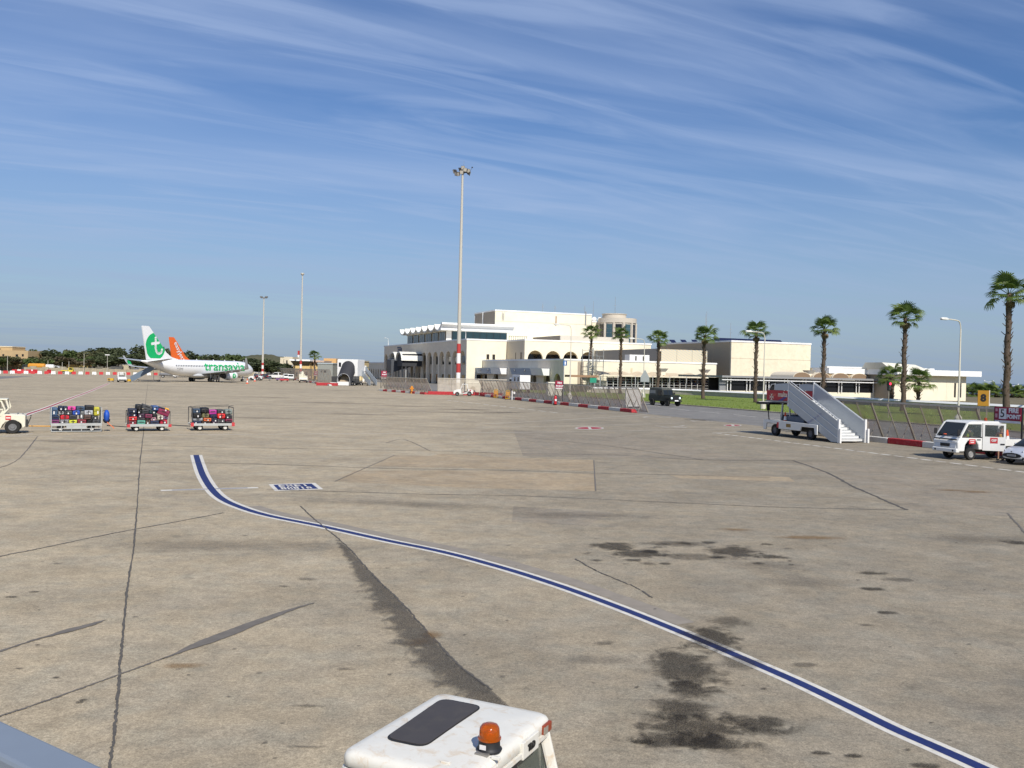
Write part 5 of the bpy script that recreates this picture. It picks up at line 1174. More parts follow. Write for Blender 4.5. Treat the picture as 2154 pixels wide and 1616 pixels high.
# ---- mobile boarding stairs on a white truck chassis
KD = Vector((-.345,.939,0)); SH = math.atan2(KD.y, KD.x)
def stairs_truck():
    fw, rw = G(1629,916.5), G(1703,925.6); o = fw.lerp(rw, .5)
    t_ = thing('boarding_stairs', 'mobile boarding stairs truck with red side panel and silver railings', 'boarding stairs', o+Vector((KD.y,-KD.x,0))*1.0, SH)
    # local: x forward (away), y left (towards the apron); near wheels at y=+1
    sil = mat('silver side panel', (.46,.49,.52), .35, metal=.35, var=.06, scale=1.5); silr = mat('bright rail', (.72,.72,.70), .35, metal=.3)
    MB().box(-2.9,2.75,-.45,.45,.45,.72).build('chassis', dkg, t_)
    for s_ in (-1,1):
        sd_ = [(2.9,.42),(2.95,.98),(2.30,.98),(1.30,.98),(1.25,.62),(-1.15,.62),(-1.2,.86),(-2.62,.86),(-2.85,.36),(-2.95,.36),(-2.95,1.0),(-1.0,1.02),(1.1,1.14),(2.9,1.12),(3.0,.95),(3.0,.42)]
        MB().prism([(3.0,.40),(3.02,1.10),(1.25,1.14),(-2.95,1.06),(-2.95,.40),(-2.72,.40),(-2.62,.84),(-1.28,.84),(-1.18,.55),(1.22,.55),(1.32,.90),(2.62,.90),(2.72,.40)], 'y', s_*1.16-.05, s_*1.16+.05).build('side_skirt', wpaint, t_, bevel=.02)
        for x in (1.97,-1.97): wheel(t_, x, s_*.86, .42, .26, mat('dark wheel', (.12,.12,.13), .6))
        MB().box(1.2,1.4,s_*1.215-.006,s_*1.215+.006,.62,1.0).build('reflector', redst, t_)
        MB().box(-.15,.35,s_*1.215-.006,s_*1.215+.006,.72,.95).build('notice', mat('ochre notice', (.30,.19,.06), .7), t_)
    for y in (-.8,.8): MB().box(-2.99,-2.96,y-.09,y+.09,.55,.95).build('tail_lamp', redl, t_)
    MB().box(2.3,3.0,-1.0,1.0,.86,1.02).build('front_deck', dkg, t_); MB().box(1.2,2.4,-.9,.2,1.0,1.5).build('engine_cover', dkg, t_)
    MB().box(-1.2,1.0,-.9,.95,.86,1.5).build('cabin_base', mat('grey blue cowl', (.12,.14,.18), .6), t_, bevel=.06)
    MB().bar((1.35,.9,1.0),(1.2,.9,2.35),.10).bar((.35,.9,1.4),(.45,.9,2.35),.08).bar((1.35,-.9,1.0),(1.2,-.9,2.35),.10).build('cab_post', sil, t_)
    MB().box(.2,1.5,-1.0,1.0,2.35,2.45).build('cab_roof', dkg, t_)
    MB().lathe([(.19,-.015),(.23,-.015),(.23,.015),(.19,.015),(.19,-.015)], 18, (2.05,.35,1.62)).bar((2.05,.35,1.0),(2.05,.35,1.6),.05).build('steering_wheel', blk, t_)
    MB().bar((2.75,.9,1.05),(2.95,.9,2.0),.05).box(2.86,2.92,.78,1.02,1.75,2.2).build('wing_mirror', blk, t_)
    for y in (-.55,.55): MB().bar((-.9,y,1.2),(.2,y,2.5),.10).bar((.4,y,1.2),(-.7,y,2.35),.08).build('lift_arm', dkg, t_)
    # stair flight: x from -4.6 (foot) up to +.55 (landing), landing to +2.8
    FX, TX, TZ = -4.75, .35, 2.62; n = 15
    for k in range(n):
        s_ = (k+.5)/n; x = FX+(TX-FX)*k/n; z = .12+(TZ-.12)*(k+1)/n
        MB().box(x,x+(TX-FX)/n+.05,-1.0,1.0,z-.05,z).build('tread', mat('tread aluminium', (.55,.56,.55), .5, metal=.4), t_); MB().box(x,x+.03,-1.0,1.0,z-(TZ-.12)/n,z-.05).build('riser', mat('white riser', (.66,.66,.64), .5), t_)
    for s_ in (-1,1):
        y = s_*1.05
        MB().prism([(FX-.15,.05),(FX+.55,.05),(TX+.15,TZ-.42),(TX,TZ+.35),(TX,TZ+1.18),(FX-.15,1.38)], 'y', y-.03, y+.03).build('side_panel', sil, t_)
        for z_, q_ in ((1.38,.0),(.85,.0),(.30,.0)):
            MB().bar((FX-.15,y+s_*.045,z_),(TX,y+s_*.045,TZ-.17+z_),.04,.055).build('trim_rail', silr, t_)
        MB().tube((FX-.1,y-s_*.09,1.50),(TX,y-s_*.09,TZ+1.3),.03,n=8).build('handrail', silr, t_)
        MB().box(FX-.22,FX-.10,y-.07,y+.07,.03,1.55).build('foot_post', whm, t_); MB().box(FX-.42,FX-.30,y+s_*.06-.06,y+s_*.06+.06,.03,.95).build('guard', whm, t_)
        MB().box(TX-.03,TX+.06,y-.05,y+.05,TZ-.45,TZ+1.2).build('landing_post', whm, t_)
        MB().prism([(TX+.02,TZ-.12),(2.85,TZ-.12),(2.9,TZ+.62),(TX+.02,TZ+.62)], 'y', y-.025, y+.025).build('landing_panel', redst if True else sil, t_)
        MB().prism([(TX+.05,TZ+.64),(1.9,TZ+.64),(1.9,TZ+1.08),(TX+.05,TZ+1.16)], 'y', y-.02, y+.02).build('upper_panel', sil, t_)
        fr_ = MB().bar((1.95,y,TZ+.64),(1.95,y,TZ+1.10),.05).bar((1.95,y,TZ+1.08),(2.35,y,TZ+1.04),.05).bar((2.35,y,TZ+1.04),(2.72,y,TZ+.64),.05).build('end_frame', silr, t_)
        MB().tube((TX,y-s_*.08,TZ+1.12),(1.9,y-s_*.08,TZ+1.22),.03,n=8).build('handrail', dkg, t_)
    MB().box(TX,2.9,-1.17,1.17,TZ-.2,TZ-.1).build('landing', grm, t_); MB().box(2.5,4.0,-1.15,1.15,TZ-.42,TZ-.26).build('bridge_extension', blk, t_)
    MB().lathe([(0,-.95),(.11,-.95),(.11,.95),(0,.95)], 12, (4.05,0,TZ-.34), 'y').build('rubber_bumper', mat('pale rubber', (.5,.47,.42), .8), t_)
    # writing on the near red panel: small word, larger word, eight-pointed cross, blue stripe
    wl = mat('cream lettering', (.80,.68,.52), .6); yl = mat('faint red lettering', (.75,.18,.12), .6)
    rz_ = (R_(90),0,R_(180)); ry = 1.085
    lettering('panel_lettering', 'malta', .48, wl, t_, (1.02,ry,TZ+.34), rz_, .012); lettering('panel_lettering', 'air', .36, yl, t_, (1.92,ry,TZ+.33), rz_, .004)
    mb = MB()
    for k in range(4):
        a = R_(90*k); d = Vector((math.cos(a),0,math.sin(a))); s2 = Vector((-math.sin(a),0,math.cos(a)))
        c = Vector((2.28,ry+.002,TZ+.14)); mb.add([c, c+d*.27+s2*.13, c+d*.19, c+d*.27-s2*.13], [(0,1,2,3)])
    mb.build('cross_emblem', wl, t_)
    MB().prism([(1.55,TZ-.11),(1.05,TZ-.11),(TX+.1,TZ+.22),(TX+.1,TZ+.34)], 'y', ry-.003, ry+.003).build('blue_stripe', mat('violet stripe', (.10,.07,.26), .6), t_)
    lettering('panel_lettering', 'Boarding stairs', .26, mat('pale violet print', (.30,.30,.42), .6), t_, (-2.5,1.085,1.5), (R_(90),R_(-27.5),R_(180)), .0)
    return t_
ST = stairs_truck()
sl = lambda x, y, z=0.0: ST.location+Matrix.Rotation(SH,3,'Z')@Vector((x,y,z))
cone('traffic cone carried on the chassis of the boarding stairs', sl(.75,1.0,.99), SH, 1.0)
# ---- dark green soft-top jeep on the road
def jeep():
    g = G(1384,854.2); hd = Vector((.50,-.866,0)); a = math.atan2(hd.y, hd.x)
    t_ = thing('jeep', 'dark green square-bodied jeep with canvas roof driving on the road', 'jeep', (g.x+1.2, g.y+1.6, .006), a)
    gp = mat('dark olive paint', (.022,.026,.020), .5, var=.12, dirt=.1); cv_ = mat('grey green canvas', (.075,.08,.07), .9, var=.15); s_k = 1.10
    MB().box(-2.15,1.95,-.85,.85,.55,1.18).build('body', gp, t_, bevel=.06)
    MB().box(.62,1.92,-.70,.70,1.18,1.34).build('bonnet', gp, t_, bevel=.05)
    for s_ in (-1,1): MB().box(1.1,2.05,s_*.86-.10,s_*.86+.08,.92,1.14).build('front_wing', gp, t_, bevel=.04)
    MB().prism([(.52,1.18),(.36,1.98),(.20,2.12),(-2.05,2.18),(-2.15,1.18)], 'y', -.78, .78).build('canvas_top', cv_, t_, bevel=.06)
    MB().add([(.60,-.70,1.30),(.60,.70,1.30),(.40,.66,1.90),(.40,-.66,1.90)], [(0,1,2,3)]).build('windscreen', wgl, t_)
    fr_ = MB().bar((.62,-.74,1.26),(.40,-.70,1.95),.06).bar((.62,.74,1.26),(.40,.70,1.95),.06).bar((.61,0,1.28),(.40,0,1.93),.05).bar((.62,-.74,1.27),(.62,.74,1.27),.06).build('windscreen_frame', gp, t_)
    for s_ in (-1,1):
        MB().box(-.45,.36,s_*.79-.006,s_*.79+.006,1.26,1.86).build('side_window', wgl, t_); MB().box(-1.95,-.9,s_*.79-.005,s_*.79+.005,1.45,1.85).build('canvas_window', mat('cloudy plastic', (.20,.21,.20), .4), t_)
        MB().lathe([(0,0),(.125,0),(.125,.03),(0,.04)], 16, (1.965,s_*.62,.98), 'x').build('headlamp', emis('lit headlamp', (.75,.92,.95), .6), t_)
        MB().box(.46,.56,s_*.98-.09,s_*.98+.09,1.35,1.62).build('wing_mirror', blk, t_)
        for x in (1.38,-1.42): wheel(t_, x, s_*.80, .42, .26, gp)
    MB().box(1.95,1.99,-.36,.36,.72,1.12).build('grille', blk, t_); MB().box(2.0,2.12,-.85,.85,.56,.70).build('bumper', blk, t_)
    MB().box(2.12,2.14,-.28,.28,.60,.74).build('number_plate', mat('white plate', (.8,.8,.8), .5), t_)
    MB().box(-2.4,-2.16,-.3,.4,.75,1.45).build('spare_wheel', tyre, t_, bevel=.1)
    t_.scale = (1.12,)*3
    return t_
jeep()
# ---- tow tractors
def tow_tractor(label, loc, rz, paint, cab=True, s_=1.0, open_cab=False, sticker=True):
    t_ = thing('tow_tractor', label, 'tow tractor', loc, rz); L_ = 3.1
    MB().prism([(1.45,.30),(1.52,.55),(1.45,.80),(1.0,.98),(.35,1.05),(.28,.42),(-.75,.42),(-.80,1.02),(-1.42,1.0),(-1.52,.88),(-1.52,.34),(-1.34,.34),(-1.26,.58),(-1.12,.74),(-.86,.74),(-.62,.55),(-.52,.30),(.5,.30),(.62,.50),(.78,.60),(1.05,.60),(1.22,.45),(1.28,.30)], 'y', -.72, .72).build('body', paint, t_, bevel=.035)
    MB().box(1.48,1.6,-.6,.6,.28,.55).build('bumper', dkg, t_)
    for x, r in ((.92,.29),(-1.0,.38)):
        for sd_ in (-1,1): wheel(t_, x, sd_*.62, r, .24, mat('grey wheel', (.16,.16,.16), .6))
    MB().box(-.62,-.2,-.5,.5,.45,.72).box(-.70,-.58,-.5,.5,.72,1.15).build('seat', blk, t_, bevel=.03)
    MB().lathe([(.15,-.012),(.19,-.012),(.19,.012),(.15,.012),(.15,-.012)], 14, (.12,.2,1.22)).bar((.3,.2,.9),(.12,.2,1.22),.04).build('steering_wheel', blk, t_)
    if cab:
        for sd_ in (-1,1):
            MB().bar((.42,sd_*.66,1.0),(.12,sd_*.64,1.82),.07).build('cab_pillar', paint, t_); MB().bar((-.78,sd_*.66,.98),(-.66,sd_*.64,1.82),.07).build('cab_pillar', paint, t_)
            if not open_cab: MB().hexa([(.36,sd_*.66,1.04),(-.74,sd_*.66,1.04),(-.74,sd_*.66-.01,1.04),(.36,sd_*.66-.01,1.04)], [(.12,sd_*.64,1.78),(-.64,sd_*.64,1.78),(-.64,sd_*.64-.01,1.78),(.12,sd_*.64-.01,1.78)]).build('side_window', cgl, t_)
        MB().box(-.72,.20,-.68,.68,1.80,1.88).build('cab_roof', paint, t_, bevel=.03)
        MB().add([(.43,-.62,1.04),(.43,.62,1.04),(.14,.60,1.79),(.14,-.60,1.79)], [(0,1,2,3)]).build('windscreen', cgl, t_)
    if sticker:
        for sd_ in (-1,1): MB().box(-1.28,-.98,sd_*.725-.004,sd_*.725+.004,.80,.98).build('side_sticker', redst, t_)
    for sd_ in (-1,1): MB().lathe([(0,0),(.07,0),(.07,.02),(0,.02)], 10, (1.49,sd_*.48,.66), 'x').build('headlamp', hlm, t_)
    MB().box(-1.66,-1.52,-.12,.12,.36,.62).build('tow_hitch', dkg, t_)
    t_.scale = (s_,)*3
    return t_
tow_tractor('small white open-cab tow tractor parked by the red kerb below the mast', G(974,833), math.pi+.04, wpaint, True, 1.04, True)
tow_tractor('small white tow tractor standing alone on the apron behind the aircraft tail', G(256,804), -1.1, wpaint, True, 1.15)
tow_tractor('cream tow tractor loaded with boxes near the jeeps', G(638,805), -1.35, ivory, False, 1.5, sticker=False)
# ---- big ivory tractor pulling the luggage train
def train_tractor():
    g = G(27,912.5); d = (G(446,906)-G(113,908)); a = math.atan2(d.y, d.x)+math.pi
    t_ = thing('baggage_tractor', 'ivory baggage tractor with glazed cab and red chequered sticker pulling the carts', 'baggage tractor', g, a)
    # rear wheel centre at local origin on the near (left) side is y=+.7... the tractor faces -x in the picture
    t_.location = g+Vector((math.sin(a), -math.cos(a), 0))*(-.70)*(-1)
    MB().prism([(-.62,.42),(-.62,1.02),(-.50,1.08),(.55,1.10),(.95,.55),(1.9,.50),(3.0,.50),(3.1,1.2),(3.4,1.15),(3.5,.4),(2.9,.3),(.62,.28),(.52,.50),(.36,.68),(-.28,.68),(-.42,.55),(-.48,.30)], 'y', -.75, .75).build('body', ivory, t_, bevel=.03)
    for x in (0.02,2.6):
        for s_ in (-1,1): wheel(t_, x, s_*.66, .40, .30, mat('grey wheel', (.16,.16,.16), .6))
    MB().box(.6,1.9,-.70,.70,.5,1.05).build('footwell', mat('ivory inner', (.45,.42,.33), .7), t_)
    for s_ in (-1,1):
        for p, q in (((.55,1.05),(.22,1.45)),((.22,1.45),(.35,1.92)),((1.9,.55),(2.05,1.95)),((.62,.98),(.40,1.35)),((.40,1.35),(.60,1.84)),((.50,1.38),(1.98,1.38)),((.95,.6),(.50,1.3))):
            MB().bar((p[0],s_*.72,p[1]),(q[0],s_*.70,q[1]),.075).build('cab_pillar', ivory, t_)
        MB().hexa([(.70,s_*.71,1.44),(1.92,s_*.71,1.44),(1.92,s_*.70,1.44),(.70,s_*.70,1.44)],[(.66,s_*.70,1.80),(1.92,s_*.70,1.80),(1.92,s_*.69,1.80),(.66,s_*.69,1.80)]).build('side_window', cgl, t_)
        st = MB().box(.10,.38,s_*.757-.004,s_*.757+.004,.78,1.02).build('side_sticker', redst, t_)
        MB().box(.13,.35,s_*.765-.002,s_*.765+.002,.87,.93).build('sticker_print', whst, st)
    MB().box(.30,2.2,-.76,.76,1.90,1.97).box(.58,2.05,-.72,.72,1.80,1.90).build('cab_roof', ivory, t_, bevel=.02)
    MB().add([(.52,-.68,1.1),(.52,.68,1.1),(.36,.66,1.88),(.36,-.66,1.88)], [(0,1,2,3)]).build('rear_window', cgl, t_)
    MB().box(-.72,-.62,-.35,.35,.35,.75).bar((-.72,0,.5),(-.86,0,.9),.05).bar((-.86,-.18,.98),(-.86,.18,.98),.06).build('tow_hitch', dkg, t_)
    MB().bar((-.45,.5,1.08),(-.45,-.5,1.08),.05).bar((-.2,.6,1.12),(-.2,-.6,1.12),.04).build('rear_rail', grm, t_)
    return t_
train_tractor()
# ================================================================== LUGGAGE TRAIN
CA, CB = G(160,909.3), G(446,906.4); CDIR = (CB-CA).normalized(); CROT = math.atan2(CDIR.y, CDIR.x)
def on_line(px):
    lo, hi = -20.0, 60.0
    for _ in range(50):
        m_ = (lo+hi)/2; q = CA+CDIR*m_-Vector((0,0,CH))
        if PW/2+FP*q.dot(_R)/q.dot(_F) < px: lo = m_
        else: hi = m_
    return CA+CDIR*lo
cframe = mat('cart frame grey white', (.42,.43,.41), .5, var=.1, dirt=.3); cdeck = mat('cart deck', (.40,.38,.33), .7, var=.15)
def cart_base(kind, px0, px1, label):
    a, b2 = on_line(px0), on_line(px1); L_ = (b2-a).length; c = a.lerp(b2, .5); n_ = Vector((-CDIR.y, CDIR.x, 0))
    t_ = thing('luggage_cart', label, 'luggage cart', c+n_*.70, CROT)     # near side is local y=-.7
    h = L_/2; W2 = .72; dz = {1: .48, 2: .40, 3: .42}[kind]
    MB().box(-h,h,-W2,W2,dz-.08,dz).build('deck', cdeck, t_)
    for s_ in (-1,1): MB().box(-h-.02,h+.02,s_*W2-.03,s_*W2+.03,dz-.10,dz+.05).build('side_beam', cframe, t_)
    r = .17 if kind != 3 else .20
    for x in (-h*.62,h*.62):
        for s_ in (-1,1): wheel(t_, x, s_*(W2-.12), r, .12, hubw)
        MB().box(x-.16,x+.16,-W2+.1,W2-.1,r*1.2,dz-.1).build('axle_frame', dkg, t_)
    if kind == 1:
        for s_ in (-1,1):
            y = s_*(W2+.06)
            fr_ = MB()
            fr_.bar((-h,y,.06),(h,y,.06),.04).bar((-h,y,.22),(h,y,.22),.035)
            for k in range(6): fr_.bar((-h+.02+k*(2*h-.04)/5,y,.06),(-h+.02+k*(2*h-.04)/5,y,dz),.035)
            fr_.build('lower_rail', cframe, t_)
            MB().box(-h*.62+.3,h*.62-.3,y-s_*.05-.01,y-s_*.05+.01,.24,dz-.1).build('skirt_panel', cframe, t_)
        for x in (-h,h): MB().bar((x,-W2,dz),(x,-W2,1.42),.05).bar((x,W2,dz),(x,W2,1.42),.05).bar((x,-W2,1.42),(x,W2,1.42),.05).build('end_frame', cframe, t_)
        for x in (-h,h): MB().box(x-.012,x+.012,-W2+.04,W2-.04,dz,1.30).build('end_mesh', cframe, t_)
    else:
        for x in (-h,h):
            z1 = 1.22 if kind == 2 else 1.46
            MB().bar((x,-W2,dz),(x,-W2,z1),.04).bar((x,W2,dz),(x,W2,z1),.04).bar((x,-W2,z1),(x,W2,z1),.04).build('end_frame', dkg, t_)
            MB().box(x-.09,x+.09,-W2-.05,-W2+.0,dz-.14,dz+(.04 if kind == 2 else .10)).build('reflector', redst, t_)
        if kind == 3: MB().bar((-h,-W2,1.46),(h,-W2,1.58),.03).bar((-h,W2,1.46),(h,W2,1.58),.03).build('top_rail', dkg, t_)
    MB().tube((-h,0,dz-.16),(-h-1.15,0,.34),.03,n=6).build('drawbar', mat('yellow drawbar', (.72,.36,.05), .6) if kind == 1 else dkg, t_)
    return t_, h, dz
def bag_mesh(w_, h_, d_, soft, m):
    r = min(w_, h_)*(.34 if soft else .16); n = 4
    def ring(x, k):
        ww, hh = d_*k, h_*k; rr = min(r, ww*.45, hh*.45); out = []
        for cy, cz, a0 in ((ww/2-rr, hh/2-rr, 0), (-ww/2+rr, hh/2-rr, 90), (-ww/2+rr, -hh/2+rr, 180), (ww/2-rr, -hh/2+rr, 270)):
            for j in range(n+1):
                a = R_(a0+90*j/n); out.append((x, cy+rr*math.cos(a), cz+rr*math.sin(a)))
        return out
    e = r*.8
    return MB().loft([ring(-w_/2,.72),ring(-w_/2+e*.3,.93),ring(-w_/2+e,1.0),ring(w_/2-e,1.0),ring(w_/2-e*.3,.93),ring(w_/2,.72)])
COLN = {'navy': (.018,.03,.075), 'midnight blue': (.012,.018,.045), 'pink': (.72,.07,.32), 'slate blue': (.045,.075,.12), 'black': (.012,.012,.014), 'olive yellow': (.45,.41,.035), 'pale grey': (.34,.34,.35), 'dark grey': (.05,.05,.055), 'royal blue': (.03,.085,.38), 'silver': (.40,.41,.43), 'mid grey': (.16,.165,.16), 'steel blue': (.05,.10,.18), 'red': (.55,.025,.04), 'charcoal': (.032,.032,.038), 'brown': (.11,.06,.045), 'purple': (.16,.02,.11), 'tweed grey': (.22,.22,.23), 'lime yellow': (.58,.58,.05), 'maroon': (.24,.025,.04), 'jet black': (.008,.008,.009), 'graphite': (.07,.072,.078),
        'blue': (.04,.09,.24), 'amber': (.75,.36,.04), 'burgundy': (.22,.018,.06), 'deep teal': (.02,.06,.07), 'plum': (.19,.03,.075), 'aubergine': (.05,.018,.045), 'dark brown': (.045,.026,.02), 'dusty pink': (.42,.22,.26), 'cream': (.50,.45,.36), 'violet': (.22,.13,.24), 'teal green': (.10,.32,.24), 'crimson': (.48,.02,.05), 'magenta': (.42,.03,.26), 'sage grey': (.20,.23,.21), 'khaki': (.16,.15,.07), 'orange': (.62,.14,.05), 'ink blue': (.015,.02,.06), 'ash grey': (.26,.27,.28), 'scarlet': (.62,.03,.03)}
def load_cart(t_, kind, h, dz, cx_px, sc_, ox, oy, gy, bags, cname):
    rg = random.Random(kind*13); KX = {1: 106, 2: 87, 3: 86}[kind]/(2*h)
    info = []
    for b_ in bags:
        x0, x1, y0, y1, cn, *fl = b_
        px0, px1 = ox+x0/sc_, ox+x1/sc_; pxm = cx_px; k = 35.4; kx = KX
        x = ((px0+px1)/2-pxm)/kx; w_ = (x1-x0)/sc_/kx*1.02; z1 = (gy-(oy+y0/sc_))/k; z0 = max(dz+.01, (gy-(oy+y1/sc_))/k); h_ = max(.16, (z1-z0)*1.04)
        info.append((x, z0, w_, h_, cn, fl[0] if fl else ''))
    names = set()
    for i, (x, z0, w_, h_, cn, fl) in enumerate(info):
        soft = 's' in fl or (i % 3 == 1); zc = z0+h_/2; d_ = .78+.1*rg.random()
        lay = 'bottom layer' if zc < dz+.30 else 'middle layer' if zc < dz+.62 else 'upper layer' if zc < dz+.92 else 'top layer'
        kindn = 'holdall' if soft else 'suitcase'
        near = sorted((abs(q[0]-x)+abs(q[1]-z0)*.4, q[4]) for j, q in enumerate(info) if j != i)[0][1]
        lb = '%s %s in the %s of the %s, next to the %s one' % (cn, kindn, lay, cname, near)
        if len(lb.split()) > 16: lb = lb.replace(', next to the ', ' by the ')
        if len(lb.split()) > 16: lb = lb.replace(' in the ', ', ')
        if lb in names: lb = lb.replace(kindn, 'tagged '+kindn, 1)
        names.add(lb)
        loc = t_.location+Matrix.Rotation(CROT,3,'Z')@Vector((x, -.70+d_/2+.02+rg.uniform(-.02,.10), z0+h_/2))
        o = thing('suitcase' if not soft else 'holdall', lb, 'luggage', loc, CROT+rg.uniform(-.05,.05), 'luggage on the '+cname)
        tilt = rg.uniform(-.05,.05)+(.30 if 't' in fl else 0)
        o.rotation_euler[1] = tilt
        m = mat('luggage '+cn, COLN[cn], .55 if not soft else .8, var=.18, scale=6, bump=.15, bscale=30)
        bag_mesh(w_, h_, d_, soft, m).build('shell', m, o, True)
        if not soft:
            MB().box(-w_/2+.03,w_/2-.03,-d_/2-.004,-d_/2+.01,-.012,.012).build('zip', mat('zip dark', (.03,.03,.03), .5), o)
        else: MB().box(-.03,.03,-d_/2-.012,-d_/2+.01,-h_*.42,h_*.42).build('strap', mat('strap dark', (.035,.03,.03), .7), o)
        hw = min(.12, w_*.25); MB().path([(-hw,-d_/2-.005,h_*.18),(-hw,-d_/2-.04,h_*.2),(hw,-d_/2-.04,h_*.2),(hw,-d_/2-.005,h_*.18)], .012, 5).build('handle', blk, o)
        if 'w' in fl or rg.random() < .3:
            tx = rg.uniform(-.25,.25)*w_; MB().box(tx-.035,tx+.035,-d_/2-.05,-d_/2-.045,-h_*.3,h_*.05).build('luggage_tag', whst, o)
c1 = cart_base(1, 107, 213, 'white railed luggage cart with lower skirt rails, first behind the tractor')
load_cart(c1[0], 1, c1[1], c1[2], 160, 8.285, 0, 830, 908.8, [
 (895,1000,235,370,'steel blue'),(1010,1090,205,285,'navy','w'),(1092,1168,210,285,'midnight blue','w'),(1175,1312,215,275,'pink','s'),(1320,1470,212,290,'slate blue'),(1475,1635,195,275,'black'),(1630,1735,225,368,'olive yellow'),
 (1010,1105,290,355,'pale grey','s'),(1110,1250,285,355,'dark grey'),(1255,1385,280,362,'royal blue','s'),(1465,1618,278,360,'silver'),(1388,1448,295,430,'mid grey'),(895,1025,372,438,'navy'),(1045,1198,362,436,'red'),(1203,1340,358,436,'charcoal'),(1455,1578,365,434,'brown'),(1590,1708,372,436,'dark grey'),
 (890,1032,440,505,'purple'),(1045,1192,438,505,'tweed grey','s'),(1200,1337,446,507,'lime yellow'),(1350,1500,438,505,'maroon'),(1510,1600,440,507,'jet black'),(1608,1728,438,510,'graphite')], 'railed cart')
c2 = cart_base(2, 270, 357, 'low flat luggage cart piled highest, between the railed cart and the hooped cart')
load_cart(c2[0], 2, c2[1], c2[2], 313.5, 7.98, 250, 830, 907.6, [
 (160,300,230,300,'midnight blue'),(285,385,158,252,'black','s'),(388,560,170,245,'graphite','t'),(555,655,180,258,'blue','w'),(655,770,205,250,'navy','t'),(768,845,222,290,'amber','t'),(645,850,245,345,'burgundy','t'),
 (155,302,297,367,'ink blue'),(310,380,252,312,'jet black','w'),(388,506,247,318,'charcoal'),(512,632,252,322,'deep teal'),(318,430,316,384,'aubergine','w'),(440,560,325,386,'plum'),(560,640,322,380,'black'),
 (160,302,370,428,'scarlet'),(310,432,384,430,'dark grey'),(440,522,388,432,'dark brown'),(535,628,382,440,'dusty pink','s'),(640,745,348,425,'cream','s'),(745,830,355,418,'violet','s'),
 (160,297,430,500,'maroon'),(305,440,432,503,'teal green'),(445,526,434,503,'brown'),(530,672,440,503,'navy'),(690,815,422,500,'crimson','s')], 'flat cart')
c3 = cart_base(3, 404, 490, 'luggage cart under a thin hoop frame with red corner reflectors')
load_cart(c3[0], 3, c3[1], c3[2], 447, 7.98, 250, 830, 906.8, [
 (1245,1368,225,295,'slate blue','w'),(1375,1512,210,298,'black'),(1516,1646,247,322,'magenta'),(1650,1772,240,308,'dark grey'),(1782,1908,237,330,'sage grey'),
 (1245,1382,298,386,'jet black','w'),(1392,1515,305,388,'khaki','s'),(1530,1642,324,388,'ink blue'),(1650,1785,310,402,'scarlet','sw'),(1795,1908,338,402,'charcoal'),
 (1252,1416,386,438,'ash grey'),(1420,1546,390,442,'orange','w'),(1552,1650,392,462,'midnight blue','w'),(1656,1780,404,470,'graphite','s'),(1788,1908,404,470,'burgundy'),
 (1255,1384,440,495,'navy','w'),(1392,1540,444,497,'dark brown','w'),(1556,1646,464,500,'aubergine'),(1656,1780,472,500,'dark grey'),(1788,1904,472,500,'black')], 'hooped cart')
sk = thing('blue_sack', 'bright blue sack with an orange strap hanging on the railed cart end', 'sack', c1[0].location+CDIR*(c1[1]+.32)-Vector((0,0,0)), CROT)
MB().loft([[(math.cos(k*.6283)*r_*.8, math.sin(k*.6283)*r_*1.4-.2, z) for k in range(10)] for z, r_ in ((.58,.12),(.7,.19),(.9,.22),(1.1,.20),(1.28,.10))]).build('bag', mat('blue tarpaulin', (.02,.09,.45), .5, var=.15), sk, 'all')
MB().loft([[(math.cos(k*.7854)*r_, math.sin(k*.7854)*r_-.2, z) for k in range(8)] for z, r_ in ((.5,.10),(.62,.2),(.74,.2))]).build('base_pouch', navy, sk, True)
MB().path([(.0,-.3,.6),(.12,-.35,.45),(.3,-.35,.30),(.42,-.35,.18)], .03, 5).build('strap', mat('orange strap', (.75,.20,.08), .6), sk)
MB().tube((-.3,-.2,1.2),(.0,-.2,1.3),.02,n=5).build('hook', dkg, sk)

# ================================================================== SIGNS AND SMALL APRON FURNITURE
def face_cam(rz): return rz
rds = mat('red sign enamel', (.30,.014,.045), .55, var=.06); wls = mat('white sign print', (.78,.77,.76), .6); blks = mat('black sign print', (.012,.012,.012), .6)
def fire_sign_big():
    a, b2 = G(2086,912), G(2147,920.5); P = XY(-31,-201.0); Q = XY(-31,-203.0); d = (Q-P).normalized(); rz = math.atan2(d.y, d.x)
    t_ = thing('fire_point_sign', 'red FIRE POINT sign on black posts with the number 5', 'sign', P, rz); L_ = 1.72
    MB().box(0,L_,-.02,.02,2.06,2.80).build('board', rds, t_, bevel=.005); MB().box(.02,L_-.02,-.026,-.021,1.93,2.055).build('bottom_strip', wls, t_)
    MB().box(.30,.78,-.026,-.021,2.14,2.72).build('number_field', wls, t_)
    lettering('sign_lettering', '5', .62, blks, t_, (.53,-.03,2.43), (R_(90),0,0), .004)
    lettering('sign_lettering', 'FIRE', .34, wls, t_, (1.25,-.03,2.62), (R_(90),0,0), .016); lettering('sign_lettering', 'POINT', .30, wls, t_, (1.25,-.03,2.28), (R_(90),0,0), .016)
    MB().box(.06,.2,-.026,-.021,2.55,2.7).box(.06,.2,-.026,-.021,2.2,2.42).build('side_pictogram', mat('pale red print', (.62,.35,.38), .6), t_)
    for x in (-.03,L_+.03): MB().bar((x,.05,0),(x,.05,2.82),.07).build('post', blk, t_)
fire_sign_big()
t_ = thing('stand_number_sign', 'ochre yellow board with a black 8 above the blast fence', 'sign', at_uv(-28.9,2065), R_(-20))
yb = mat('ochre sign board', (.40,.20,.012), .6, var=.06)
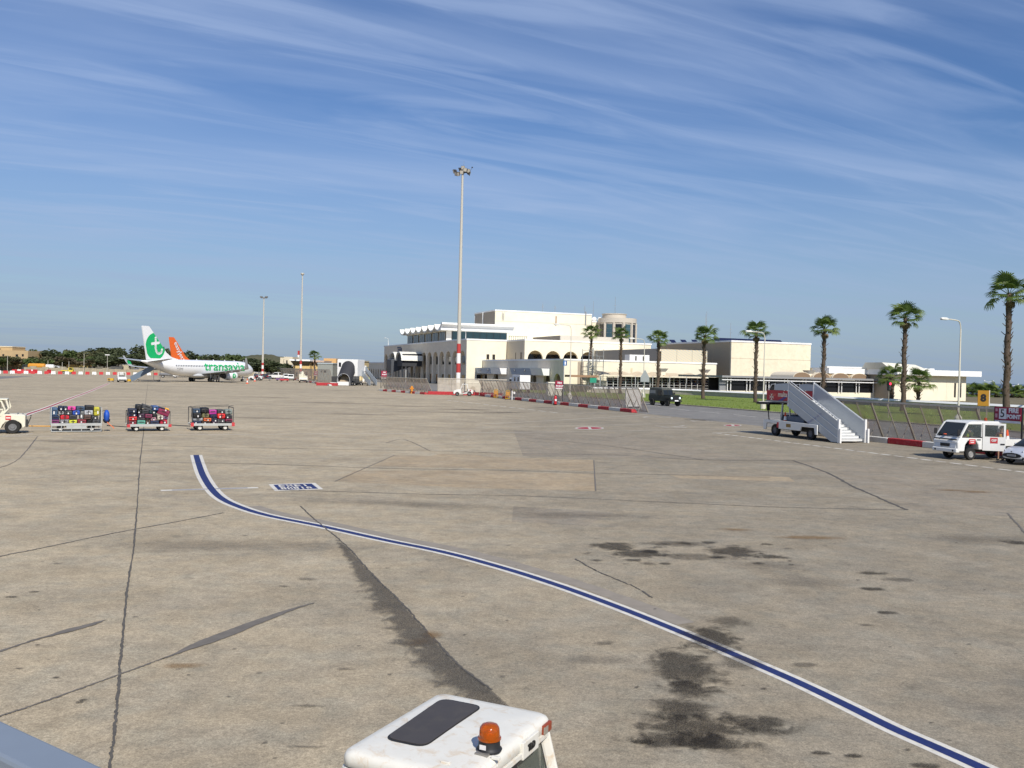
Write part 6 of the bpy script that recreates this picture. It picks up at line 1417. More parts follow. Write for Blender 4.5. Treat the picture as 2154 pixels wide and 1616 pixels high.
MB().box(-.30,.30,-.06,.06,2.74,3.66).build('board', yb, t_); MB().box(.30,.35,-.062,.10,2.72,3.68).build('edge_trim', mat('cream trim', (.7,.62,.48), .6), t_)
lettering('sign_lettering', '8', .58, blks, t_, (.0,-.07,3.2), (R_(90),0,0), .03)
for x in (-.2,.2): MB().bar((x,.0,0),(x,.0,2.8),.07).build('post', fpost, t_)
def red_sign(label, px, w_, z0, z1, rz, print_='FIRE\nPOINT', size=.3, H=None, posts=(0,1)):
    g = G(*px); t_ = thing('fire_point_sign', label, 'sign', g, rz)
    MB().box(-w_/2,w_/2,-.02,.02,z0,z1).build('board', rds, t_); MB().box(-w_/2+.03,w_/2-.03,-.026,-.021,z0+.02,z0+.14).build('bottom_strip', wls, t_)
    for k, wd in enumerate(print_.split('\n')): lettering('sign_lettering', wd, size, wls, t_, (.08,-.03,z1-.28-.42*k), (R_(90),0,0), .012)
    for s_ in (-1,1): MB().bar((s_*(w_/2+.02),.03,0),(s_*(w_/2+.02),.03,z1),.09).build('post', blk if len(posts) == 2 else steel, t_)
    return t_
red_sign('small red FIRE POINT sign in front of the long blast fence', (1175,851.5), .95, 2.05, 3.1, -.1, size=.32)
red_sign('red fire sign on black legs at the end of the middle blast fence', (807,822), 1.05, 2.3, 3.75, .1, 'FIRE\nPOINT', .3)
red_sign('faded red fire sign beside the bare mast', (664,803), 1.0, 1.7, 3.1, .1, 'FIRE\nPOINT', .28)
def extinguisher(label, g, s_=1.0):
    t_ = thing('fire_extinguisher', label, 'fire extinguisher', g, 0.3); r_ = mat('extinguisher red', (.52,.02,.03), .4)
    MB().lathe([(0,.1),(.14,.1),(.15,.16),(.15,.82),(.11,.95),(.05,1.02),(0,1.02)], 14).build('cylinder', r_, t_, True); MB().box(-.08,.1,-.03,.03,1.0,1.12).build('valve', blk, t_)
    MB().path(catmull([(.08,0,1.08),(.26,0,1.0),(.27,0,.6),(.2,0,.3)], 4), .025, 6).build('hose', blk, t_); MB().box(-.1,.1,-.152,-.148,.45,.65).build('label_plate', wls, t_)
    MB().tube((-.18,.1,.1),(.18,.1,.1),.10,n=10).build('trolley_wheel', blk, t_); t_.scale = (s_,)*3
extinguisher('tall red wheeled fire extinguisher at the kerb below the FIRE POINT sign', G(1168,852.5), 1.2)
yel = mat('yellow trolley paint', (.62,.36,.02), .55, var=.1)
def chock_trolley(label, g, rz):
    t_ = thing('hand_trolley', label, 'trolley', g, rz)
    MB().path(catmull([(-.28,0,.15),(-.28,0,1.1),(-.16,0,1.32),(.16,0,1.32),(.28,0,1.1),(.28,0,.15)], 4), .035, 6).build('frame', yel, t_)
    MB().bar((-.28,0,.55),(.28,0,.55),.05).bar((0,0,.2),(0,0,1.3),.04).build('crossbar', yel, t_); MB().box(-.3,.3,-.45,.05,.12,.18).build('foot_plate', yel, t_)
    MB().box(-.22,.22,-.10,.02,.6,1.15).build('load', mat('rusty bottle', (.50,.24,.06), .6), t_)
    for s_ in (-1,1): MB().tube((s_*.30,.08,.12),(s_*.36,.08,.12),.12,n=12).build('wheel', blk, t_)
    t_.scale = (1.02,)*3
chock_trolley('yellow hand trolley against the kerb nearer the tow tractor', G(1043,837.5), -.2); chock_trolley('yellow hand trolley against the kerb beside the white post', G(1068,841), -.2)
t_ = thing('marker_post', 'thin white marker post beside the yellow trolley', 'post', G(1077,841.5), 0); MB().tube((0,0,0),(0,0,1.35),.07,n=8).build('post', whm, t_); MB().box(.2,.45,-.02,.02,.9,1.2).build('flag', whm, t_); MB().bar((0,0,1.1),(.3,0,1.1),.04).build('arm', whm, t_)
hy = thing('fire_hydrant', 'orange twin-valve hydrant in front of the middle blast fence', 'hydrant', G(866,828), .3)
og = mat('orange hydrant', (.66,.26,.03), .5)
MB().lathe([(0,0),(.26,0),(.26,.2),(.2,.3),(.24,.9),(.28,1.3),(.22,1.6),(0,1.7)], 12).build('barrel', og, hy, True); MB().tube((-.45,0,1.1),(.45,0,1.1),.14,n=10).build('outlet', og, hy); MB().tube((0,-.4,.6),(0,.1,.6),.16,n=10).build('cap', og, hy); hy.scale = (.78,)*3
dt = thing('tarp_bundle', 'dark blue tarpaulin bundle on a low trolley behind the tow tractor', 'bundle', G(1003,830.5)+Vector((1.2,2.0,0)), .2)
MB().loft([[(math.cos(k*.5236)*rx, math.sin(k*.5236)*.6, z) for k in range(12)] for z, rx in ((.25,1.1),(.6,1.15),(1.2,.8),(1.7,.35),(1.85,.1))]).build('tarpaulin', mat('navy tarpaulin', (.03,.035,.06), .6, var=.3), dt, 'all'); MB().box(-1.2,1.2,-.5,.5,.15,.25).build('trolley_deck', steel, dt)
for x in (-.9,.9): MB().tube((x,-.55,.15),(x,.55,.15),.15,n=10).build('wheel', blk, dt)
for k, (px, py, lb) in enumerate(((1010,795,''),)):
    wm2 = thing('service_truck', 'white box van with small dark windows behind the long blast fence', 'truck', XY(-9.5,-67), TR+math.pi/2)
    MB().box(-3.2,1.2,-1.1,1.1,.7,3.5).build('box_body', whm, wm2, bevel=.05); MB().box(1.25,3.0,-1.1,1.1,.6,2.9).build('cab', wpaint, wm2, bevel=.1)
    for x in (-2.6,-.6): MB().box(x,x+.8,1.09,1.115,2.3,3.1).build('window', dgl, wm2)
    for s_ in (-1,1):
        MB().box(1.7,2.8,s_*1.105-.01,s_*1.105+.01,1.8,2.6).build('cab_window', wgl, wm2)
        for x in (2.1,-2.4): wheel(wm2, x, s_*1.0, .45, .3, hub)
wh = thing('equipment_cabinet', 'pale cream cabinet behind the long blast fence', 'cabinet', G(1136,834.5)+Vector((2.5,3.5,0)), TR); MB().box(-1.3,1.3,-.5,.5,.1,2.5).build('body', mat('cream cabinet', (.66,.62,.5), .6), wh, bevel=.04); MB().box(-1.2,0,-.512,-.5,.2,2.4).build('door', mat('cream cabinet door', (.72,.68,.56), .6), wh); MB().box(-1.3,1.3,-.5,.5,0,.1).build('plinth', dkg, wh)
wb = thing('concrete_barrier', 'white jersey barrier at the road end of the long blast fence', 'barrier', G(1312,860)+E1*1.2, TR)
MB().prism([(-.35,0),(.35,0),(.3,.3),(.12,.5),(.1,2.3),(-.1,2.3),(-.12,.5),(-.3,.3)], 'x', -1.0, 1.0).build('block', whk, wb); MB().box(-.9,.9,-.36,-.30,.06,.28).build('foot_slot', dkg, wb)
rs = thing('road_sign', 'blue and white square road sign on a pole by the low arcade', 'sign', XY(-16,-104.5), TR); MB().tube((0,0,0),(0,0,6.4),.06,n=8).build('pole', steel, rs); MB().box(-.1,.5,-.06,-.02,5.3,6.1).build('board', mat('blue road sign', (.03,.16,.42), .5), rs); MB().box(.08,.32,-.075,-.06,5.45,5.95).build('pictogram', wls, rs)
gs = thing('road_sign', 'green rectangular sign at the foot of the spiral stair', 'sign', XY(9.0,-62), TR); MB().box(-.75,.75,-.05,0,2.2,3.2).build('board', mat('green sign', (.03,.28,.18), .5), gs)
for x in (-.5,.5): MB().tube((x,.03,0),(x,.03,3.1),.05,n=6).build('post', steel, gs)
ts = thing('road_sign', 'grey triangular back of a road sign before the second palm', 'sign', XY(2,-98), TR); MB().tube((0,0,0),(0,0,3.0),.05,n=6).build('post', steel, ts); MB().prism([(-.85,2.9),(.85,2.9),(.85,3.7),(0,5.0),(-.85,3.7)], 'y', -.06, -.02).build('board', mat('grey sign back', (.36,.38,.38), .5, metal=.3), ts)
tl = thing('traffic_light', 'black traffic light glowing red beside the young palm', 'traffic light', at_uv(-4,1868), TR); hb = 3.05
MB().tube((0,0,0),(0,0,hb),.05,n=8).build('pole', fpost, tl); MB().box(-.16,.16,-.14,.10,hb,hb+.95).build('housing', blk, tl, bevel=.02)
MB().lathe([(0,0),(.13,0),(.10,.03),(0,.04)], 14, (.02,-.18,hb+.72), 'y').build('red_lamp', emis('red signal', (1.0,.03,.08), 2.2), tl); 
for z in (.18,.45): MB().lathe([(0,0),(.11,0),(0,.01)], 12, (.02,-.155,hb+z), 'y').build('dark_lamp', dkg, tl)
ru = random.Random(4); rb = thing('rubble_block', 'broken whitewashed concrete blocks behind the near blast fence', 'rubble', XY(-25.5,-183.5), SH)
for k in range(2): MB().box(k*1.7-.8,k*1.7+.75,-.4,.4,0,1.0+.15*k).build('block', mat('whitewashed rubble', (.33,.29,.25), .95, var=.4, scale=3, dirt=.5, dcol=(.75,.73,.68)), rb, bevel=.08)
# ================================================================== AIRCRAFT
acw = mat('aircraft white', (.80,.80,.79), .3, var=.02, coat=.4); acg = mat('aircraft grey belly', (.50,.51,.52), .4, var=.03); wingm = mat('wing grey', (.42,.43,.44), .4, metal=.2, var=.04)
grn = mat('livery green', (.010,.42,.125), .4, var=.03); orn = mat('livery orange', (.80,.145,.025), .4, var=.03); lip = mat('engine lip metal', (.6,.6,.6), .25, metal=.8)
FUS = [(19.6,.25,2.58,2.84),(19.35,1.0,2.25,3.25),(18.8,1.75,1.9,3.85),(18.0,2.45,1.62,4.35),(17.0,3.0,1.43,4.78),(15.5,3.55,1.29,5.1),(13.5,3.76,1.25,5.24),(5,3.76,1.25,5.24),(-6,3.76,1.25,5.24),(-9,3.7,1.45,5.24),(-12,3.3,2.05,5.22),(-15,2.5,2.95,5.12),(-17.5,1.55,3.8,4.98),(-19.4,.7,4.4,4.85),(-19.9,.25,4.55,4.78)]
def fus_at(x):
    for a, b2 in zip(FUS, FUS[1:]):
        if b2[0] <= x <= a[0]:
            f = (x-b2[0])/(a[0]-b2[0]); return tuple(b2[i]+(a[i]-b2[i])*f for i in (1,2,3))
    return FUS[-1][1:]
def fus_y(x, z):
    w_, zb, zt = fus_at(x); zc, hh = (zb+zt)/2, (zt-zb)/2; q = max(0.0, 1-((z-zc)/hh)**2); return w_/2*math.sqrt(q)
def clip_poly(P, Q):
    out = list(P)
    for i in range(len(Q)):
        a, b2 = Q[i], Q[(i+1)%len(Q)]; inp, out = out, []
        ins = lambda p: (b2[0]-a[0])*(p[1]-a[1])-(b2[1]-a[1])*(p[0]-a[0]) >= 0
        for j in range(len(inp)):
            p, q = inp[j-1], inp[j]
            if ins(p) != ins(q):
                d1 = (b2[0]-a[0])*(p[1]-a[1])-(b2[1]-a[1])*(p[0]-a[0]); d2 = (b2[0]-a[0])*(q[1]-a[1])-(b2[1]-a[1])*(q[0]-a[0]); t = d1/(d1-d2)
                out.append((p[0]+(q[0]-p[0])*t, p[1]+(q[1]-p[1])*t))
            if ins(q): out.append(q)
    return out
def airliner(label, loc, rz, green=True):
    t_ = thing('airliner', label, 'airliner', loc, rz); n = 28
    MB().loft([[(x, w_/2*math.cos(6.28318*k/n), (zb+zt)/2+(zt-zb)/2*math.sin(6.28318*k/n)) for k in range(n)] for x, w_, zb, zt in FUS]).build('fuselage', acw, t_, 'all')
    # belly fairing
    MB().loft([[(x, r_*1.9*math.cos(6.28318*k/16), 1.55+r_*.62*math.sin(6.28318*k/16)) for k in range(16)] for x, r_ in ((7.5,.2),(5.5,.85),(2,1.05),(-3,1.0),(-5.5,.2))]).build('belly_fairing', acg, t_, 'all')
    for s_ in (-1,1):
        foil = lambda x0, c, y, z, th: [(x0,y,z),(x0-c*.12,y,z+th*.6),(x0-c*.4,y,z+th),(x0-c,y,z+.02),(x0-c,y,z-.02),(x0-c*.4,y,z-th*.55),(x0-c*.1,y,z-th*.4)]
        w1 = MB().loft([foil(6.2,8.2,s_*1.2,1.9,.55), foil(3.4,5.2,s_*5.5,2.35,.36), foil(-3.6,1.75,s_*16.6,3.35,.14), foil(-4.4,1.35,s_*17.2,3.55,.10), foil(-5.4,.95,s_*17.7,4.6,.06), foil(-6.3,.55,s_*18.05,5.9,.04)]).build('wing', wingm, t_, True)
        if green and s_ > 0: MB().loft([[(x, s_*y-s_*.08, z) for x, z in ((-4.5,3.7),(-5.75,3.75),(-6.15,4.9),(-5.15,4.6))] for y in (17.42,17.45)]).build('winglet_emblem', grn, w1)
        for yy in (7.3,9.6,12.2): MB().loft([[(x, s_*yy+.16*math.cos(k*1.0472), 2.3+(yy-5)*.08+.18*math.sin(k*1.0472)*q-.18) for k in range(6)] for x, q in ((1.2-(yy-7.3)*.45,.3),(-.2-(yy-7.3)*.45,1),(-2.2-(yy-7.3)*.45,.2))]).build('flap_fairing', acg, w1)
        hs_ = MB().loft([foil(-14.4,4.2,s_*.6,4.55,.22), foil(-17.9,1.7,s_*7.1,5.25,.08)]).build('tailplane', wingm, t_, True)
        # engine
        pr = [(.70,6.0),(1.02,6.25),(1.08,5.9),(1.10,5.0),(1.02,3.6),(.80,2.6),(.62,2.5)]
        en = MB().lathe(pr, 24, (0,s_*4.83,1.52), 'x').build('engine', acw, t_, True)
        MB().lathe([(.70,6.0),(.86,6.2),(1.02,6.25),(.98,6.12)], 24, (0,s_*4.83,1.52), 'x').build('intake_lip', lip, en, True)
        MB().lathe([(0,5.6),(.2,5.4),(.72,5.3)], 24, (0,s_*4.83,1.52), 'x').build('fan', dkg, en)
        MB().lathe([(.62,2.55),(.62,1.9),(.42,1.4),(.2,.9),(0,.7)], 20, (0,s_*4.83,1.52), 'x').build('exhaust', dkg, en, True)
        MB().prism([(4.6,2.55),(1.6,2.1),(1.2,2.4),(3.4,2.75)], 'y', s_*4.83-.14, s_*4.83+.14).build('pylon', acw, en)
        if green:
            q = MB(); C = (4.85,1.55); RR = .62
            for k in range(18):
                a0, a1 = 6.28318*k/18, 6.28318*(k+1)/18
                def sp(a, r): 
                    x, z = C[0]+r*math.cos(a), C[1]+r*math.sin(a); return (x, s_*4.83+s_*(math.sqrt(max(.02, 1.13**2-(z-1.52)**2))), z)
                q.add([sp(a0,.05),sp(a0,RR),sp(a1,RR),sp(a1,.05)], [(0,1,2,3)])
            q.build('engine_emblem', grn, en)
            MB().tube((4.85,s_*5.96,1.85),(4.85,s_*5.96,1.35),.08,n=6).tube((4.55,s_*5.97,1.7),(5.1,s_*5.97,1.7),.06,n=6).build('engine_letter', acw, en)
        for dx in (-.0,):
            for dy in (-.42,.42): wheel(t_, 0, s_*2.86+dy, .56, .38, hubw)
        MB().tube((0,s_*2.86,.56),(.1,s_*2.7,2.1),.14,n=8).build('main_leg', acg, t_)
    for dy in (-.2,.2): wheel(t_, 15.6, dy, .35, .2, hub)
    MB().tube((15.6,0,.35),(15.8,0,1.6),.10,n=8).build('nose_leg', acg, t_); MB().box(15.2,15.6,-.55,-.5,.7,1.5).build('gear_door', acw, t_)
    # fin
    fin = [(-7.8,5.12),(-10.6,5.75),(-12.2,6.7),(-17.6,12.4),(-17.9,12.55),(-19.75,12.55),(-19.9,12.35),(-18.2,5.0)]
    th = lambda z: .22-.015*(z-5)
    MB().add([(x,th(z),z) for x, z in fin]+[(x,-th(z),z) for x, z in fin], [tuple(range(8)), tuple(range(15,7,-1))]+[(i,(i+1)%8,8+(i+1)%8,8+i) for i in range(8)]).build('fin', acw if green else orn, t_)
    for s_ in (-1,1):
        off = lambda z, e: s_*(th(z)+e)
        if green:
            C = (-15.75,8.05); RR = 3.1
            P = clip_poly([(C[0]+RR*math.cos(6.28318*k/40), C[1]+RR*math.sin(6.28318*k/40)) for k in range(40)], [(-18.15,5.35),(-11.0,5.35),(-12.3,6.85),(-17.55,12.3),(-19.72,12.4)])
            if len(P) > 2: MB().add([(x,off(z,.012),z) for x, z in P], [tuple(range(len(P)))]).build('tail_disc', grn, t_)
            q = MB(); tp = catmull([(-15.75,0,10.0),(-15.75,0,9.0),(-15.72,0,7.6),(-15.35,0,6.75),(-14.7,0,6.45),(-14.0,0,6.75),(-13.75,0,7.35)], 6)
            for a, b2 in zip(tp, tp[1:]):
                d = (b2-a).normalized()*.05; s2 = Vector((-d.z,0,d.x)).normalized()*.30
                q.add([(p.x, off(p.z,.03), p.z) for p in (a-d-s2,a-d+s2,b2+d+s2,b2+d-s2)], [(0,1,2,3)])
            for xx, zz in ((-15.75,10.0),(-13.75,7.35),(-16.9,8.62),(-14.75,8.92)): q.add([(xx+.30*math.cos(k*.5236), off(zz,.031), zz+.30*math.sin(k*.5236)) for k in range(12)], [tuple(range(12))])
            q.add([(x, off(z,.032), z) for x, z in ((-16.9,8.32),(-14.75,8.62),(-14.75,9.22),(-16.9,8.92))], [(0,1,2,3)])
            q.build('tail_letter', acw, t_)
        else:
            me = text_mesh('easyJet', 2.25, 0, .03); me.materials.clear(); me.materials.append(acw); o = bpy.data.objects.new('tail_lettering', me); COL.objects.link(o); o.parent = t_
            o.location = (-15.6, s_*.30, 8.5); o.rotation_euler = (R_(90), R_(56), 0) if s_ < 0 else (R_(90), R_(-56), R_(180))
        # cabin windows, doors
        q = MB()
        for k in range(46):
            x = 14.2-k*.552
            if 1.9 < x < 2.5: continue
            y = lambda z: s_*(fus_y(x, z)+.012)
            q.add([(x-.13,y(3.62),3.62),(x+.13,y(3.62),3.62),(x+.13,y(3.98),3.98),(x-.13,y(3.98),3.98)], [(0,1,2,3)])
        o = q.build('cabin_windows', wgl, t_); o['kind'] = 'stuff'
        for x in (16.0,-12.3):
            q = MB()
            for z0, z1 in ((2.9,3.5),(3.5,4.1),(4.1,4.55)):
                for xx in (x-.43,x+.40): q.add([(xx,s_*(fus_y(xx,z0)+.01),z0),(xx+.04,s_*(fus_y(xx,z0)+.01),z0),(xx+.04,s_*(fus_y(xx,z1)+.01),z1),(xx,s_*(fus_y(xx,z1)+.01),z1)], [(0,1,2,3)])
            q.build('door_outline', acg, t_)
        q = MB()
        for a, b2 in (((18.55,.35),(18.25,.95)),((18.2,1.0),(17.75,1.3))):
            for zz in (3.75,):
                q.add([(a[0],s_*fus_y(a[0],zz)*1.01,zz),(b2[0],s_*fus_y(b2[0],zz)*1.01,zz),(b2[0]-.25,s_*fus_y(b2[0]-.25,zz+.45)*1.015,zz+.45),(a[0]-.25,s_*fus_y(a[0]-.25,zz+.42)*1.015,zz+.42)], [(0,1,2,3)])
        q.build('cockpit_window', wgl, t_)
    for k, x in enumerate((12.5,8.8,4.5,-1.5,-6)): MB().prism([(x,5.2),(x-.35,5.2),(x-.45,5.5),(x-.25,5.5)], 'y', -.03, .03).build('antenna', acw, t_)
    if green:
        me = text_mesh('transavia', 3.0, 0, .05, 1.02)
        bm = bmesh.new(); bm.from_mesh(me); bmesh.ops.triangulate(bm, faces=bm.faces[:])
        zs = [v.co.y for v in bm.verts]; y0, y1 = min(zs), max(zs); xs = [v.co.x for v in bm.verts]; x0, x1 = min(xs), max(xs)
        for k in range(1, 9): bmesh.ops.bisect_plane(bm, geom=bm.verts[:]+bm.edges[:]+bm.faces[:], plane_co=(0,y0+(y1-y0)*k/9,0), plane_no=(0,1,0))
        for v in bm.verts:
            x = -1.2+(v.co.x-x0)/(x1-x0)*15.4; z = 2.72+(v.co.y-y0)/(y1-y0)*2.1; v.co = (x, -(fus_y(x, z)+.02), z)
        me2 = bpy.data.meshes.new('fuselage_lettering'); bm.to_mesh(me2); bm.free(); me2.materials.append(grn); inst('fuselage_lettering', me2, t_)
        me = text_mesh('F-GZHO', .55, 0, 0); me.materials.clear(); me.materials.append(dkg); o = inst('registration', me, t_, (-9.6,-1.93,3.1), (R_(90),0,0))
    return t_
def heading(px, py, yaw):                        # yaw: degrees the nose turns away from the picture plane at that spot
    g = G(px, py); az = math.atan2(g.x, g.y); return g, R_(yaw)-az
g_, a_ = heading(423.5, 803.2, 50)
airliner('white airliner with green round tail emblem and green lettering', g_, a_, True)
g2_, a2_ = heading(441, 794.0, 52)
airliner('airliner with orange tail parked behind the green-tailed airliner', g2_, a2_, False)
AP = lambda x, y: g_+Matrix.Rotation(a_,3,'Z')@Vector((x,y,0))
# rear air stairs, ground power unit, cones and loaders round the aircraft
def plain_stairs(label, loc, rz, m, top=2.9, L_=4.6, w_=1.3, s_=1.0):
    t_ = thing('air_stairs', label, 'air stairs', loc, rz)
    for k in range(12): MB().box(-L_+L_*k/12,-L_+L_*(k+1)/12,-w_/2,w_/2,.2+top*k/12,.26+top*k/12).build('tread', grm, t_)
    for sd_ in (-1,1): MB().prism([(-L_-.1,.05),(-L_+.4,.05),(.1,top-.3),(.1,top+1.0),(-L_-.1,1.15)], 'y', sd_*w_/2-.03, sd_*w_/2+.03).build('side_panel', m, t_)
    MB().box(0,1.6,-w_/2,w_/2,top-.1,top).build('landing', grm, t_)
    for x in (.1,1.5):
        for sd_ in (-1,1): MB().bar((x,sd_*w_/2,.2),(x,sd_*w_/2,top+1.0),.06).build('post', grm, t_)
    for x in (-3.2,1.2):
        for sd_ in (-1,1): wheel(t_, x, sd_*w_*.5, .25, .15, hub)
    MB().box(-3.4,1.5,-w_*.4,w_*.4,.25,.4).build('chassis', dkg, t_)
    t_.scale = (s_,)*3; return t_
gs_ = G(322,803.2); plain_stairs('blue-grey towed stairs standing at the rear door of the green-tailed airliner', gs_, .35, mat('blue grey panel', (.13,.17,.22), .5), 3.0, 4.7)
for px, py, lb in ((520,807.5,'traffic cone standing ahead of the aircraft nose'),(536,802.5,'traffic cone before the dark luggage heap')): cone(lb, G(px,py), 0, 1.6)
def gpu(label, loc, rz, m, s_=1.0):
    t_ = thing('ground_power_unit', label, 'power unit', loc, rz); MB().box(-1.2,1.2,-.7,.7,.45,1.5).build('housing', m, t_, bevel=.06); MB().box(-1.0,-.2,-.71,-.70,.7,1.3).build('grille', dkg, t_); MB().bar((1.2,0,.5),(2.2,0,.4),.07).build('drawbar', dkg, t_)
    for x in (-.8,.8):
        for sd_ in (-1,1): wheel(t_, x, sd_*.6, .26, .16, hub)
    t_.scale = (s_,)*3
gpu('white ground power unit under the near wing of the airliner', AP(3.5,-1.2), a_+.4, whm, 1.15); gpu('yellow ground power unit behind the aircraft tail', G(233,803), .2, yel, .5); gpu('small yellow towbar cart behind the aircraft tail', G(270,804), .2, yel, .42)
# ================================================================== FAR SIDE OF THE FIELD
hedg = [mat('tree leaf dark', (.082,.100,.042), .7, var=.35, scale=.5), mat('tree leaf olive', (.135,.135,.058), .7, var=.35, scale=.5), mat('tree leaf brown green', (.145,.118,.066), .7, var=.35, scale=.5), mat('tree leaf fresh', (.110,.150,.045), .7, var=.3, scale=.5)]
for m_ in hedg: leafy(m_, .3)
trk = mat('tree bark grey', (.11,.085,.065), .95, var=.3, bump=.5)
def crown_mesh(seed, m, n=1500, flat=1.0, leaf=.34):
    rg = random.Random(seed); q = MB(); lobes = [(Vector((rg.uniform(-1,1)*.62, rg.uniform(-1,1)*.62, rg.uniform(-.35,.62)*flat)), rg.uniform(.28,.52)) for _ in range(11)]
    for k in range(n):
        c, r = lobes[rg.randrange(11)]
        d = Vector((rg.gauss(0,1), rg.gauss(0,1), rg.gauss(0,1))).normalized(); p = c+d*r*rg.random()**.33*Vector((1,1,flat)).z
        p.z *= 1.0; s_ = leaf*.11*rg.uniform(.7,1.5)
        a = Vector((rg.gauss(0,1), rg.gauss(0,1), rg.gauss(0,1))).normalized(); b2 = a.orthogonal().normalized(); c2 = a.cross(b2)
        q.add([p-b2*s_-c2*s_*.6, p+b2*s_-c2*s_*.6, p+b2*s_*.7+c2*s_, p-b2*s_*.6+c2*s_*.8], [(0,1,2,3)])
    return q.mesh('crown', m)
CR = [crown_mesh(i, hedg[i % 4], 1500, (1.0,.8,.7,.9)[i % 4], (.55,.5,.6,.5)[i % 4]) for i in range(8)]
TM = MB().tube((0,0,0),(.03,0,.36),.045,.03,7).tube((.03,0,.34),(.22,.1,.62),.026,.012,6).tube((.03,0,.34),(-.2,-.08,.64),.024,.012,6).tube((.03,0,.34),(.02,.22,.66),.024,.01,6).mesh('trunk', trk)
KIND = ['dense dark green tree in the belt beyond the apron', 'olive green spreading tree in the belt beyond the apron', 'brownish thin-leaved tree in the belt beyond the apron', 'fresh green rounded tree in the belt beyond the apron']
def tree(px, Y, ytop, w_, k, rg, label=None, group='trees beyond the apron', zb=0.0):
    p = D(px, ytop, Y); h = max(2.0, p.z-zb); t_ = thing('broadleaf_tree', label or KIND[k % 4], 'tree', (p.x, Y, zb), rg.random()*6.28, group)
    sx_ = w_/2*1.25
    inst('trunk', TM, t_, (0,0,0), (0,0,0), (h*.9,h*.9,h*.9)); inst('crown', CR[k % 8], t_, (0,0,h*.56), (0,0,rg.random()*6.28), (sx_*rg.uniform(.9,1.1), sx_, h*.46))
rg = random.Random(31)
prof = [(0,732),(30,730),(60,732),(85,733),(110,732),(130,736),(150,731),(175,734),(200,731),(230,727),(262,731),(290,729),(330,733),(360,735),(400,736),(430,742),(460,740),(490,739),(515,746),(540,748)]
def ptop(x):
    for a, b2 in zip(prof, prof[1:]):
        if a[0] <= x <= b2[0]: return a[1]+(b2[1]-a[1])*(x-a[0])/(b2[0]-a[0])
    return 740
x = -30.0
while x < 535:
    w_ = rg.uniform(9,15); tree(x, rg.uniform(385,400), ptop(max(0,x))+rg.uniform(-4,6)+(3 if rg.random() < .3 else 0), w_, rg.randrange(8), rg); x += rg.uniform(19,32)
x = -20.0
while x < 545:
    tree(x, rg.uniform(356,370), ptop(max(0,x))+rg.uniform(9,20), rg.uniform(8,13), rg.choice((0,2,3,1,4,6)), rg); x += rg.uniform(20,34)
for px, yt in ((545,764),(570,762),(592,765),(610,770)): tree(px, 318, yt, 13, 0, rg, 'dense dark round bush behind the jeeps and the lounge', 'dark bushes beside the viewing lounge')
for px, Y, yt, w_, k in ((2045,275,815,7,0),(2060,290,812,9,4),(2085,290,818,8,0),(2140,300,826,9,1),(2165,300,824,10,0),(2190,300,822,9,1)):
    tree(px, Y, yt, w_, k, rg, 'dark green tree in the hedge behind the yellow number sign' if px < 2100 else 'green tree in the hedge beside the tallest palm', 'trees in the hedge past the end pavilion')
# fan palms in the right hedge
for k, (px, yt) in enumerate(((2046,826),(2068,828),(2082,826),(2096,831),(2128,838),(2146,836))):
    g = D(px, yt, 262); palm('bushy young palm in the hedge past the end pavilion', (g.x, 262, 0), max(1.2, g.z-.4), 60+k, (0,0), 1.6, .3, .1, 10, 16, 'young palms in the hedge')
palm('distant palm standing before the viewing lounge', (D(662,760,300).x, 300, 0), D(662,748,300).z, 71, (0,0), 1.05, .28, .1, 20, 20, None)
# ---- terrain edge, sea and hills
hm_ = ground_mat('scrub hill', (.085,.088,.045), (.12,.11,.06), (.06,.07,.035), .02, .2)
def ridge(name, pts, Y, depth, zb, m, seed):
    rg = random.Random(seed); n = 60; q = MB(); xs = [D(px, 800, Y).x for px, _ in pts]; zs = [D(px, yy, Y).z for px, yy in pts]
    for i in range(n+1):
        x = xs[0]+(xs[-1]-xs[0])*i/n
        j = max(k for k in range(len(xs)) if xs[k] <= x+1e-6); j = min(j, len(xs)-2); f = (x-xs[j])/(xs[j+1]-xs[j]); z = zs[j]+(zs[j+1]-zs[j])*f+rg.uniform(-.4,.4)
        q.v += [(x,Y-depth*.5,zb),(x,Y-depth*.15,zb+(z-zb)*.75),(x,Y,z),(x,Y+depth*.5,zb)]
    q.f = [(4*i+k, 4*i+k+1, 4*i+5+k, 4*i+4+k) for i in range(n) for k in range(3)]
    return tag(q.build(name, m, None, 'all'), kind='structure')
ridge('hill', [(470,758),(520,748),(560,745),(590,750),(620,757),(700,766),(820,772)], 900, 260, -.1, hm_, 1)
ridge('hill', [(2060,846),(2090,832),(2120,836),(2154,826),(2230,822),(2300,836)], 1700, 500, -55, hm_, 2)
sea = mat('hazy sea', (.10,.14,.20), .55, var=.05, scale=.002)
tag(sheet('sea', [(-2000,200),(60000,-3000),(60000,50000),(-30000,50000),(-30000,3500)], sea, -58), kind='structure')
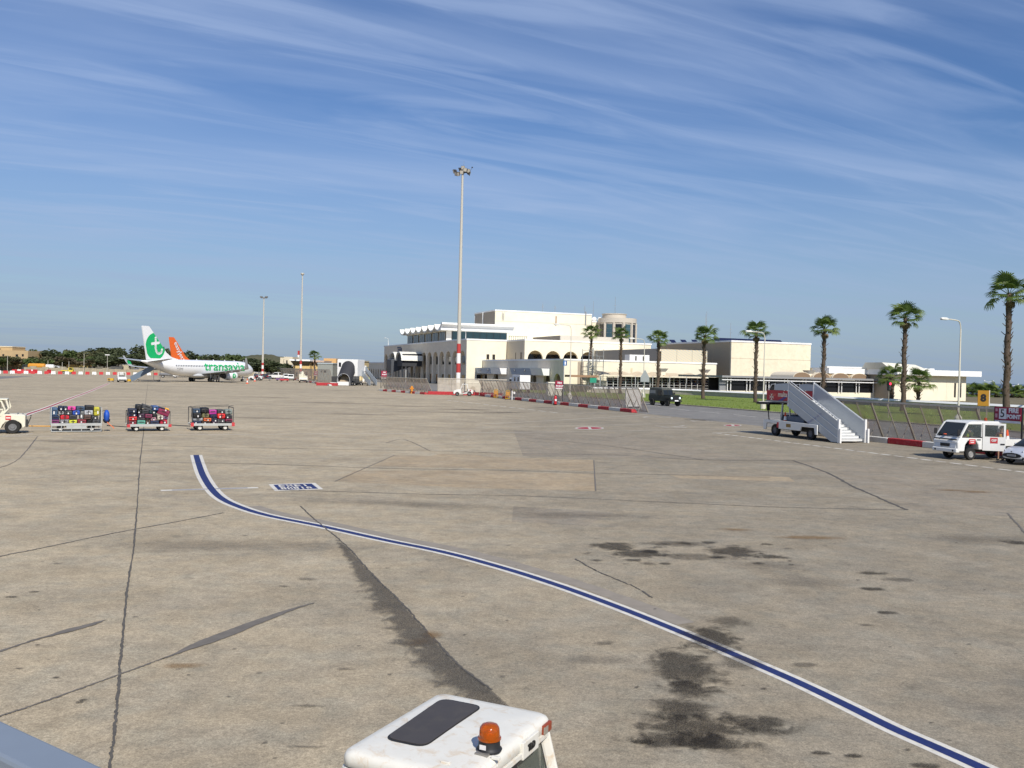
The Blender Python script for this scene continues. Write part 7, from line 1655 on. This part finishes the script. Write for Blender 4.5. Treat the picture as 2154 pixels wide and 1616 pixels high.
# ---- ochre barracks at the far left, boundary wall, posts
och = mat('ochre limestone', (.50,.36,.19), .9, var=.12, scale=.4, dirt=.2, dcol=(.35,.24,.13)); pal = mat('pale limestone', (.66,.58,.42), .9, var=.1, scale=.4); ydr = mat('yellow render', (.66,.47,.20), .9, var=.08)
def fb(name, label, px0, px1, yt, Y, m, depth=10, wins=(), roofm=None, zb=0.0, wm_=None, rz=0.0, par=None):
    """box building seen square on: pixel columns and roof pixel at ground distance Y"""
    a, b2 = D(px0, yt, Y), D(px1, yt, Y); z = max(a.z, b2.z); L_ = b2.x-a.x; t_ = par or thing(name, label, 'building', (a.x, Y, zb), rz)
    ox, oy = (0, 0) if not par else (a.x-par.location.x, Y-par.location.y)
    MB().box(ox,ox+L_,oy,oy+depth,0,z-zb).build('wall', m, t_)
    if roofm: MB().box(ox-.15,ox+L_+.15,oy-.2,oy+depth+.1,z-zb,z-zb+.35).build('roof_edge', roofm, t_)
    for (wx0, wx1, wy0, wy1) in wins:
        p, q = D(wx0, wy0, Y), D(wx1, wy1, Y); MB().box(p.x-a.x+ox,q.x-a.x+ox,oy-.04,oy+.05,q.z-zb,p.z-zb).build('window', wm_ or dgl, t_)
    return t_
B1 = fb('barracks', 'ochre limestone building with square windows half hidden by trees', -40, 59, 738, 372, och, 14, [(0,2,733.5,735.5),(33,38,745.5,750.5),(46,50,745,750),(33,37.5,758,763),(5,9,745,749)], None)
fb('x', '', -40, 26, 730.5, 375, och, 10, [], pal, par=B1)
pw = thing('stone_wall', 'long rough limestone boundary wall below the tree belt', 'wall', D(50,770,345).xy.to_3d(), 0.0)
stm = mat('rubble limestone', (.36,.31,.22), .95, var=.3, scale=1.0, bump=.6, bscale=3); rgw = random.Random(8)
L0 = D(50,770,345).x; L1 = D(560,770,345).x; nst = 40; st_ = (L1-L0)/nst
for k in range(nst): MB().box(k*st_+.02,(k+1)*st_-.02,0,.6,0,1.9+rgw.uniform(-.25,.3)).build('wall_panel', stm, pw)
for k, (px, yt) in enumerate(((16,748),(101,758),(177,744),(226,747),(145,760),(131,762))):
    p = D(px, yt, 342); t_ = thing('far_post', 'thin grey post with small lamp along the boundary wall' if px in (226,) else 'thin plain grey post standing along the boundary wall', 'post', (p.x,342,0), 0, 'posts along the boundary wall'); MB().tube((0,0,0),(0,0,p.z),.10,.07,6).build('pole', polem, t_)
    if px == 226: MB().box(-.8,.8,-.2,.2,p.z-.1,p.z+.2).build('lamp', whm, t_)
# ---- red and white water barriers
redp = mat('red plastic barrier', (.50,.03,.035), .5, var=.1); whp = mat('white plastic barrier', (.76,.75,.73), .5, var=.05)
pb = [(-.28,0),(.28,0),(.24,.28),(.12,.42),(.10,.95),(-.10,.95),(-.12,.42),(-.24,.28)]
BM = [MB().prism(pb, 'x', -.62, .62).mesh('body', m) for m in (whp, redp)]; SL = MB().box(-.35,-.1,-.29,-.27,.05,.14).box(.1,.35,-.29,-.27,.05,.14).mesh('fork_slots', dkg)
for k in range(36):
    px = -17+k*14.35; g = G(px, 786.1+.0113*px); red = k % 2 == 0
    t_ = thing('water_barrier', 'red plastic road barrier in the row far across the apron' if red else 'white plastic road barrier in the row far across the apron', 'barrier', g, .42, 'red and white barriers across the apron')
    inst('body', BM[1 if red else 0], t_); inst('fork_slots', SL, t_)
for k, (px, red) in enumerate(((20,1),(28,0),(35.5,1),(53,0),(50,1),(64,1),(94,1))):
    g = G(px, 785.2); t_ = thing('water_barrier', 'spare red plastic barrier standing behind the barrier row' if red else 'spare white plastic barrier standing behind the barrier row', 'barrier', (g.x, g.y+3, 0), .2*k, 'spare barriers behind the row'); inst('body', BM[1 if red else 0], t_, (0,0,0), (0,0,0), (1.3,1,1.3))
# ---- works vehicles behind the barriers
orm = mat('works orange', (.60,.27,.03), .5, var=.1); yem = mat('works yellow', (.64,.50,.05), .5, var=.1)
def truck(label, px, py, rz, bodym, cabm, L_=6.5, H_=2.6, tank=False, dy=0.0, s_=1.0, name='works_truck', cat='truck'):
    g = G(px, py); t_ = thing(name, label, cat, (g.x, g.y+dy, 0), rz)
    MB().box(-L_/2,L_/2,-1.0,1.0,.7,.95).build('chassis', dkg, t_)
    MB().prism([(L_/2,.6),(L_/2+.05,1.5),(L_/2-.35,2.45),(L_/2-1.7,2.45),(L_/2-1.7,.6)], 'y', -1.1, 1.1).build('cab', cabm, t_, bevel=.06)
    MB().prism([(L_/2-.02,1.55),(L_/2-.34,2.3),(L_/2-1.4,2.3),(L_/2-1.4,1.55)], 'y', -1.115, 1.115).build('cab_window', wgl, t_)
    if tank: MB().lathe([(0,-L_/2),(.8,-L_/2+.1),(1.0,-L_/2+.4),(1.0,L_/2-2.2),(.8,L_/2-1.95),(0,L_/2-1.9)], 18, (0,0,1.95), 'x').build('tank', bodym, t_, True)
    else: MB().box(-L_/2,L_/2-1.9,-1.12,1.12,.97,H_).build('body', bodym, t_, bevel=.04)
    for x in (L_/2-1.0,-L_/2+1.2):
        for sd_ in (-1,1): wheel(t_, x, sd_*.95, .46, .28, hub)
    t_.scale = (s_,)*3; return t_
truck('white tanker truck behind the red and white barriers', 83, 783.2, .15, whm, whm, 6.4, 2.6, True, 8, 1.0)
truck('yellow low works vehicle behind the barriers', 127, 786, .2, yem, yem, 4.6, 1.35, False, 5, .85); truck('orange works truck with a dark cab at the far left', 18, 782.5, 3.0, orm, dkg, 8.0, 2.6, True, 18, 1.1)
truck('grey flatbed standing behind the tail stairs', 355, 795, .3, mat('flatbed grey', (.2,.2,.21), .6), whm, 6, 1.6, False, 0, .9)
cv = thing('belt_loader', 'long grey inclined conveyor beside the orange works truck', 'conveyor', (G(50,782).x, G(50,782).y+16, 0), -.2)
MB().hexa([(-5,-.6,2.6),(7,-.6,.5),(7,.6,.5),(-5,.6,2.6)], [(-5,-.6,3.3),(7,-.6,.9),(7,.6,.9),(-5,.6,3.3)]).build('belt', grm, cv); MB().bar((-3,0,0),(-3,0,2.3),.25).bar((3,0,0),(3,0,1.3),.25).build('leg', dkg, cv)
for k, (px, py, w_, h_, c_, lb) in enumerate(((151,783.5,9,3.2,(.52,.36,.14),'long yellow skip behind the barriers'),(167,784,7,2.0,(.06,.22,.18),'green low container behind the barriers'),(232,786,4.2,2.8,(.62,.58,.48),'pale portable cabin behind the barriers'),(275,785.5,2.2,2.0,(.03,.05,.18),'small blue box container behind the barriers'),(253,784.5,3.0,3.4,(.46,.40,.28),'heap-like stone pillar block behind the barriers'))):
    g = G(px, py); t_ = thing('site_container', lb, 'container', (g.x, g.y+6, 0), .1*k); MB().box(-w_/2,w_/2,-1.2,1.2,.1,h_).build('box', mat('container %d' % k, c_, .7, var=.15), t_, bevel=.06); MB().box(-w_/2+.2,w_/2-.2,-1.0,1.0,0,.12).build('skid', dkg, t_)
    MB().box(-w_/2-.03,w_/2+.03,-1.23,1.23,h_-.15,h_-.02).build('rim', grm, t_)
# ---- vehicles near the aircraft nose and the bare mast
def small_car(label, px, py, rz, m, pick=False, s_=1.0, cat='car'):
    g = G(px, py); t_ = thing('parked_car' if not pick else 'parked_pickup', label, cat, g, rz)
    MB().prism([(2.1,.35),(2.12,.8),(1.95,1.0),(.95,1.08),(.35,1.75),(-1.9 if not pick else -.75,1.78),(-2.05 if not pick else -.85,1.05),(-2.15,1.0),(-2.15,.35)], 'y', -.82, .82).build('body', m, t_, bevel=.07)
    for sd_ in (-1,1):
        MB().prism([(.85,1.1),(.32,1.65),(-.6,1.65),(-.6,1.1)], 'y', sd_*.825-.008, sd_*.825+.008).build('side_window', wgl, t_)
        if not pick: MB().prism([(-.7,1.1),(-.7,1.65),(-1.75,1.65),(-1.85,1.1)], 'y', sd_*.825-.008, sd_*.825+.008).build('side_window', wgl, t_)
        for x in (1.35,-1.35): wheel(t_, x, sd_*.72, .33, .2, hub)
    MB().box(-2.08 if not pick else -.875,-2.02 if not pick else -.84,-.68,.68,1.15,1.62).build('rear_window', wgl, t_); MB().box(2.1,2.16,-.8,.8,.35,.6).box(-2.2,-2.14,-.8,.8,.35,.6).build('bumper', dkg, t_)
    t_.scale = (s_,)*3; return t_
small_car('white double-cab pickup beside the dark luggage heap', 582, 797.5, math.pi-.1, wpaint, True, 1.25, 'pickup truck'); small_car('white jeep parked beside another near the bare mast', 601, 799, 1.9, wpaint, False, 1.05); small_car('white jeep with dark bumper nearest the bare mast', 612.5, 800.5, 1.75, wpaint, False, 1.05)
tow_tractor('white cab tractor before the dark luggage heap at the aircraft nose', G(538,800.5), math.pi, wpaint, True, 1.25, True, False)
lh = thing('luggage_heap', 'dark heap of luggage on a cart ahead of the aircraft nose', 'luggage cart', G(553,800.5), .1); rgh = random.Random(6)
MB().box(-2.6,2.6,-.7,.7,.4,.5).build('deck', cdeck, lh)
for k in range(22):
    x, z = -2.3+(k % 8)*.62, .55+(k//8)*.45; m = mat('luggage '+('black','navy','slate blue','charcoal','maroon')[k % 5], (.02,.02,.02)); bag_mesh(.58,.42,.7,False,m).build('suitcase', m, lh).location = (x+rgh.uniform(-.05,.05), rgh.uniform(-.1,.1), z+.2)
for x in (-1.8,1.8):
    for sd_ in (-1,1): wheel(lh, x, sd_*.6, .2, .12, hubw)
for k, (px, py, lb, m) in enumerate(((589,801.5,'purple folding ramp lying before the white pickup',mat('violet ramp', (.16,.08,.2), .7)),(598,803,'dark red ground cart beside the white jeeps',redst))):
    t_ = thing('ground_cart', lb, 'cart', G(px,py), .2); MB().box(-1.2,1.2,-.5,.5,.35,.75).build('body', m, t_); 
    for x in (-.8,.8): MB().tube((x,-.55,.2),(x,.55,.2),.2,n=10).build('wheel', tyre, t_)
bx = thing('tractor_load', 'cream boxes and canister stacked on the small tractor by the bare mast', 'boxes', G(638,805)+Vector((0,0,1.15)), -.2); MB().box(-1.0,.2,-.6,.6,0,1.1).build('box', ivory, bx, bevel=.04); MB().box(.25,1.0,-.5,.5,0,.7).build('box', ivory, bx, bevel=.04); MB().lathe([(0,0),(.35,0),(.35,.6),(0,.75)], 12, (-.3,0,1.1)).build('canister', ivory, bx)
# ---- far left blast fence and kerbs
blast_fence('blast_fence', 'far beige chain-link fence behind the parked jeeps', G(700,806), G(565,795), chA, .8, 3.6, 4.0, False)
kerb_line('painted_kerb', 'far red and white kerb pieces behind the bare mast', G(697,812.2), G(622,799.5), 1, 12, seed=6)
t_ = thing('concrete_kerb', 'bright red kerb block at the far fence corner', 'kerb', G(690,811.5), .05); MB().box(-2.6,2.2,-.5,.5,0,.65).build('block', redk, t_, bevel=.05)
t_ = thing('concrete_kerb', 'white kerb block beside the covered stairs', 'kerb', G(695,810.5), .05); MB().box(.0,1.6,-.4,.4,0,.7).build('block', whk, t_, bevel=.05)
# ---- covered passenger stairs with black ribbed tunnel
g = G(722,811.3); cs = thing('covered_stairs', 'white covered stairs truck with a black ribbed tunnel facing the apron', 'covered stairs', g, -.12)
MB().box(-2.6,2.3,3.6,9.5,2.2,6.2).build('cabin', whm, cs, bevel=.08); MB().box(-2.3,-1.75,3.57,3.6,4.4,5.4).build('cabin_window', dgl, cs); MB().box(-2.62,-2.3,3.55,3.62,1.3,6.1).build('cabin_edge', whm, cs)
n = 7; rib = mat('black ribbed canvas', (.035,.035,.04), .75, var=.15); ribw = mat('pale rib hoop', (.45,.45,.45), .6)
for k in range(n):
    f0, f1 = k/n, (k+1)/n; y0, y1 = 3.5*(1-f1)+.1, 3.5*(1-f0)+.1
    def arcpts(y, f, ex): 
        zc = .3+3.0*(1-f); r_ = 1.55+ex; return [(r_*math.cos(math.pi*j/14)*1.0, y, zc+.9+(1.55+ex)*math.sin(math.pi*j/14)) for j in range(15)]
    fa, fb_ = f1, f0
    A_, B_ = arcpts(y0, 1-y0/3.6, -.04), arcpts(y1, 1-y1/3.6, .08); q = MB()
    A_ = [(1.62,y0,A_[0][2]-1.2)]+A_+[(-1.62,y0,A_[-1][2]-1.2)]; B_ = [(1.70,y1,B_[0][2]-1.2)]+B_+[(-1.70,y1,B_[-1][2]-1.2)]
    for j in range(len(A_)-1): q.add([A_[j],A_[j+1],B_[j+1],B_[j]], [(0,1,2,3)])
    q.build('tunnel_section', rib, cs); MB().path(A_, .05, 5).build('hoop', ribw, cs)
for k in range(9): MB().box(-1.3,1.3,.3+k*.38,.7+k*.38,.25+k*.33,.3+k*.33).box(-1.3,1.3,.3+k*.38,.33+k*.38,-.03+k*.33,.25+k*.33).build('step', mat('tan step', (.48,.38,.26), .8), cs)
MB().box(-1.35,1.35,-.3,.25,.05,.9).build('foot_flap', whm, cs); MB().box(-3.2,-1.7,1.0,7,.5,2.1).build('engine_bay', dkg, cs, bevel=.05)
for x in (-2.6,2.1):
    for y in (1.6,7.0): wheel(cs, x, y, .45, .3, hub, 'x')
MB().box(-2.4,2.1,.6,8.5,.5,.75).build('chassis', dkg, cs)
plain_stairs('open passenger stairs with silver rails beside the covered stairs', G(762,810.8), 2.3, mat('bluish panel', (.34,.38,.42), .5), 3.0, 4.2, 1.6, 1.15)
truck('dark equipment truck with a white tank between the two stairs', 742, 809.3, -1.3, whm, dkg, 5.2, 3.2, False, 2, .95)
person('person in a yellow hi-vis vest walking before the far arcade', G(776,806), -.8, hiv, navy, vest=hiv, arms='down'); person('person in a pale shirt standing by the far fence', G(652,803.5), .3, mat('pale shirt', (.55,.48,.36), .9), khaki, arms='down')
# ---- buildings between the lounge and the terminal
Lo = thing('viewing_lounge', 'two-storey lounge with outward slanting dark windows over an ochre base', 'building', (D(618,790,312).x, 312, 0), 0.0)
z = lambda y: D(650, y, 312).z; X = lambda px: D(px, 780, 312).x-Lo.location.x
MB().box(X(617),X(652),0,14,z(800),z(777)).build('lower_wall', mat('lounge base brown', (.30,.23,.16), .9), Lo); MB().box(X(617),X(652),-.2,14,z(777),z(769.5)).build('band', ydr, Lo)
MB().hexa([(X(618),.0,z(769.5)),(X(650.5),.0,z(769.5)),(X(650.5),14,z(769.5)),(X(618),14,z(769.5))], [(X(612.5),-1.5,z(760)),(X(653.5),-1.5,z(760)),(X(653.5),14,z(760)),(X(612.5),14,z(760))]).build('slanted_storey', mat('lounge window wall', (.12,.10,.07), .5), Lo)
for k in range(6): MB().hexa([(X(620+k*5.1),-.02,z(769)),(X(624.4+k*5.1),-.02,z(769)),(X(624.4+k*5.1),.1,z(769)),(X(620+k*5.1),.1,z(769))], [(X(618.5+k*5.5),-1.5,z(760.6)),(X(623.4+k*5.5),-1.5,z(760.6)),(X(623.4+k*5.5),-1.3,z(760.6)),(X(618.5+k*5.5),-1.3,z(760.6))]).build('window', glass('lounge glass', (.10,.09,.05), .1), Lo)
MB().box(X(611.5),X(654.5),-1.9,14,z(760),z(756.5)).build('roof', white, Lo)
for px in (622,632,643): MB().box(X(px),X(px+4),-.03,0,z(792),z(783)).build('window', dgl, Lo)
Ow = thing('ochre_wing', 'yellow rendered wing with arched openings beside the viewing lounge', 'building', (D(652,790,316).x, 316, 0), 0.0); X2 = lambda px: D(px, 780, 316).x-Ow.location.x; z2 = lambda y: D(665, y, 316).z
MB().box(X2(652.5),X2(682),0,12,0,z2(762)).build('wall', ydr, Ow); MB().box(X2(652),X2(683),-1.0,12,z2(762),z2(758.5)).build('roof_slab', mat('pink slab', (.55,.40,.30), .9), Ow)
for px in (655,665,674): MB().box(X2(px),X2(px+4),-.03,0,z2(771),z2(764)).build('window', dgl, Ow)
for px in (653,661,669): MB().box(X2(px),X2(px+4.5),-.03,0,.2,z2(781)).build('arch_opening', darkin, Ow)
fb('cream_block', 'stepped cream block behind the dark bushes', 589.5, 598, 752.5, 335, pal, 10, [(601.5,604.5,757.5,768)]); Cb = fb('cream_block', 'tall cream block with one dark slot behind the dark bushes', 597.5, 615.5, 751, 334, pal, 10, [(602.2,604.8,758,768)])
fb('ochre_block', 'plain ochre block rising behind the grey hall', 681, 707, 754.5, 345, mat('bright ochre', (.66,.40,.17), .9, var=.08), 10)
fb('grey_hall', 'low grey-green hall with dark openings left of the covered stairs', 668, 700, 766, 300, mat('grey green hall', (.27,.28,.25), .8, var=.08), 14, [(675,677.5,779.5,783.5),(681.5,686,779.5,784)], mat('pale blue roof', (.42,.48,.50), .6)); fb('sandy_block', 'grey and yellow block right of the covered stairs', 733, 748, 761.5, 318, mat('shaded stone', (.40,.34,.25), .9), 10, [], pal)
fb('yellow_block', 'yellow sunlit block beside the far arcade', 747.5, 766.5, 761, 316, mat('yellow stone', (.74,.58,.30), .9, var=.05), 10, [], pal)
cn = thing('walkway_canopy', 'thin pale canopy on slanted white legs beside the far arcade', 'canopy', (D(730,790,290).x, 290, 0), 0.0); X3 = lambda px: D(px, 780, 290).x-cn.location.x; z3 = lambda y: D(745, y, 290).z
MB().hexa([(X3(730),0,z3(777)),(X3(770),0,z3(774)),(X3(770),6,z3(774)),(X3(730),6,z3(777))], [(X3(730),0,z3(774.5)),(X3(770),0,z3(771)),(X3(770),6,z3(771)),(X3(730),6,z3(774.5))]).build('roof', mat('green grey canopy', (.34,.38,.33), .7), cn); MB().bar((X3(769),0,z3(769)),(X3(765),0,0),.5).build('leg', whm, cn); MB().bar((X3(734),0,0),(X3(734),0,z3(776)),.3).build('leg', whm, cn)
Fa = thing('far_arcade', 'far grey arcade wing with four dark pointed arches and white roof edge', 'building', XY(3,160), TR-math.pi/2)
for k in range(11): MB().prism(arch_poly(k*4.6, (k+1)*4.6, k*4.6+.9, (k+1)*4.6-.9, 2.4, 1.7, 6.3, 10), 'y', 0, .6).build('arch_bay', shadew, Fa); MB().box(k*4.6+.6,(k+1)*4.6-.6,.9,1.0,0,5).build('dark_opening', darkin, Fa)
MB().box(0,50.6,1.7,10,0,6.2).build('back_wall', shadew, Fa); MB().box(-.2,50.8,-.3,10,6.3,6.8).build('roof_edge', white, Fa)
hut = thing('guard_hut', 'small brown hut under a flat white roof with a grey dome', 'hut', G(595,797)+Vector((0,12,0)), 0.0)
MB().box(-2.6,2.6,0,4,0,3.2).build('wall', mat('brown hut', (.10,.07,.055), .8), hut); MB().box(-3.2,-2.0,-.05,.4,1.2,3.0).build('side_pier', pal, hut); MB().box(-4.2,3.6,-.8,4.6,3.2,3.6).build('roof', white, hut); MB().ball((.2,2,3.6),1.3,14,8,(1,1,.8)).build('dome', mat('grey dome', (.45,.46,.47), .6), hut, True)
tw = thing('lattice_tower', 'thin red and white lattice tower beyond the viewing lounge', 'tower', (D(628,760,420).x,420,0), 0.0); zt = D(628,738,420).z
for k in range(6): MB().bar((0,0,zt*k/6),(0,0,zt*(k+1)/6),.8,.8).build('section', rdb if k % 2 else whb, tw)
wt = truck('white box lorry parked behind the aircraft nose', 512, 792, 0.05, whm, whm, 9.0, 4.6, False, 20, 1.25)
# ================================================================== FOREGROUND: CAB ROOF OF A TOW TRACTOR AND THE STAIRS' HANDRAIL
ZR = 1.66
A_, B_, D_ = G(926,1456,ZR), G(1150,1500,ZR), G(722,1602,ZR)
ex = (B_-A_).normalized(); ey = (A_-D_); LY = ey.length; ey = ey.normalized(); LX = (B_-A_).length; LY = 1.22
ey = Vector((-ex.y, ex.x, 0)) if True else ey
rzT = math.atan2(ex.y, ex.x)
cT = A_+ex*(LX/2)-ey*(LY/2); cT.z = 0
TG = thing('cabin_tractor', 'white cabin tow tractor with amber beacon and dark roof hatch', 'tow tractor', cT, rzT)
rw = mat('worn white cab paint', (.70,.675,.60), .42, var=.05, scale=5, dirt=.85, dcol=(.55,.38,.20), coat=.05)
def loc(px, py, z): 
    g = G(px, py, z)-cT; return Vector((g.dot(ex), g.dot(ey), z))
def rrect(hx, hy, r, z, n=6, bow=0.0):
    out = []
    for sx_, sy_, a0 in ((1,1,0),(-1,1,90),(-1,-1,180),(1,-1,270)):
        for k in range(n+1):
            a = R_(a0+90*k/n); x, y = sx_*(hx-r)+r*math.cos(a), sy_*(hy-r)+r*math.sin(a); out.append((x, y, z-bow*((x/hx)**2+(y/hy)**2)))
    return out
hx, hy = LX/2+.03, LY/2+.035
MB().loft([rrect(hx-.02,hy-.02,.07,ZR-.11), rrect(hx,hy,.08,ZR-.10), rrect(hx,hy,.08,ZR-.045), rrect(hx-.010,hy-.010,.08,ZR-.022), rrect(hx-.032,hy-.035,.08,ZR-.006), rrect(hx-.08,hy-.09,.07,ZR), rrect(.05,.08,.03,ZR+.004)]).build('cab_roof', rw, TG, 'all')
# smoked roof hatch with a rubber seal
hp_ = [loc(*q, ZR) for q in ((930,1470),(1017,1487),(892,1574),(806,1556))]
def round_poly(P, r, n=6):
    out = []; m = len(P)
    for i in range(m):
        a, b2, c = P[i-1], P[i], P[(i+1)%m]; p, q = b2+(a-b2).normalized()*r, b2+(c-b2).normalized()*r
        out += [(p*(1-t)**2+b2*2*t*(1-t)+q*t*t) for t in (k/n for k in range(n+1))]
    return out
cen = sum(hp_, Vector())/4
def slab(P, z0, z1, name, m, parent): 
    n = len(P); return MB().add([(p.x,p.y,z0) for p in P]+[(p.x,p.y,z1) for p in P], [tuple(range(n))[::-1], tuple(range(n,2*n))]+[(i,(i+1)%n,n+(i+1)%n,n+i) for i in range(n)]).build(name, m, parent)
ht = slab(round_poly(hp_, .09), ZR-.03, ZR+.006, 'hatch_seal', blk, TG)
slab(round_poly([cen+(p-cen)*.955 for p in hp_], .08), ZR-.02, ZR+.010, 'hatch_pane', mat('smoked hatch', (.060,.050,.043), .5, var=.12, scale=4, dirt=.25, dcol=(.13,.11,.07)), ht)
# amber beacon
bc = loc(1029,1578,ZR); am = bpy.data.materials.new('amber beacon'); am.use_nodes = True; b = am.node_tree.nodes['Principled BSDF']
b.inputs['Base Color'].default_value = (.62,.125,.004,1); b.inputs['Roughness'].default_value = .12; b.inputs['Transmission Weight'].default_value = .55; b.inputs['IOR'].default_value = 1.3; b.inputs['Coat Weight'].default_value = .5
nz_ = am.node_tree.nodes.new('ShaderNodeTexNoise'); nz_.inputs['Scale'].default_value = 6; rr_ = am.node_tree.nodes.new('ShaderNodeMapRange'); rr_.inputs[3].default_value = .08; rr_.inputs[4].default_value = .2
am.node_tree.links.new(nz_.outputs[0], rr_.inputs[0]); am.node_tree.links.new(rr_.outputs[0], b.inputs['Roughness'])
bk = MB().lathe([(0,0),(.082,0),(.086,.012),(.078,.02),(.072,.03),(.070,.072),(0,.075)], 28, bc).build('beacon_base', blk, TG, True)
MB().lathe([(.071,.072),(.078,.076),(.078,.086),(.070,.089),(.068,.125),(.064,.15),(.052,.168),(.03,.177),(0,.179)], 28, bc).build('beacon_dome', am, bk, True)
MB().lathe([(0,.08),(.03,.08),(.034,.11),(.018,.135),(0,.14)], 16, bc).build('beacon_reflector', mat('beacon reflector', (.55,.16,.02), .3, metal=.5), bk, True)
MB().box(bc.x-.03,bc.x+.015,bc.y-.082,bc.y-.078,ZR+.028,ZR+.058).build('maker_plate', whst, bk)
MB().box(bc.x-.05,bc.x+.04,bc.y-.11,bc.y-.05,ZR-.004,ZR+.012).build('beacon_bracket', mat('dull bracket', (.30,.28,.25), .5, metal=.5), bk)
for q in ((937,1605),(1043,1595)): 
    p = loc(*q, ZR); MB().box(p.x-.03,p.x+.03,p.y-.012,p.y+.012,ZR-.01,ZR+.012).build('roof_bracket', rw, TG, bevel=.004)
# right side: gutter plates with maker initials, lamp, window
xs = hx
MB().box(xs-.02,xs+.016,-hy+.05,hy-.10,ZR-.135,ZR-.105).build('gutter', rw, TG)
for y0, y1 in ((.10,.36),(-.52,-.28)):
    MB().box(xs-.01,xs+.022,y0,y1,ZR-.155,ZR-.035).build('hinge_plate', rw, TG, bevel=.006)
    lettering('maker_lettering', 'TLD', .062, blks, TG, (xs+.026,(y0+y1)/2,ZR-.095), (R_(90),0,R_(90)), .003)
MB().box(xs-.03,xs+.020,.46,.60,ZR-.11,ZR-.04).build('tail_lamp', mat('red orange lens', (.26,.045,.015), .3), TG, bevel=.01); MB().box(xs+.014,xs+.024,.46,.52,ZR-.10,ZR-.05).build('lamp_reflector', mat('grey lens', (.30,.27,.22), .3), TG)
MB().box(xs-.10,xs-.012,-.26,.08,ZR-.20,ZR-.06).build('hinge_recess', blk, TG)
# cab shell below the roof
sgl = glass('greenish cab glass', (.10,.12,.10), .06, .45)
for sx_ in (-1,1):
    MB().bar((sx_*(hx-.045),hy-.06,ZR-.12),(sx_*(hx+.12),hy+.06,.72),.085).build('cab_pillar', rw, TG, bevel=.02); MB().bar((sx_*(hx-.045),-hy+.06,ZR-.12),(sx_*(hx+.12),-hy-.16,.72),.085).build('cab_pillar', rw, TG, bevel=.02)
    MB().hexa([(sx_*(hx+.10),-hy-.05,.78),(sx_*(hx+.10),hy-.02,.78),(sx_*(hx+.09),hy-.02,.78),(sx_*(hx+.09),-hy-.05,.78)], [(sx_*(hx-.05),-hy+.13,ZR-.16),(sx_*(hx-.05),hy-.12,ZR-.16),(sx_*(hx-.06),hy-.12,ZR-.16),(sx_*(hx-.06),-hy+.13,ZR-.16)]).build('side_window', sgl, TG)
    MB().bar((sx_*(hx-.04),-hy+.06,ZR-.14),(sx_*(hx-.04),hy-.06,ZR-.14),.05,.05).build('window_frame', rw, TG)
for sy_ in (-1,1):
    y1, y0 = sy_*(hy-.05), sy_*(hy+.07); MB().hexa([(-hx+.08,y0,.78),(hx-.08,y0,.78),(hx-.08,y0+.008,.78),(-hx+.08,y0+.008,.78)], [(-hx+.10,y1,ZR-.15),(hx-.10,y1,ZR-.15),(hx-.10,y1+.008,ZR-.15),(-hx+.10,y1+.008,ZR-.15)]).build('windscreen', sgl, TG)
    MB().path(catmull([(-hx+.07,y0,.80),(-hx+.07,(y0+y1)/2,1.2),(-hx+.10,y1+sy_*.012,ZR-.17),(0,y1+sy_*.015,ZR-.145),(hx-.10,y1+sy_*.012,ZR-.17),(hx-.07,(y0+y1)/2,1.2),(hx-.07,y0,.80)], 5), .014, 6).build('window_seal', blk, TG)
MB().box(-hx-.16,hx+.16,-hy-.75,hy+.95,.34,.74).build('body', rw, TG, bevel=.06); MB().box(-.28,.28,-.2,.25,.74,1.05).box(-.28,.28,-.32,-.2,.9,1.35).build('seat', blk, TG, bevel=.05)
MB().box(-hx+.05,hx-.05,hy-.25,hy-.02,.74,1.02).build('dashboard', blk, TG, bevel=.04); MB().lathe([(.16,-.012),(.19,-.012),(.19,.012),(.16,.012),(.16,-.012)], 20, (0,hy-.36,1.12)).build('steering_wheel', blk, TG)
for x in (-1,1):
    for y in (-hy-.35,hy+.45): wheel(TG, x*(hx-.02), y, .33, .22, hub, 'x')
# ---- handrail of the stairs the picture is taken from
p0, p1 = G(0,1513,3.45), G(225,1616,3.45); dr_ = (p1-p0).normalized(); q0, q1 = p0-dr_*1.3, p1+dr_*.35; sd_ = Vector((-dr_.y, dr_.x, 0)); sd_ = sd_ if sd_.y < 0 else -sd_
HR = thing('stair_landing', 'blue-grey handrail with white side panel at the top of boarding stairs', 'boarding stairs', (q0.x, q0.y, 0), math.atan2(dr_.y, dr_.x)); Lh = (q1-q0).length; sgn = 1 if sd_.dot(Vector((-dr_.y, dr_.x, 0))) > 0 else -1
railm = mat('sky-tinted rail metal', (.25,.29,.34), .45, metal=.25, var=.06, scale=4)  # sky reflection on the metal is put into the base colour as blue-grey
MB().box(0,Lh,0 if sgn > 0 else -.085,.085 if sgn > 0 else 0,3.40,3.45).build('handrail', railm, HR, bevel=.008)
MB().box(0,Lh,.030*sgn if sgn > 0 else -.115,.115 if sgn > 0 else -.030,3.36,3.398).build('rail_channel', mat('olive grey channel', (.20,.19,.17), .6), HR)
MB().box(0,Lh,.105*sgn if sgn > 0 else -.125,.125 if sgn > 0 else -.105,2.45,3.38).build('side_panel', whm, HR)
yy0, yy1 = (.13,1.2) if sgn > 0 else (-1.2,-.13)
MB().box(0,Lh,yy0,yy1,2.40,2.46).build('landing', grm, HR)
for x in (.1,Lh-.1):
    for y in (yy0+.05*sgn,yy1-.05*sgn): MB().bar((x,y,0),(x,y,2.4),.08).build('leg', steel, HR)
